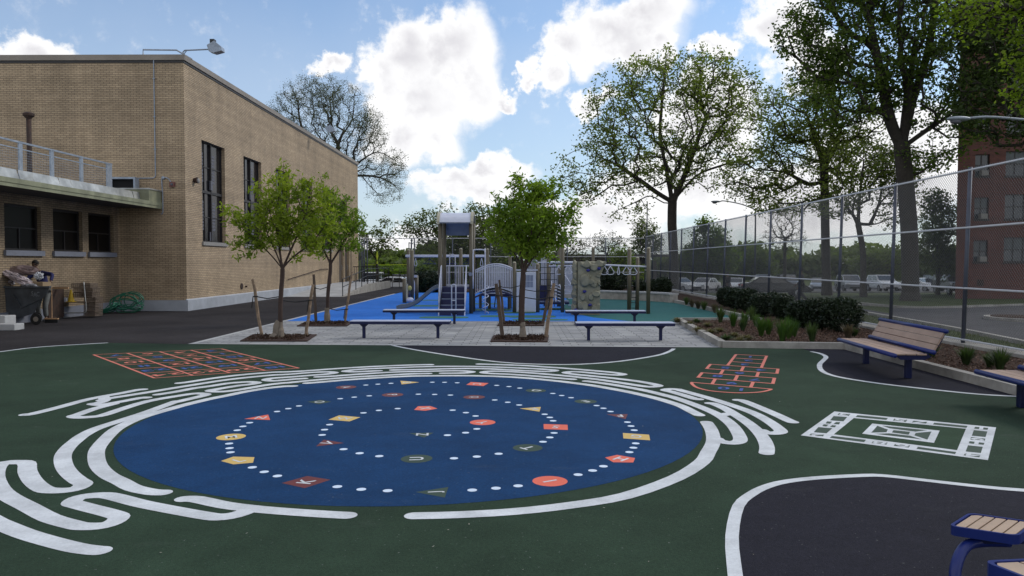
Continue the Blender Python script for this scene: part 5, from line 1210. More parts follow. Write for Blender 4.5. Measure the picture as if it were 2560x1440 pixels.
# lumps traced in crop space (1300,600, scale 7.2)
for a in [(1190,440,95,70,.09),(1330,490,80,75,.08),(1430,430,90,60,.07),(1165,730,95,120,.10),(1270,750,85,55,.08),(1330,800,60,60,.06),(1370,970,85,58,.11),(1280,1030,50,65,.05),(1130,1030,50,65,.06),(1170,1190,70,90,.07),(1080,1180,55,75,.07),(1330,1240,60,80,.07),(1420,640,60,40,.06),(1440,780,45,50,.08),(1540,420,55,55,.09),(1410,1230,50,90,.06),(1230,650,60,40,.03)]:
    lumps.append((1300+a[0]/7.2, 600+a[1]/7.2, a[2]/7.2, a[3]/7.2, a[4]))
NU, NV = 64, 110; mb = MB(); YW = 25.6; TOP = 1.84
for j in range(NV+1):
    v = j/NV
    for i in range(NU+1):
        u = i/NU; x = rx(u, v); z = v*TOP
        px = VPX + x/YW*F_PX; py = HOR - (z-CAM_H)/YW*F_PX
        dsp = 0
        for (a, b, c, d, e) in lumps:
            q = ((px-a)/c)**2 + ((py-b)/d)**2
            if q < 1: dsp = max(dsp, e*1.1*min(1, (1-q)*2.2)**.55)
        dsp += .018*math.sin(x*9+z*5)*math.sin(z*7-x*3)
        zt = z + (.04*math.sin(x*17)+.02*math.sin(x*31)) * max(0, (v-.9)/.1)
        mb.v.append((x, YW - dsp, zt))
for j in range(NV):
    for i in range(NU): a = j*(NU+1)+i; mb.f.append((a, a+1, a+NU+2, a+NU+1))
b0 = len(mb.v)
# back, top and sides
for j in range(NV+1):
    v = j/NV; mb.v.append((rx(0, v), YW+.45, v*TOP)); mb.v.append((rx(1, v), YW+.45, v*TOP))
for j in range(NV):
    a, c = b0+2*j, b0+2*j+2; l0, l1 = j*(NU+1), (j+1)*(NU+1)
    mb.f += [(a, l0, l1, c), (l0+NU, a+1, c+1, l1+NU), (a+1, a, c, c+1)]
t0 = NV*(NU+1); mb.f.append(tuple([t0+i for i in range(NU+1)]) + (b0+2*NV+1, b0+2*NV))
mb.build('rock_face', m_rock, cw, smooth=False)
mb = MB()                                          # narrow pale side column of stacked rocks
for (py, ry, dx, wx) in ((668, 16, 0, .10), (690, 14, .01, .09), (706, 10, -.01, .12), (721, 12, .0, .085), (736, 11, -.01, .11), (752, 13, .0, .09), (770, 12, -.015, .11), (785, 8, -.02, .14)):
    x, z = XZ(1437, py, 25.7); mb.blob((x+dx, 25.75, max(z, .1)), (wx, .2, ry*25.7/F_PX*1.15), 10, 8, .12, rk)
mb.box(XL_+.02, X0+.02, 25.68, 26.0, 0, TOP-.02).build('rock_column', m_rock, cw)
for (a, b) in ((1230, 545), (1427, 512), (1162, 928), (1263, 1170), (1003, 1258)):
    x, z = XZ(1300+a/7.2, 600+b/7.2, 25.5); MB().blob((x, 25.53, z), (.068, .05, .05), 10, 6, .15, rk).build('hand_hold', m_hold, cw, smooth=True)
MB().tube([(X1+.02, 25.95, 0), (X1+.02, 25.95, 1.3)], .02, 6).build('support', m_pw, cw)
# ------------------------------------------------------------ things by the wing wall
m_bin = M('bin_grey', (.05, .058, .068), .55, .15, 3.0, grime=.3, gscale=3)
m_plas = M('plastic_film', (.36, .30, .31), .3, .2, 5.0, spec=.7, grime=.2, gscale=5)
m_plas2 = M('plastic_white', (.52, .52, .55), .3, .15, 5.0, spec=.7)
m_rubber = M('rubber', (.012, .012, .012), .8, .1, 9.0)
m_chalk = M('faded_marking', (.14, .15, .16), .8, .2, 12.0)
YC = 21.4
def X7(a, b, Y): return P(a/6.545, 630+b/6.545, Y)
bt = thing('rubbish_cart', 'large grey tilting rubbish cart piled with plastic film at the left edge', 'cart', (-14.3, YC+.4, 0))
def binprof(Y, ins=0): return [X7(a, b, Y) for a, b in [(805,575),(775,665),(640,830),(560,1000),(320,1085),(-100,1085),(-160,800),(-190,575)]]
pf = [(p[0], p[2]) for p in binprof(YC)]
f_ = pf; n = len(f_); mb = MB()
mb.add([(x, YC, z) for x, z in f_] + [(x, YC+.85, z) for x, z in f_], [tuple(range(n))] + [(i, n+i, n+i+1, i+1) for i in range(n-1)] + [tuple(range(n, 2*n))[::-1]])
zr_ = f_[0][1]
mb.v = [(x, y + (.06*(zr_-z) if y < YC+.4 else -.06*(zr_-z)), z) for x, y, z in mb.v]
mb.build('tub', m_bin, bt)
MB().add([(p[0], YC+.01+dy, p[2]) for dy in (0, -.03) for p in [X7(a, b, YC) for a, b in [(230,690),(345,920),(700,760),(770,690),(700,740),(350,890)]]], [(0,1,2,3,4,5),(11,10,9,8,7,6)]+[(i,6+i,6+(i+1)%6,(i+1)%6) for i in range(6)]).build('rib', m_bin, bt)
MB().bevel_box(f_[-1][0]-.03, f_[0][0]+.04, YC-.05, YC+.01, zr_-.03, zr_+.03, .01).box(f_[0][0]-.0, f_[0][0]+.05, YC+.01, YC+.86, zr_-.03, zr_+.02).box(f_[-1][0], f_[0][0], YC+.84, YC+.9, zr_-.03, zr_+.03).build('rim', m_bin, bt)
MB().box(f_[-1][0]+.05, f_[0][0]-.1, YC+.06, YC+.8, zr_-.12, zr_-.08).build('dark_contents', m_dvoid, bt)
for dy in (0, .5):
    x, _, z = X7(600, 1085, YC+.02)
    w = MB().tube([(x, YC-.02+dy, .165), (x, YC+.06+dy, .165)], .165, 20).build('wheel', m_rubber, bt); MB().tube([(x, YC-.03+dy, .165), (x, YC-.02+dy, .165)], .075, 12).build('hub', m_cop, w)
    MB().tube([(x-1.7, YC+dy, .1), (x-1.7, YC+.05+dy, .1)], .1, 14).build('castor', m_rubber, bt)
# stencilled letters on the side
for ch, (a, b) in zip('SAC', ((515, 680), (560, 695), (608, 690))):
    p = X7(a, b, YC-.04); vs, fs, w = GL[ch]; h = .135
    MB().add([(p[0]+(u-w/2)*h*.75, YC-.005+.0, p[2]+(v-.5)*h) for u, v in vs], fs).build('letter', m_chalk, bt)
for o_ in kids(bt) + [q for k_ in kids(bt) for q in kids(k_)]:      # the cart stands turned, its width running away from the court
    for v in o_.data.vertices: v.co.x -= .62*max(0, v.co.y + .4)
# plastic film heap
def crumple(c, r, seed, name, mat, amp=.3, nu=28, nv=16, flat=0):
    rr = random.Random(seed); dirs = [(Vector((rr.gauss(0,1), rr.gauss(0,1), rr.gauss(0,1))).normalized(), rr.uniform(.2, 1), rr.uniform(3, 9)) for _ in range(14)]
    mb = MB()
    for i in range(nv+1):
        th = math.pi*i/nv
        for k in range(nu):
            a = 2*math.pi*k/nu; d = Vector((math.sin(th)*math.cos(a), math.sin(th)*math.sin(a), math.cos(th)))
            q = 1
            for (w, s, fq) in dirs: q += amp*.22*s*abs(math.sin(fq*d.dot(w)+s*9)) - amp*.1
            mb.v.append((c[0]+r[0]*q*d.x, c[1]+r[1]*q*d.y, c[2]+r[2]*q*d.z))
    for i in range(nv):
        for k in range(nu): k2 = (k+1) % nu; mb.f.append((i*nu+k, (i+1)*nu+k, (i+1)*nu+k2, i*nu+k2))
    return mb.build(name, mat)
def tilt(o, ang):
    c = sum((v.co for v in o.data.vertices), Vector())/len(o.data.vertices)
    R = Matrix.Rotation(ang, 4, 'Y')
    for v in o.data.vertices: v.co = R @ (v.co - c) + c
ca, cb_, cc_, cdd = X7(360, 300, YC+.4), X7(300, 430, YC+.1), X7(635, 390, YC+.0), X7(60, 470, YC+.3)
tag(crumple(ca, (.50, .26, .17), 3, 'plastic_bundle', M('plastic_pinkish', (.20, .145, .14), .35, .15, 5.0, spec=.6), .5), 'pinkish folded bundle of plastic film on top of the rubbish cart', 'plastic sheet')
o = crumple(cb_, (.62, .26, .13), 5, 'plastic_film', m_plas, .8); tilt(o, rad(28)); tag(o, 'pale plastic film sloping down over the cart rim', 'plastic sheet')
tag(crumple(cc_, (.25, .2, .20), 8, 'plastic_bag', m_plas2, .75, 30, 18), 'crumpled white plastic bag at the right end of the cart', 'plastic bag')
tag(crumple(cdd, (.5, .3, .22), 9, 'plastic_film', m_plas, .9), 'grey plastic film heap at the left end of the cart', 'plastic sheet')
tag(crumple(X7(470, 540, YC+.05), (.34, .2, .07), 12, 'plastic_film', m_plas2, 1.1), 'white plastic strip along the cart rim in front', 'plastic sheet')
# cardboard edge
m_card = M('cardboard', (.27, .19, .11), .85, .1, 5.0)
p = X7(690, 520, YC+.3); tag(MB().box(p[0]-.22, p[0]+.08, YC+.2, YC+.6, p[2]-.14, p[2]+.05).build('cardboard_box', m_card), 'brown cardboard box corner sticking out of the rubbish cart', 'box')
# broom
bp_ = X7(850, 1070, 22.15)
bm = thing('push_broom', 'push broom with a light wooden handle standing beside the worker', 'broom', (bp_[0], 22.15, 0))
m_hdl = M('broom_wood', (.42, .25, .13), .6, .1, 6.0)
MB().tube([(bp_[0]+.0, 22.15, .13), (bp_[0]-.025, 22.2, X7(840, 580, 22.15)[2])], .014, 8).build('handle', m_hdl, bm)
hl = X7(970, 1080, 22.15)[0]-X7(745, 1080, 22.15)[0]
MB().bevel_box(bp_[0]-hl/2, bp_[0]+hl/2, 22.10, 22.17, .10, .14, .008).build('head', m_hdl, bm); MB().box(bp_[0]-hl/2+.01, bp_[0]+hl/2-.01, 22.10, 22.17, .005, .099).build('bristles', m_rubber, bm)
# stack of wire baskets, tubular trolley, cone, boards
m_wirem = M('basket_wire', (.13, .095, .07), .6, .2, 12.0, metal=.2)
YR = 24.0
x0b, x1b = X7(1110, 900, YR)[0], X7(1520, 900, YR)[0]
def basket(x0, x1, y0, y1, z0, h, lab):
    t = MB(); n = 9
    for i in range(n+1):
        x = x0+(x1-x0)*i/n; t.tube([(x, y0, z0), (x, y0, z0+h)], .009, 4, cap=False)
        t.tube([(x, y0, z0), (x, y1, z0)], .009, 4, cap=False)
    for z in (z0, z0+h*.33, z0+h*.66, z0+h): t.tube([(x0, y0, z), (x1, y0, z), (x1, y1, z), (x0, y1, z)], .012, 4, closed=True)
    for i in range(5): y = y0+(y1-y0)*i/4; t.tube([(x1, y, z0), (x1, y, z0+h)], .009, 4, cap=False); t.tube([(x0, y, z0), (x0, y, z0+h)], .009, 4, cap=False)
    o = t.build('wire_basket', m_wirem); tag(o, lab, 'basket', 'wire baskets stacked by the wing wall'); return o
rk2 = random.Random(5); zz = .06
names = ['lowest', 'second', 'third', 'fourth', 'fifth', 'sixth', 'topmost']
for i in range(7):
    jx = rk2.uniform(-.04, .04); a = x0b+(.42 if i < 4 else .08)
    basket(a+jx, x1b-.1+jx+(.06 if i < 4 else -.03), YR+.15, YR+.6, zz, .13, names[i] + ' rusty wire basket in the stack by the wing wall'); zz += .155
tr = thing('tubular_trolley', 'low trolley of bent pale tube with a wire shelf beside the baskets', 'trolley', (X7(1210, 1000, YR)[0], YR, 0))
tp = [X7(a, b, YR) for a, b in [(1020,750),(1022,940),(1060,995),(1200,995),(1370,990),(1410,940),(1390,700),(1370,490)]]
MB().tube(smooth([(p[0], YR, max(.04, p[2])) for p in tp], 3), .018, 8).build('frame', m_flash, tr, smooth=True)
q0, q1 = X7(1015, 820, YR), X7(1410, 820, YR); zs_ = q0[2]
MB().box(q0[0], q1[0], YR-.02, YR+.5, zs_-.02, zs_).build('shelf', m_wirem, tr)
MB().box(X7(960,1010,YR)[0], q0[0]+.3, YR-.05, YR+.0, .03, .05).build('foot_bar', m_flash, tr)
cx_ = X7(1120, 820, YR)[0]; m_cone = M('cone_yellow', (.60, .38, .02), .5, .06, 6.0)
cn_ = MB().lathe((cx_, YR+.15, zs_), [(.12, 0), (.12, .02), (.095, .021), (.03, .37), (.02, .40)], 16).box(cx_-.11, cx_+.11, YR+.04, YR+.26, zs_, zs_+.018).build('warning_cone', m_cone, smooth=False); tag(cn_, 'yellow cone standing on the trolley shelf', 'cone')
tag(MB().bevel_box(X7(1040,800,YR)[0]-.05, X7(1040,800,YR)[0]+.07, YR+.05, YR+.2, zs_, zs_+.14, .01).build('tin', m_plas2), 'small white tin on the trolley shelf beside the yellow cone', 'tin')
hb_ = X7(940, 590, 23.6); tag(MB().box(hb_[0]-.32, hb_[0]+.34, 23.6, 23.65, hb_[2]-.03, hb_[2]+.03).build('plank', m_hdl), 'short brown wooden bar held level beside the broom handle', 'plank')
wb = X7(880, 830, 24.2); tag(MB().box(-14.88, -14.83, 23.2, 24.0, .02, .95).build('leaning_board', m_rust), 'dark rusty board leaning against the wing wall behind the worker', 'board')
# green hose
m_hose = M('hose_green', (.012, .13, .075), .4, .15, 6.0)
hc = P(312, 760, 26.3); rh = random.Random(7); pts = []
for k in range(10):
    cx2 = hc[0]+.18+rh.uniform(-.22, .2); cz = .40+rh.uniform(-.1, .08); ra, rb_ = rh.uniform(.22, .62), rh.uniform(.14, .40); tl = rh.uniform(-.5, .3); ph = rh.uniform(0, .3); yk = 26.25+rh.uniform(-.12, .22)
    for i in range(14):
        a = 2*math.pi*i/14; u, v = ra*math.cos(a), rb_*math.sin(a)
        pts.append((cx2+u*math.cos(tl)-v*math.sin(tl), yk+.1*math.sin(a+ph*9), max(.03, cz+u*math.sin(tl)+v*math.cos(tl))))
for k in range(7):
    cx2 = hc[0]-.55+rh.uniform(-.1, .1)
    for i in range(12): a = 2*math.pi*i/12; pts.append((cx2+.42*math.cos(a)+.1*rh.uniform(-1,1), 26.0+.2*math.sin(a), .035+.02*k+ (.25*max(0, math.cos(a))**2)))
tag(MB().tube(smooth(pts, 2), .017, 6).build('garden_hose', m_hose, smooth=True), 'tangled heap of green hose in the corner of the yard', 'hose')

# ------------------------------------------------------------ people
m_skin = M('skin', (.13, .07, .045), .6, .05, 6.0); m_hair = M('hair', (.008, .006, .005), .8, .2, 30.0)
m_jnavy = M('navy_jacket', (.010, .012, .075), .8, .15, 8.0); m_trous = M('grey_trousers', (.13, .135, .13), .85, .2, 8.0)
m_shoe = M('shoe', (.03, .03, .035), .7, .1, 6.0); m_dcloth = M('dark_clothes', (.016, .016, .02), .9, .15, 8.0); m_glove = M('glove', (.3, .3, .33), .8, .1, 8.0)
def skin_mesh(name, mat, verts, edges, radii, parent, root=0, sub=1):
    me = bpy.data.meshes.new(name); me.from_pydata([tuple(Vector(v) - root_loc(parent)) for v in verts], edges, []); me.update(); me.materials.append(mat)
    o = bpy.data.objects.new(name, me); COL.objects.link(o); o.parent = parent
    md = o.modifiers.new('skin', 'SKIN'); md.use_smooth_shade = True
    for i, r in enumerate(radii):
        sv = me.skin_vertices[0].data[i]; sv.radius = (r, r) if not isinstance(r, tuple) else r; sv.use_root = (i == root)
    s2 = o.modifiers.new('sub', 'SUBSURF'); s2.levels = sub; s2.render_levels = sub
    return o
def person(lab, J, mats, parent_loc, glove=None):
    """J: joints dict (pelvis, chest, neck, head, sh/el/ha L,R; hip/kn/an L,R; toe L,R; face=+1/-1 direction vector)"""
    t = thing('person', lab, 'person', parent_loc)
    j = {k: Vector(v) for k, v in J.items() if k != 'face'}; fd = Vector(J['face']).normalized()
    V = []; E = []; R = []
    def av(p, r): V.append(tuple(p)); R.append(r); return len(V)-1
    pe = av(j['pelvis'], .12); sp1 = av(j['pelvis'].lerp(j['chest'], .5), .105); ch = av(j['chest'], .13); nk = av(j['neck'], .05)
    E += [(pe, sp1), (sp1, ch), (ch, nk)]
    hd0 = av(j['head'] + Vector((0, 0, -.08)) + fd*.01, .058); hd = av(j['head'], .078); hd2 = av(j['head'] + Vector((0, 0, .07)), .066)
    E += [(nk, hd0), (hd0, hd), (hd, hd2)]
    for s in 'LR':
        sh = av(j['sh'+s], .055); el = av(j['el'+s], .042); ha = av(j['ha'+s], .026); E += [(ch, sh), (sh, el), (el, ha)]
        d = (j['ha'+s]-j['el'+s]).normalized(); pm = av(j['ha'+s]+d*.05, (.036, .018)); E.append((ha, pm))
        side = d.cross(Vector((0, 1, 0))); side = side.normalized() if side.length > .1 else Vector((1, 0, 0))
        for q in range(4):
            f1 = av(j['ha'+s]+d*.09+side*(-.03+.02*q), .009); f2 = av(j['ha'+s]+d*(.125+.008*(q in (1, 2)))+side*(-.032+.021*q)+Vector((0, .012, -.01)), .008); f3 = av(j['ha'+s]+d*(.145+.008*(q in (1, 2)))+side*(-.032+.021*q)+Vector((0, .03, -.02)), .007)
            E += [(pm, f1), (f1, f2), (f2, f3)]
        t1 = av(j['ha'+s]+d*.04+side*.045, .010); t2 = av(j['ha'+s]+d*.075+side*.062, .009); E += [(pm, t1), (t1, t2)]
        hp = av(j['hip'+s], .085); kn = av(j['kn'+s], .055); an = av(j['an'+s], .038); to = av(j['to'+s], .035); E += [(pe, hp), (hp, kn), (kn, an), (an, to)]
    skin_mesh('body', mats[0], V, E, R, t)
    # clothes: slightly larger, ending at wrists and ankles
    V, E, R = [], [], []
    pe = av(j['pelvis']+Vector((0,0,.0)), .15); s1 = av(j['pelvis'].lerp(j['chest'], .5), .135); ch = av(j['chest'], .155); nk = av(j['neck']+Vector((0,0,-.03)), .075); E += [(pe, s1), (s1, ch), (ch, nk)]
    for s in 'LR':
        sh = av(j['sh'+s], .078); el = av(j['el'+s], .062); ha = av(j['ha'+s].lerp(j['el'+s], .08), .045); E += [(ch, sh), (sh, el), (el, ha)]
    skin_mesh('jacket', mats[1], V, E, R, t)
    V, E, R = [], [], []
    pe = av(j['pelvis']+Vector((0,0,-.03)), .145)
    for s in 'LR':
        hp = av(j['hip'+s], .105); kn = av(j['kn'+s], .08); an = av(j['an'+s]+Vector((0,0,.03)), .068); E += [(pe, hp), (hp, kn), (kn, an)]
    skin_mesh('trousers', mats[2], V, E, R, t)
    for s in 'LR':
        V, E, R = [], [], []
        a = av(j['an'+s]+Vector((0,0,-.03)), .05); b = av(j['an'+s].lerp(j['to'+s], .55)+Vector((0,0,-.01)), .045); c = av(j['to'+s], .038); E += [(a, b), (b, c)]
        skin_mesh('shoe', m_shoe, V, E, R, t)
    h = j['head']; sd_v = fd.cross(Vector((0,0,1)))
    g = MB().blob(tuple(h+Vector((0,0,.045))-fd*.018), (.098, .098, .098), 14, 8)
    g.f = [f for f in g.f if not all((Vector(g.v[i])-h).dot(fd) > .035 and g.v[i][2] < h.z+.055 for i in f)]
    g.f = [f for f in g.f if sum(g.v[i][2] for i in f)/len(f) > h.z-.035]
    g.build('hair', m_hair, t, smooth=True)
    for q in (-1, 1):
        MB().blob(tuple(h+fd*.074+sd_v*.028*q+Vector((0,0,.008))), (.010,.010,.007), 8, 5).build('eye', m_hair, t); MB().blob(tuple(h+sd_v*.08*q-Vector((0,0,.01))), (.018,.018,.03), 8, 5).build('ear', mats[0], t, smooth=True)
    MB().blob(tuple(h+fd*.088-Vector((0,0,.02))), (.014,.014,.024), 8, 5).build('nose', mats[0], t, smooth=True); MB().blob(tuple(h+fd*.076-Vector((0,0,.06))), (.022,.014,.007), 8, 5).build('mouth', m_rust, t)
    return t
px_, Yp = -14.35, 22.6
hx_, _, hz2 = X7(605, 205, Yp)
ex, _, ez = X7(860, 385, Yp-.25); wx_, _, wz_ = X7(830, 520, Yp-.35); shx, _, shz = X7(700, 300, Yp)
lx, _, lz = X7(690, 800, Yp)
person('worker in a navy jacket and grey trousers leaning over the rubbish cart', dict(face=(-.25, -1, -.1), head=(hx_, Yp-.1, hz2), neck=(hx_+.05, Yp-.02, hz2-.17), chest=(hx_+.13, Yp+.0, hz2-.34), pelvis=(lx+.02, Yp+.1, .98),
   shL=(shx+.03, Yp-.03, hz2-.26), elL=(ex-.03, Yp-.2, ez+.03), haL=(wx_+.02, Yp-.38, wz_+.06), shR=(hx_-.12, Yp-.02, hz2-.31), elR=(hx_-.25, Yp-.3, hz2-.5), haR=(hx_-.1, Yp-.5, 1.12),
   hipL=(lx+.11, Yp+.1, .9), knL=(lx+.10, Yp-.02, .48), anL=(lx+.10, Yp+.02, .10), toL=(lx+.12, Yp-.17, .04), hipR=(lx-.10, Yp+.1, .9), knR=(lx-.14, Yp, .48), anR=(lx-.16, Yp+.1, .10), toR=(lx-.18, Yp-.1, .04)),
   (m_skin, m_jnavy, m_trous), (lx, Yp, 0))
def walker(px, py_foot, Y, lab, sc, heading):
    z0 = terrain(Y) - .1; x = P(px, py_foot, Y)[0]; f = Vector(heading).normalized(); s = Vector((-f.y, f.x, 0))
    q = lambda a, b, c: tuple(Vector((x, Y, z0)) + f*a*sc + s*b*sc + Vector((0, 0, c*sc)))
    return person(lab, dict(face=tuple(f), head=q(.03,0,1.64), neck=q(.02,0,1.46), chest=q(0,0,1.28), pelvis=q(0,0,.96), shL=q(0,.2,1.38), elL=q(-.12,.25,1.1), haL=q(.05,.24,.88), shR=q(0,-.2,1.38), elR=q(.06,-.25,1.1), haR=q(.25,-.2,.95),
      hipL=q(0,.1,.9), knL=q(.12,.1,.5), anL=q(.25,.1,.1), toL=q(.4,.1,.05), hipR=q(0,-.1,.9), knR=q(.02,-.1,.5), anR=q(-.28,-.1,.14), toR=q(-.16,-.1,.05)), (m_skin, m_dcloth, m_dcloth), (x, Y, z0))
walker(2003, 752, 36, 'person in dark clothes walking behind the fence past the dark parked car', .98, (-.9, .5, 0))
walker(1818, 732, 50, 'distant person in dark clothes beyond the fence in front of white cars', .95, (.3, -1, 0))
# ------------------------------------------------------------ cars
m_tyre = M('tyre', (.012, .012, .013), .85, .1, 9.0); m_rim = M('wheel_rim', (.3, .31, .33), .35, .1, 9.0, metal=.6)
m_cglass = M('car_glass', (.012, .015, .018), .08, .1, 2.0, spec=.8); m_hl = M('headlight_glass', (.55, .56, .58), .15, .05, 5.0); m_tl = M('tail_light', (.28, .012, .01), .3, .05, 5.0)
CW = M('car_white', (.62, .63, .65), .3, .04, 3.0); CS = M('car_silver', (.30, .32, .35), .3, .05, 3.0, metal=.4); CB = M('car_black', (.015, .015, .018), .25, .05, 3.0); CG = M('car_grey', (.09, .10, .12), .3, .05, 3.0); CD = M('car_blue', (.015, .03, .10), .3, .05, 3.0)
def car(kind, mat, name, lab, x, Y, ang, group='cars in the car park beyond the fences'):
    t = thing(name, lab, 'car', (0, 0, 0), group)
    if kind == 'sedan': L, W, H, prof = 4.6, 1.78, 1.42, [(-2.3,.35),(-2.28,.72),(-2.15,.95),(-1.55,1.0),(1.0,.95),(1.95,.82),(2.25,.65),(2.3,.35)]; cab = [(-1.75,.97),(-1.05,1.40),(.15,1.43),(1.05,.95)]; wx_ = (-1.4, 1.42); r = .33
    elif kind == 'suv': L, W, H, prof = 4.7, 1.88, 1.75, [(-2.35,.42),(-2.35,.9),(-2.28,1.12),(-1.6,1.14),(1.05,1.12),(2.0,1.0),(2.3,.8),(2.35,.42)]; cab = [(-2.25,1.12),(-2.0,1.70),(.25,1.74),(1.15,1.12)]; wx_ = (-1.42, 1.45); r = .38
    else: L, W, H, prof = 5.0, 1.95, 2.0, [(-2.5,.42),(-2.5,1.1),(-2.45,1.25),(-1.6,1.25),(1.3,1.2),(2.2,1.05),(2.45,.85),(2.5,.42)]; cab = [(-2.42,1.24),(-2.3,1.95),(.7,1.98),(1.6,1.2)]; wx_ = (-1.5, 1.6); r = .36
    n = len(prof); hw = W/2; mb = MB(); vs = []
    for s, k in ((-1, 1.0), (1, 1.0)):
        for a, z in prof: vs.append((a, s*hw*(1.0 if z < .8*max(p[1] for p in prof) else .94), z))
    fs = [tuple(range(n))[::-1], tuple(range(n, 2*n))] + [(i, i+1, n+i+1, n+i) for i in range(n-1)] + [(n-1, 0, n, 2*n-1)]
    b = mb.add(vs, fs)
    # roof and pillars
    cz0 = cab[0][1]; q = .80
    c8 = [(cab[0][0], .90, cab[0][1]), (cab[1][0], q, cab[1][1]), (cab[2][0], q, cab[2][1]), (cab[3][0], .90, cab[3][1])]
    b.add([(a, -hw*k, z) for a, k, z in c8] + [(a, hw*k, z) for a, k, z in c8], [(1, 2, 6, 5), (0, 1, 5, 4), (2, 3, 7, 6), (0, 3, 2, 1), (4, 5, 6, 7)])
    body = b.build('body', mat, t)
    # windows a few mm proud of the pillars
    def lerp(p, q_, u): return tuple(p[i]+(q_[i]-p[i])*u for i in range(3))
    for s in (-1, 1):
        A, B, C_2, D_3 = [(a, s*(hw*k+.006), z) for a, k, z in c8]
        for (u0, u1) in ((.08, .48), (.53, .92)):
            bl, br_, tl_, tr_ = lerp(A, D_3, u0), lerp(A, D_3, u1), lerp(B, C_2, u0), lerp(B, C_2, u1)
            f = [lerp(bl, tl_, .08), lerp(br_, tr_, .08), lerp(br_, tr_, .86), lerp(bl, tl_, .86)]
            MB().add(f, [(0, 1, 2, 3)] if s < 0 else [(3, 2, 1, 0)]).build('side_window', m_cglass, t)
    for (i0, i1, nm) in ((3, 2, 'windscreen'), (0, 1, 'rear_window')):
        lo, hi = c8[i0], c8[i1]; dx = .012 if i0 == 3 else -.012
        MB().add([(lo[0]+(hi[0]-lo[0])*.1+dx, s*hw*(lo[1]+(hi[1]-lo[1])*.1)*.93, lo[2]+(hi[2]-lo[2])*.1+.006) for s in (-1, 1)] + [(lo[0]+(hi[0]-lo[0])*.9+dx, s*hw*(lo[1]+(hi[1]-lo[1])*.9)*.93, lo[2]+(hi[2]-lo[2])*.9+.006) for s in (1, -1)], [(0,1,2,3)]).build(nm, m_cglass, t)
    for xw in wx_:
        for s in (-1, 1):
            y0 = s*(hw-.2); y1 = s*(hw+.012)
            w = MB().tube([(xw, y0, r), (xw, y1, r)], r, 18).build('wheel', m_tyre, t); MB().tube([(xw, s*(hw+.012), r), (xw, s*(hw+.02), r)], r*.62, 12).build('rim', m_rim, w)
    for s in (-1, 1):
        MB().bevel_box(prof[-2][0]-.08, prof[-2][0]+.03, s*hw*.72-.17, s*hw*.72+.17, prof[-2][1]-.02, prof[-2][1]+.11, .02).build('headlight', m_hl, t)
        MB().bevel_box(prof[1][0]-.02, prof[1][0]+.08, s*hw*.76-.15, s*hw*.76+.15, prof[1][1]+.02, prof[1][1]+.16, .02).build('tail_light', m_tl, t)
    MB().box(prof[-1][0]-.02, prof[-1][0]+.03, -.55, .55, .38, .55).build('grille', m_cglass, t)
    t.location = (x, Y, terrain(Y)-.1); t.rotation_euler = (0, 0, rad(ang)); return t
def cpx(px, Y): return P(px, 700, Y)[0]
for (kind, mat, px, Y, ang, lab) in [
  ('sedan', CW, 1700, 76, -60, 'white sedan seen beside the trunk of the largest round tree'), ('sedan', CW, 1762, 76, -125, 'white sedan second from the round tree trunk, facing the fence'),
  ('sedan', CW, 1838, 76, -110, 'white sedan behind the distant walking person'), ('suv', CS, 1908, 80, -110, 'silver car partly hidden by the dark car behind the shrubs'), ('suv', CG, 1968, 80, -100, 'grey car just left of the nearer walking person'),
  ('sedan', CB, 1935, 52, -8, 'dark low car on the near lane behind the shrub row'), ('sedan', CS, 2050, 77, -115, 'silver sedan between the walking person and the slim trunk'),
  ('suv', CS, 2124, 77, -100, 'silver four wheel drive between the slim trunk and the forked tree'), ('suv', CW, 2207, 77, -95, 'white car between the forked tree and the thick trunk'), ('sedan', CW, 2300, 78, -70, 'white car just right of the thick trunk'),
  ('suv', CG, 2350, 77, -95, 'grey van shaped car left of the apartment house'), ('suv', CB, 2385, 62, -100, 'black car right against the apartment house corner'),
  ('van', CW, 930, 74, -88, 'white van beyond the ramp railing'), ('suv', CB, 990, 78, 180, 'dark four wheel drive parked behind the white sedan by the gate'),
  ('sedan', CW, 1003, 63, 172, 'white sedan beyond the stair railing'), ('sedan', CW, 975, 60.0, 178, 'white car nearest the stair railing, roof lowest'), ('sedan', CS, 1068, 80, -90, 'silver car glimpsed under the wheel track'), ('sedan', CW, 1093, 80, -90, 'white car glimpsed left of the play tower post')]:
    car(kind, mat, 'parked_car', lab, cpx(px, Y), Y, ang)
# ------------------------------------------------------------ trees and plants
m_bark = M('bark', (.042, .034, .027), .9, .3, 9.0, bump=.6, bscale=25, grime=.25, gscale=2)
m_bark_g = M('bark_grey', (.052, .045, .038), .9, .3, 9.0, bump=.6, bscale=25, grime=.25, gscale=2)
m_bark_r = M('bark_young', (.045, .026, .020), .8, .2, 12.0)
def leafmat(name, c1, c2, tr=.35, rough=.6): return M(name, c1, rough, 0, 1.3, col2=c2, detail=6, transl=tr, spec=.25)
lf_plane = leafmat('leaf_plane', (.075, .10, .024), (.20, .235, .06), .5)
lf_dark = leafmat('leaf_dark', (.045, .075, .016), (.13, .18, .035), .5)
lf_young = leafmat('leaf_young', (.10, .15, .013), (.28, .33, .035), .45)
lf_young2 = leafmat('leaf_young_dark', (.07, .13, .013), (.21, .29, .032), .45)
lf_bright = leafmat('leaf_bright', (.09, .14, .015), (.22, .28, .03), .5)
lf_far = leafmat('leaf_far', (.06, .085, .03), (.14, .17, .06), .4)
lf_bare = leafmat('leaf_bud', (.06, .07, .03), (.12, .13, .06), .3)
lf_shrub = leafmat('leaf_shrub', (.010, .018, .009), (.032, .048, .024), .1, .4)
lf_brown = leafmat('leaf_tan', (.05, .045, .03), (.14, .10, .07), .2)
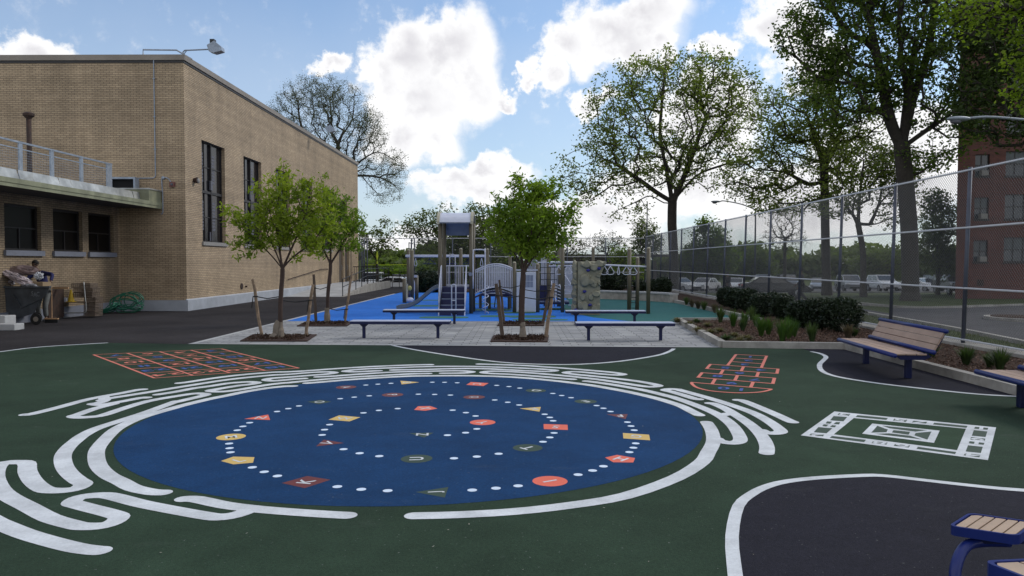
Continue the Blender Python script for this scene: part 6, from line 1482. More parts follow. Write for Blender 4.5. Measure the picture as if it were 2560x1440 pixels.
def leaves(centers, per, spread, size, rng, aspect=.55, jit=.35, droop=.0):
    C = np.repeat(np.asarray(centers), per, axis=0); n = len(C)
    C = C + rng.normal(0, spread, (n, 3)) * np.array([1, 1, .8])
    a = rng.normal(0, 1, (n, 3)); a[:, 2] = a[:, 2]*.7 - droop; a /= np.linalg.norm(a, axis=1, keepdims=True)
    b = rng.normal(0, 1, (n, 3)); b -= a*np.sum(a*b, 1, keepdims=True); b /= np.linalg.norm(b, axis=1, keepdims=True)
    s = size*(1 + rng.uniform(-jit, jit, (n, 1)))
    V = np.stack([C - a*s*.5, C + b*s*aspect*.5 - a*s*.05, C + a*s*.5, C - b*s*aspect*.5 - a*s*.05], 1).reshape(-1, 3)
    return V, np.arange(n*4).reshape(n, 4)
def skeleton(trunk, ells, N, rng, k=.28, seg=.6, shell=.45, limbs=()):
    """trunk: list of points base->fork. ells: crown ellipsoids (cx,cy,cz,rx,ry,rz). Greedy nearest attachment gives limbs, boughs and twigs."""
    nodes = [np.array(p, float) for p in trunk]; par = [-1] + list(range(len(trunk)-1)); pl = [0.0]
    for i in range(1, len(trunk)): pl.append(0.0)
    for L in limbs:                               # hand-placed main limbs: (start index, points)
        prev = L[0]
        for p in L[1]:
            p = np.array(p, float); nodes.append(p); par.append(prev); pl.append(pl[prev] + float(np.linalg.norm(p-nodes[prev]))); prev = len(nodes)-1
    vols = np.array([e[3]*e[4]*e[5] for e in ells])**.8; vols /= vols.sum()
    pts = []
    for e, w in zip(ells, vols):
        m = max(3, int(N*w)); d = rng.normal(0, 1, (m, 3)); d /= np.linalg.norm(d, axis=1, keepdims=True)
        r = rng.uniform(shell**3, 1, (m, 1))**(1/3.0); pts.append(np.array(e[:3]) + d*r*np.array(e[3:6]))
    pts = np.concatenate(pts); fork = nodes[len(trunk)-1]
    order = np.argsort(np.linalg.norm(pts-fork, axis=1)*(1+rng.uniform(-.12, .12, len(pts)))); pts = pts[order]
    start = max(0, len(trunk)-3); cap = len(nodes) + 12*len(pts) + 10
    A = np.zeros((cap, 3)); A[:len(nodes)] = nodes; PLn = np.zeros(cap); PLn[:len(pl)] = pl; cnt = len(nodes); tips = []
    for p in pts:
        d = np.linalg.norm(A[start:cnt]-p, axis=1); c = d + k*PLn[start:cnt]; i = start+int(np.argmin(c)); D = d[i-start]
        n = max(1, int(D/seg)); prev = i; a0 = A[i].copy(); n = min(n, 10)
        for q in range(1, n+1):
            t = q/n; pt = a0 + (p-a0)*t
            if q < n: pt = pt + rng.normal(0, .07*min(D, 3), 3)*math.sin(math.pi*t) + np.array([0, 0, .10*D*math.sin(math.pi*t)])
            A[cnt] = pt; par.append(prev); PLn[cnt] = PLn[prev] + np.linalg.norm(pt-A[prev]); prev = cnt; cnt += 1
        tips.append(prev)
    return A[:cnt], par, tips
def branch_mesh(A, par, tips, r0, ntrunk, expo=2.25, rmin=.012, flare=1.35):
    n = len(A); w = np.zeros(n)
    for t in tips: w[t] += 1
    ch = [0]*n
    for i in range(n-1, 0, -1): w[par[i]] += w[i]; ch[par[i]] += 1
    w = np.maximum(w, .6); wt = w[ntrunk-1]; rad_ = np.maximum(rmin, r0*.92*(w/wt)**(1/expo))
    for i in range(ntrunk): rad_[i] = r0*(flare if i == 0 else 1.0 - .08*i/ntrunk)
    V = []; Fq = []; base = 0
    for i in range(1, n):
        p = par[i]; a, b = A[p], A[i]; d = b-a; L = np.linalg.norm(d)
        if L < 1e-5: continue
        d = d/L; ra = min(rad_[p], rad_[i]*1.5) if p >= ntrunk-1 and i >= ntrunk else rad_[p]; rb = rad_[i]
        sides = 10 if i < ntrunk else (6 if rb > .05 else (4 if rb > .02 else 3))
        u = np.cross(d, [0, 0, 1.0]) if abs(d[2]) < .95 else np.cross(d, [1.0, 0, 0]); u /= np.linalg.norm(u); v = np.cross(d, u)
        for (c, r) in ((a - d*ra*.15, ra), (b, rb)):
            for q in range(sides): an = 2*math.pi*q/sides; V.append(c + (u*math.cos(an)+v*math.sin(an))*r)
        for q in range(sides): q2 = (q+1) % sides; Fq.append((base+q, base+q2, base+sides+q2, base+sides+q))
        base += 2*sides
    return np.array(V), np.array(Fq), rad_
def tree(name, lab, base_px, Y, trunk_px, r0, ells_px, N, per, spread, lsize, lmat, bmat, seed, group=None, k=.28, shell=.45, depth=.8, limbs_px=(), seg=.6, aspect=.55, droop=0, extra_nodes=False, dy=0, expo=2.25, rmin=.012, cat='tree', zbase=None):
    rng = np.random.default_rng(seed); s = Y/F_PX
    zb = terrain(Y) - .12 if zbase is None else zbase
    x0 = P(base_px, 700, Y)[0]
    tr = [(x0, Y, zb)] + [P(a, b, Y) for a, b in trunk_px]
    tr = smooth(tr, 2)
    ells = [(P(a, b, Y)[0], Y + (e[0] if e else 0), P(a, b, Y)[2], rx*s, max(rx, ry)*s*depth, ry*s) for (a, b, rx, ry, *e) in ells_px]
    limbs = []
    for (idx, pts) in limbs_px:
        li = len(tr)-1 if idx is None else min(range(len(tr)), key=lambda q: abs(tr[q][2]-P(*pts[0], Y)[2]))
        seq = smooth([tr[li]] + [(P(a, b, Y)[0], Y + (pp[2] if len(pp) > 2 else 0), P(a, b, Y)[2]) for pp in pts for (a, b) in [pp[:2]]], 3)[1:]
        limbs.append((li, seq))
    A, par, tips = skeleton(tr, ells, N, rng, k, seg, shell, limbs)
    V, Fq, rr = branch_mesh(A, par, tips, r0, len(tr), expo, rmin)
    t = thing(name, lab, cat, (x0, Y, zb), group)
    np_mesh('trunk', V, Fq, bmat, t)
    if per > 0:
        cen = [A[i] for i in tips]
        if extra_nodes: cen += [A[i] for i in range(len(tr), len(A)) if rr[i] < .02 + r0*.05]
        LV, LF = leaves(cen, per, spread, lsize, rng, aspect, droop=droop); np_mesh('crown', LV, LF, lmat, t)
    return t
# --- street trees beyond the fence
GRP = 'large trees beyond the fence'
tree('plane_tree', 'large round crowned tree standing alone beyond the far end of the fence', 1686, 62, [(1684, 640), (1680, 560), (1681, 505)], .40,
  [(1650,290,200,150),(1790,230,110,95),(1540,290,80,70),(1480,420,95,85),(1850,320,70,120),(1700,190,150,70),(1560,520,60,28),(1620,400,150,90),(1780,400,90,80),(1450,470,55,40)], 1150, 19, .30, .24, lf_plane, m_bark, 21, GRP, k=.22,
  limbs_px=[(0, [(1640,480),(1585,440),(1520,400),(1470,390)]), (0, [(1715,430),(1745,350),(1775,270)]), (0, [(1665,420),(1650,340),(1655,260)]), (0, [(1740,440),(1800,415),(1850,400)]), (1, [(1660,507),(1625,490),(1590,505),(1545,525)])], seg=.8)
tree('plane_tree', 'mid-sized tree with a straight trunk second from the round tree', 2068, 58, [(2064, 620), (2062, 500), (2060, 420)], .33,
  [(1990,280,110,90),(2100,260,100,80),(1900,430,90,60),(1960,500,110,45),(2120,400,110,80),(2010,370,120,70),(1850,480,45,28),(2170,300,70,60)], 950, 20, .28, .22, lf_plane, m_bark, 22, GRP, k=.22,
  limbs_px=[(0, [(2020,460),(1960,430),(1890,425)]), (0, [(2090,360),(2110,290)]), (0, [(2040,350),(2010,270)])], seg=.8)
tree('forked_tree', 'slim forked tree with an open crown left of the thick trunk', 2159, 52, [(2158, 640), (2152, 595), (2145, 560)], .20,
  [(2150,430,100,90),(2250,420,70,80),(2090,500,70,50),(2230,530,50,40)], 420, 14, .25, .20, lf_plane, m_bark_g, 23, GRP, k=.2,
  limbs_px=[(0, [(2120,520),(2080,490)]), (0, [(2150,480),(2160,400)]), (1, [(2190,560),(2225,545),(2250,535),(2275,500)])], seg=.7)
tree('thick_tree', 'tallest tree with a thick dark trunk close behind the fence', 2277, 42, [(2276, 690), (2272, 560), (2262, 440), (2255, 370)], .46,
  [(2180,130,170,120),(2120,230,130,90),(2330,180,110,150),(2060,90,110,90),(2240,-60,220,120),(2390,330,60,90),(2000,60,60,50),(2300,400,90,35),(2160,-150,260,150),(1985,110,45,40),(2040,170,60,40)], 1400, 27, .27, .21, lf_dark, m_bark, 24, GRP, k=.22,
  limbs_px=[(0, [(2225,300),(2205,200),(2180,80),(2160,-60)]), (0, [(2280,260),(2320,130),(2340,0)]), (0, [(2270,240),(2290,100)]), (0, [(2310,330),(2370,290),(2420,250)]), (1, [(2305,430),(2345,390),(2400,370)])], seg=.7)
tree('shade_tree', 'dense dark tree in front of the red brick apartment house', 2790, 36, [(2780, 560), (2760, 400), (2720, 300)], .4,
  [(2500,230,110,110),(2450,120,90,110),(2600,120,110,140),(2440,290,60,55),(2540,330,90,45),(2480,0,120,90),(2680,250,110,110),(2600,-50,150,100),(2430,200,40,120),(2470,60,80,90)], 900, 17, .27, .20, leafmat('leaf_deep', (.022, .04, .012), (.06, .09, .02), .35), m_bark, 25, GRP, k=.22, seg=.7)
tree('overhanging_tree', 'bright green leafy branches reaching in at the top right corner', 2950, 19, [(2940, 500), (2900, 200), (2840, 60)], .28,
  [(2545,140,42,45),(2600,230,75,70),(2440,55,65,42),(2520,-10,90,45),(2400,10,50,30),(2620,60,90,90),(2700,150,110,110)], 400, 17, .14, .115, lf_bright, m_bark, 26, None, k=.2, seg=.5, zbase=-.1)
# --- bare spring tree behind the hall
tree('bare_tree', 'nearly bare spreading spring tree rising behind the far end of the hall', 860, 75, [(862, 600), (862, 500), (855, 440)], .42,
  [(770,280,90,85),(860,300,90,90),(720,330,50,50),(920,330,50,60),(950,420,60,45),(980,440,38,45),(800,230,90,45),(870,400,70,40),(700,280,35,40),(960,480,50,32),(985,410,35,40),(930,320,45,50)], 1900, 11, .20, .105, lf_bare, m_bark_g, 31, None, k=.2, shell=.15, seg=.6, expo=1.95,
  limbs_px=[(0, [(800,370),(755,320),(745,260)]), (0, [(845,360),(880,300),(885,240)]), (0, [(905,400),(945,380),(985,400)]), (0, [(930,440),(975,455),(1000,480)])], extra_nodes=True, rmin=.013)
# --- background trees behind the playground
GB = 'background trees beyond the back fence'
bgt = [('thin_tree', 'thin airy multi stemmed tree just right of the hall end', 942, 60, [(943,680),(942,650)], .10, [(935,600,40,45),(965,570,28,28),(915,580,22,35),(950,630,40,25),(985,610,16,14)], 110, 12, .18, .22, lf_far, .3),
 ('leaning_tree', 'loose spring tree left of the play tower roof', 1120, 66, [(1115,660),(1105,620)], .2, [(1060,560,50,35),(1110,550,45,35),(1030,580,32,20),(1140,600,60,40),(1080,620,50,35),(1010,560,16,10)], 300, 12, .25, .24, lf_far, .2),
 ('leafy_tree', 'dark leafy tree filling the space behind the tower posts', 1190, 64, [(1188,680),(1185,640)], .22, [(1190,570,60,40),(1160,620,60,40),(1220,620,60,50),(1200,530,35,25),(1120,640,50,35)], 420, 18, .28, .24, lf_far, .2),
 ('leafy_tree', 'green tree behind the bridge between tower and staked tree', 1270, 70, [(1270,690),(1268,660)], .2, [(1260,610,60,50),(1310,630,60,45),(1220,650,50,30)], 330, 18, .3, .25, lf_far, .2),
 ('thin_tree', 'thin airy tree behind the overhead beam', 1410, 62, [(1412,690),(1414,660)], .10, [(1420,620,45,25),(1390,600,35,25),(1450,640,25,14),(1395,645,35,14)], 130, 10, .2, .2, lf_bare, .25),
 ('vase_tree', 'small vase shaped tree right of the climbing wall top', 1514, 68, [(1514,680),(1513,655)], .10, [(1513,600,42,25),(1480,610,25,18),(1545,605,30,14),(1510,630,30,18)], 170, 7, .15, .14, lf_bare, .25),
 ('round_tree', 'far rounded tree behind the slim dark pole', 1612, 95, [(1612,690),(1611,650)], .2, [(1612,580,32,38),(1595,620,28,28),(1632,610,28,30)], 260, 14, .28, .26, lf_far, .2),
 ('bushy_tree', 'yellow green bushy tree left of the ring bar posts', 1565, 60, [(1565,710),(1565,690)], .12, [(1565,670,34,40),(1550,640,24,24),(1590,690,24,24)], 260, 16, .2, .2, lf_bright, .2),
 ('conifer', 'dark conifer shaped tree seen through the middle of the fence', 1775, 85, [(1775,680),(1772,620)], .3, [(1772,640,60,50),(1770,590,40,35),(1765,560,22,22),(1740,650,50,40),(1810,650,40,40),(1795,600,25,30)], 600, 18, .3, .28, lf_dark, .2),
 ('far_tree', 'grey bare tree seen through the fence right of the street lamp', 1962, 70, [(1962,660),(1962,600)], .15, [(1962,560,48,40),(1940,600,45,35),(1990,600,40,35),(1965,520,30,22)], 480, 3, .15, .12, lf_bare, .2),
 ('far_tree', 'pale green tree between the thick trunk and the apartment house', 2345, 60, [(2345,690),(2344,640)], .16, [(2350,560,45,60),(2330,630,45,50),(2370,650,30,50),(2335,500,35,35)], 480, 16, .26, .22, lf_far, .2),
 ('far_tree', 'bushy far tree behind the forked tree', 2225, 90, [(2225,690),(2225,660)], .16, [(2225,650,70,35),(2170,660,50,30)], 300, 18, .3, .3, lf_far, .2),
 ('far_tree', 'far tree between the street lamp and the straight trunk', 1880, 88, [(1880,690),(1880,665)], .16, [(1885,650,40,35),(1850,670,40,22),(1915,665,35,25)], 300, 14, .3, .28, lf_far, .2)]
for i, (nm, lb_, px, Y, tp_, r0, el, N_, per, sp2, ls, lm, k_) in enumerate(bgt):
    tree(nm, lb_, px, Y, tp_, r0, el, N_, per, sp2, ls, lm, m_bark_g, 40+i, GB, k=k_, shell=.2, seg=.7)
# far wood behind the car parks: one mass
def wood(name, spans, Y, lmat, seed, n=9000, size=.7):
    rng = np.random.default_rng(seed); C = []
    for (pa, pb_, top, bot) in spans:
        m = int(n*(pb_-pa)/sum(q[1]-q[0] for q in spans)); u = rng.uniform(pa, pb_, m)
        hgt = top + 9*np.sin(u*.021+pa) + 6*np.sin(u*.063) + 3*np.sin(u*.19)
        v = bot + (hgt-bot)*rng.uniform(0, 1, m)**.7
        Yv = Y + rng.uniform(-5, 5, m)
        C.append(np.stack([(u-VPX)/F_PX*Yv, Yv, CAM_H + (HOR-v)/F_PX*Yv], 1))
    V, Fq = leaves(np.concatenate(C), 4, size*.5, size, rng, .8); o = np_mesh(name, V, Fq, lmat); o['kind'] = 'stuff'; return o
wood('far_wood', [(-600,400,640,700),(880,1100,628,700),(1100,1700,655,700),(1700,2450,628,706),(2450,3000,620,700)], 135, lf_far, 61, 11000, 1.1)
wood('far_wood', [(905,1035,650,690)], 100, lf_far, 62, 1400, .7)
wood('hedge', [(905,1100,668,712)], 92, lf_dark, 63, 1500, .6)
wood('hedge', [(1030,1420,668,712)], 90, lf_dark, 64, 3000, .6)
# --- young staked trees
def young(lab, px, py, crown, fork_px, seed, lm, N, zwrap, limbs=(), r0=.055, per=15):
    gx, gy = G(px, py); Y = gy
    t = tree('young_tree', lab, px, Y, [((px+fork_px[0])/2-2, (py+fork_px[1])/2), (fork_px[0], fork_px[1]+18), fork_px], r0, crown, N, per, .078, .125, lm, m_bark_r, seed, 'young staked trees', k=.32, seg=.35, aspect=.34, droop=.5, extra_nodes=False, expo=2.0, rmin=.006, zbase=0, shell=.3, depth=.9, limbs_px=[(None, q) for q in limbs])
    return t, gx, gy
t1, x1t, y1t = young('leftmost young tree with yellow green leaves and burlap flopped at its foot', 700, 847, [(705,530,60,60),(645,555,45,28),(592,545,38,22),(622,605,45,20),(705,460,34,34),(775,478,48,30),(800,540,45,32),(745,575,55,36),(680,600,45,26),(780,612,40,20),(655,478,28,18),(565,522,16,10),(835,575,32,18),(713,425,9,22),(808,448,14,9),(738,640,20,9),(830,500,22,14),(610,640,22,9)], (706,672), 71, lf_young, 430, 0, [[(680,640),(640,600),(600,560,-.2)],[(697,610),(690,540),(700,480)],[(725,630),(755,560),(775,490)],[(730,645),(780,605),(815,560)],[(690,630),(665,570),(655,500,.3)]], per=12)
t2, x2t, y2t = young('young tree behind the leftmost one, in front of the hall wall', 818, 807, [(835,555,55,42),(880,560,30,30),(850,605,45,24),(785,605,36,20),(840,505,38,22),(893,530,16,14),(880,618,24,12),(800,560,30,20),(830,478,14,12),(905,560,9,8),(810,635,20,8)], (826,660), 72, lf_young2, 300, 0, [[(812,630),(795,600)],[(828,600),(838,530)],[(845,630),(875,580)]], per=12)
t3, x3t, y3t = young('right young tree with a dense round crown nearest the court', 1307, 850, [(1325,545,70,60),(1262,545,38,42),(1390,550,42,36),(1330,480,50,28),(1285,460,24,16),(1365,478,40,24),(1285,610,48,26),(1365,605,48,26),(1425,525,26,14),(1235,595,22,16),(1412,590,26,18),(1440,500,16,8),(1325,635,34,16),(1300,445,14,9),(1390,462,22,10),(1245,500,18,16),(1440,555,14,8),(1225,560,10,12),(1385,645,18,8)], (1309,684), 73, lf_young2, 480, 0, [[(1290,640),(1255,590),(1240,550)],[(1300,620),(1285,540),(1285,480)],[(1320,620),(1335,540),(1335,480)],[(1335,640),(1375,590),(1410,540)],[(1325,630),(1360,560),(1375,490,.3)]], per=13)
t4, x4t, y4t = young('young tree directly behind the right one, its stem mostly hidden', 1301, 808, [(1310,580,60,55),(1280,550,40,45),(1350,570,45,50),(1320,510,45,30),(1330,620,50,30)], (1306,668), 74, lf_young, 260, 0, per=15)
m_burlap = M('burlap', (.20, .165, .13), .95, .12, 14.0, bump=.5, bscale=80)
def wrap(x, y, h0, h1, r, par, flop=0):
    mb = MB(); rg2 = random.Random(int(x*100)); pr = []
    for i in range(7):
        t = i/6; pr.append((r*(1+.5*(1-t))*(1+rg2.uniform(-.12, .12)), h0+(h1-h0)*t))
    mb.lathe((x, y, 0), pr, 12)
    if flop: mb.v += []; mb.add([(x-.28,y-.1,.03),(x-.12,y-.14,.02),(x-.02,y-.12,.12),(x+.02,y-.09,.42),(x-.06,y-.07,.46),(x-.13,y-.08,.33),(x-.16,y-.04,.15),(x-.28,y-.02,.05)], [(0,1,2,6),(2,3,4,5),(2,5,6),(0,6,7)])
    return mb.build('burlap_wrap', m_burlap, par)
wrap(x1t, y1t, 0, .40, .07, t1, 1); wrap(x3t, y3t, .08, .42, .056, t3); wrap(x2t, y2t, 0, .45, .07, t2)
m_mulchd = M('pit_mulch', (.016, .009, .007), .95, .4, 40.0, col2=(.07, .032, .022), bump=1.0, bscale=70, detail=8)
def pit(pts, lab):
    g = [G(a, b) for a, b in pts]; rng = np.random.default_rng(int(pts[0][0])); n = 700
    x0 = min(p[0] for p in g); x1 = max(p[0] for p in g); y0 = min(p[1] for p in g); y1 = max(p[1] for p in g)
    o = MB().poly(g, .010, .035).build('tree_pit', m_mulchd); tag(o, lab, 'tree pit', 'mulched tree pits in the pavers')
    u, v = rng.uniform(.06, .94, n), rng.uniform(.06, .94, n)
    a, b, c, d = [np.array(p) for p in g]; C = (a*(1-u)[:, None]+b*u[:, None])*(1-v)[:, None] + (d*(1-u)[:, None]+c*u[:, None])*v[:, None]
    C = np.concatenate([C, np.full((n, 1), .045)+rng.uniform(0, .02, (n, 1))], 1); V, Fq = leaves(C, 1, .01, .07, rng, .35); np_mesh('chips', V, Fq, m_mulch, o)
pit([(600,855),(768,855),(792,839),(632,839)], 'mulched pit under the leftmost young tree'); pit([(742,817),(868,817),(884,806),(765,806)], 'mulched pit under the second young tree from the left')
pit([(1226,856),(1369,857),(1372,841),(1234,841)], 'mulched pit under the right young tree nearest the court'); pit([(1243,816),(1360,816),(1362,806),(1250,806)], 'mulched pit behind the right young tree')
m_stake = M('stake_wood', (.24, .17, .115), .85, .2, 12.0, grime=.25, gscale=6); m_stake_d = M('stake_wood_dark', (.085, .06, .045), .85, .2, 12.0)
m_strap = M('strap_black', (.01, .01, .012), .7, .1, 6)
def stake(bx_, by_, tx_, ty_, mt, lab, tree_xy, zs, r=.04):
    g = G(bx_, by_); Y = g[1]; tp = P(tx_, ty_, Y); r3 = random.Random(int(bx_))
    pts = [(g[0]+(tp[0]-g[0])*i/6+r3.uniform(-.012, .012), Y+r3.uniform(-.01, .01), tp[2]*i/6) for i in range(7)]
    o = MB().tube(pts, [r*1.05, r, r*.98, r, r*.95, r*.95, r*.85], 8).build('tree_stake', mt); tag(o, lab, 'stake', 'wooden stakes round the young trees')
    f = zs/tp[2]; a = (g[0]+(tp[0]-g[0])*f, Y, zs); b = (tree_xy[0], tree_xy[1], zs+.02); s = norm2(a, b)
    q = .045; mb = MB()
    mb.tube([(a[0]-s[0]*q, a[1]+q, a[2]), ((a[0]+b[0])/2, (a[1]+b[1])/2, zs-.04), b], .013, 5); mb.tube([(a[0]+q*math.cos(i*math.pi/5), a[1]+q*math.sin(i*math.pi/5), zs) for i in range(10)], .016, 5, closed=True)
    mb.tube([(a[0]-q, a[1]-q, zs), (a[0]-q*1.8, a[1]-q, zs-.28)], .012, 4); mb.build('strap', m_strap, o)
stake(655, 841, 632, 698, m_stake, 'pale stake left of the leftmost young tree', (x1t, y1t), .98); stake(764, 843, 783, 711, m_stake, 'pale stake right of the leftmost young tree', (x1t, y1t), .90)
stake(790, 808, 785, 686, m_stake_d, 'dark upright stake beside the second young tree', (x2t, y2t), 1.05, .045); stake(862, 808, 880, 679, m_stake, 'slanted stake right of the second young tree', (x2t, y2t), .42, .036)
stake(1257, 845, 1241, 709, m_stake_d, 'weathered stake left of the right young tree', (x3t, y3t), 1.02, .048); stake(1364, 846, 1384, 708, m_stake, 'crooked reddish stake right of the right young tree', (x3t, y3t), .98, .044)
stake(1261, 812, 1249, 700, m_stake_d, 'thin stake in the rear pit, left side', (x4t, y4t), 1.1, .035); stake(1356, 811, 1374, 724, m_stake_d, 'dark leaning stake in the rear pit, right side', (x4t, y4t), 1.0, .045)
# --- clipped dark shrubs in the planting bed
def shrub_mesh(rng, rx, rz, n, size=.06):
    d = rng.normal(0, 1, (n, 3)); d /= np.linalg.norm(d, axis=1, keepdims=True)
    rr = rng.uniform(.55, 1, (n, 1))**.5; lump = 1 + .11*np.sin(d[:, :1]*7+1)*np.cos(d[:, 1:2]*6) + .07*np.sin(d[:, 2:]*11)
    C = d*rr*lump*np.array([rx, rx, rz]) + np.array([0, 0, rz*1.02]); C[:, 2] = np.maximum(C[:, 2], .04); return C
shp = None
rng = np.random.default_rng(81)
sh_list = [(1815,771,.80,.36,'leftmost dark shrub of the row, against the fence'),(1839,779,.84,.38,'dark shrub second from the left of the row'),(1868,784,.86,.42,'dark shrub third from the left of the row'),(1903,797,.78,.38,'fourth dark shrub from the left of the row'),(1931,794,.80,.34,'fifth dark shrub, middle of the row'),(1957,806,.80,.36,'dark shrub just right of the middle of the row'),(2001,826,.76,.38,'broad dark shrub behind the bright ornamental grass'),(2045,830,.84,.40,'second dark shrub from the park bench'),(2101,838,.92,.50,'largest dark shrub, nearest the park bench')]
for i, (px, py, h, r, lb_) in enumerate(sh_list):
    g = G(px, py); t = thing('shrub', lb_, 'shrub', (g[0], g[1], .07), 'clipped dark shrubs in the planting bed')
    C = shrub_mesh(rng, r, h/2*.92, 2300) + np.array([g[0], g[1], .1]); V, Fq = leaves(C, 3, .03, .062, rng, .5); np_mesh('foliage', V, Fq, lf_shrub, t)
    V = []; Fs = []; mb = MB(); r5 = random.Random(i)
    for q in range(9): a = r5.uniform(0, 6.28); mb.tube([(g[0]+.05*math.cos(a), g[1]+.05*math.sin(a), .07), (g[0]+r*.7*math.cos(a), g[1]+r*.7*math.sin(a), h*.45)], .009, 4)
    mb.build('stem', m_bark_g, t)
for i, (px, py, h, r, lb_) in enumerate([(1601,720,.7,.35,'small round shrub behind the seat wall'),(1634,722,.75,.38,'round shrub at the end of the seat wall'),(1661,731,.95,.45,'round dark shrub by the far fence'),
   (1065,738,1.3,.9,'big dark bush behind the slide'),(1095,736,1.1,.8,'dark bush between slide and tower'),(1045,738,1.0,.6,'dark bush left of the slide'),(1505,733,1.5,.9,'dark bush behind the climbing wall'),(1540,731,1.2,.9,'dark bush behind the hand rings'),(1350,736,1.0,.9,'dark bush behind the play panels'),(1220,736,1.0,.9,'dark bush behind the bridge'),(1280,736,1.0,.9,'dark bush behind the bridge end')]):
    Yd = 45 if px < 1600 else 40
    if px > 1590: Yd = [44, 42, 40][i]
    x = P(px, 700, Yd)[0]; t = thing('shrub', lb_, 'shrub', (x, Yd, .05), 'dark bushes at the back of the play area')
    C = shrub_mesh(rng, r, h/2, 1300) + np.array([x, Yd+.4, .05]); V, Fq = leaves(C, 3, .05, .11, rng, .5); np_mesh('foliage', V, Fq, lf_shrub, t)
# --- grasses
def tuft(x, y, h, r, n, mat, seed, name, lab, grp, z=.07, w=.011, bend=.35):
    rng = np.random.default_rng(seed); a = rng.uniform(0, 6.283, n); ln = h*rng.uniform(.55, 1.05, n); sp3 = r*rng.uniform(.1, 1, n)**.7
    bx_ = x + .03*np.cos(a)*rng.uniform(0, 1.5, n); by_ = y + .03*np.sin(a)*rng.uniform(0, 1.5, n)
    V = []; ts = (0, .4, .75, 1.0)
    for k, t in enumerate(ts):
        px = bx_ + np.cos(a)*sp3*t**1.6; py = by_ + np.sin(a)*sp3*t**1.6; pz = z + ln*(t - bend*.55*t**2.4*sp3/r)
        ww = w*(1-t)**.6 + .001
        V.append(np.stack([px - np.sin(a)*ww, py + np.cos(a)*ww, pz], 1)); V.append(np.stack([px + np.sin(a)*ww, py - np.cos(a)*ww, pz], 1))
    V = np.stack(V, 1).reshape(-1, 3); b = np.arange(n)*8
    Fq = np.concatenate([np.stack([b+2*k, b+2*k+1, b+2*k+3, b+2*k+2], 1) for k in range(3)])
    o = np_mesh(name, V, Fq, mat); tag(o, lab, 'ornamental grass', grp); return o
lf_gr = leafmat('grass_blade', (.025, .065, .012), (.07, .125, .025), .3); lf_grt = leafmat('grass_blade_tan', (.08, .075, .035), (.20, .17, .09), .2); lf_grd = leafmat('grass_blade_dark', (.03, .055, .02), (.07, .10, .035), .3)
gl = [(1801,808,.42,'upright green grass at the bed edge by the teal surface'),(1833,818,.40,'green grass second from the bed edge'),(1862,812,.34,'green grass in front of the third shrub'),(1880,802,.36,'green grass close against the shrub row'),(1903,842,.42,'narrow green grass in the middle of the bed'),(1921,838,.36,'green grass just right of the narrow one'),(1955,858,.46,'large bright green grass at the front of the bed'),(1972,848,.42,'bright green grass behind the large one'),(2030,855,.36,'dark green grass between bright grass and bench'),(1985,842,.34,'green grass below the seventh shrub'),(1857,828,.30,'short green grass left of the middle'),(1890,818,.3,'short grass in front of the fourth shrub')]
for i, (px, py, h, lb_) in enumerate(gl): g = G(px, py, .07); tuft(g[0], g[1], h*1.35, h*.5, 120, lf_gr if i not in (0, 3, 8, 10) else lf_grd, 100+i, 'grass_tuft', lb_, 'green grasses in the planting bed')
tl = [(1725,815,'low tan sedge nearest the play surface'),(1742,809,'low green sedge at the bed corner'),(1770,818,'low tan sedge behind the front kerb'),(1745,830,'brownish low sedge by the slanting kerb'),(1798,832,'low sedge left of the narrow grass'),(1776,836,'brownish low sedge near the kerb middle'),(1868,852,'wide tan sedge near the front kerb'),(1848,858,'tan sedge touching the front kerb'),(1816,852,'small green sedge near the front kerb'),(1835,845,'tan sedge in the open mulch'),(1693,806,'small sedge at the far bed corner')]
for i, (px, py, lb_) in enumerate(tl): g = G(px, py, .07); tuft(g[0], g[1], .2, .24, 200, lf_grt if 'green' not in lb_ else lf_grd, 130+i, 'low_sedge', lb_, 'low sedges in the mulch', bend=1.2)
for i, (px, py, h, lb_) in enumerate([(2330,893,.34,'grass tuft in the kerb strip right of the near bench'),(2318,898,.25,'small grass tuft touching the near bench'),(2415,912,.36,'grass tuft in the middle of the kerb strip'),(2500,925,.40,'grass tuft beside the bench at the right edge'),(2475,918,.28,'small grass tuft left of the right edge bench'),(2135,842,.25,'thin grass between the largest shrub and the bench')]):
    g = G(px, py, .07); tuft(g[0], g[1], h, h*.6, 170, lf_grd, 150+i, 'grass_tuft', lb_, 'grasses in the kerb strip')
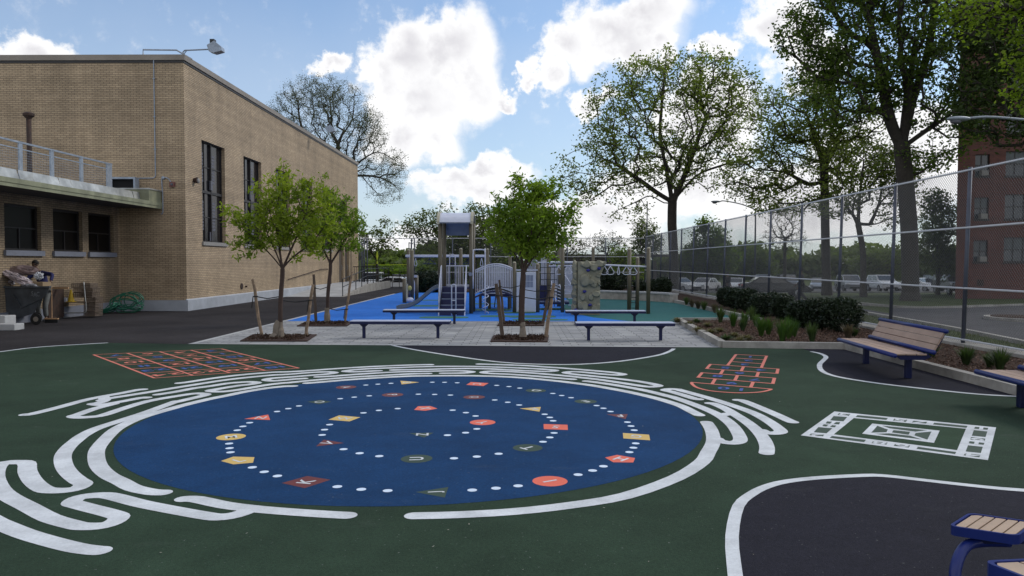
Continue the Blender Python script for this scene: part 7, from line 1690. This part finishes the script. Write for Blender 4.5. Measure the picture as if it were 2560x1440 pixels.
for i, (px, py, lb_) in enumerate([(2120,846,'tan twiggy stems under the largest shrub'),(1730,768,'tan dry plant in the narrow strip by the fence'),(1716,762,'green plant in the narrow strip by the fence'),(1760,775,'green plant near the first shrub'),(1745,772,'dry plant left of the first shrub'),(1787,782,'dry grey stems below the first shrub')]):
    g = G(px, py, .07); tuft(g[0], g[1], .38, .2, 150, lf_brown if 'green' not in lb_ else lf_grd, 170+i, 'strip_plant', lb_, 'small plants along the fence', w=.012)
# bark chips over the mulch and short rough grass along the fence foot
rng = np.random.default_rng(200); n = 9000
bedp = [((4.9, 22.2), (7.2, 22.2)), ((4.45, 16.0), (9.0, 16.0))]
v_ = rng.uniform(0, 1, n); u_ = rng.uniform(0, 1, n)
yy2 = 16.0 + v_*6.2; xl_2 = 4.5 + v_*.42; xr_2 = 9.0; C = np.stack([xl_2+u_*(xr_2-xl_2), yy2, np.full(n, .078)+rng.uniform(0, .02, n)], 1)
C2 = np.stack([rng.uniform(6.95, 9.0, 5000), rng.uniform(4, 16, 5000), np.full(5000, .078)+rng.uniform(0, .02, 5000)], 1)
V, Fq = leaves(np.concatenate([C, C2]), 1, .005, .06, rng, .35); o = np_mesh('bark_chips', V, Fq, M('chip_light', (.05, .028, .02), .9, 0, 9.0, col2=(.20, .12, .085))); o['kind'] = 'stuff'
n = 26000; xg2 = rng.uniform(9.6, 17, n)**1.0; yg2 = rng.uniform(11, 34, n)
keep = np.array([not any(0) if 0 else True for _ in range(1)])
kx = np.interp(yg2, [p[1] for p in sorted(kn, key=lambda q: q[1])], [p[0] for p in sorted(kn, key=lambda q: q[1])])
sel = xg2 < kx - .15; C = np.stack([xg2[sel], yg2[sel], np.full(sel.sum(), -.12)], 1)
a = rng.uniform(0, 6.28, len(C)); hh = rng.uniform(.04, .12, len(C)); w2 = .012
V = np.stack([C - np.stack([np.cos(a)*w2, np.sin(a)*w2, 0*a], 1), C + np.stack([np.cos(a)*w2, np.sin(a)*w2, 0*a], 1), C + np.stack([rng.normal(0, .03, len(C)), rng.normal(0, .03, len(C)), hh], 1)], 1).reshape(-1, 3)
o = np_mesh('rough_grass', V, np.arange(len(C)*3).reshape(-1, 3), leafmat('rough_grass_blade', (.04, .06, .018), (.11, .12, .05), .2)); o['kind'] = 'stuff'
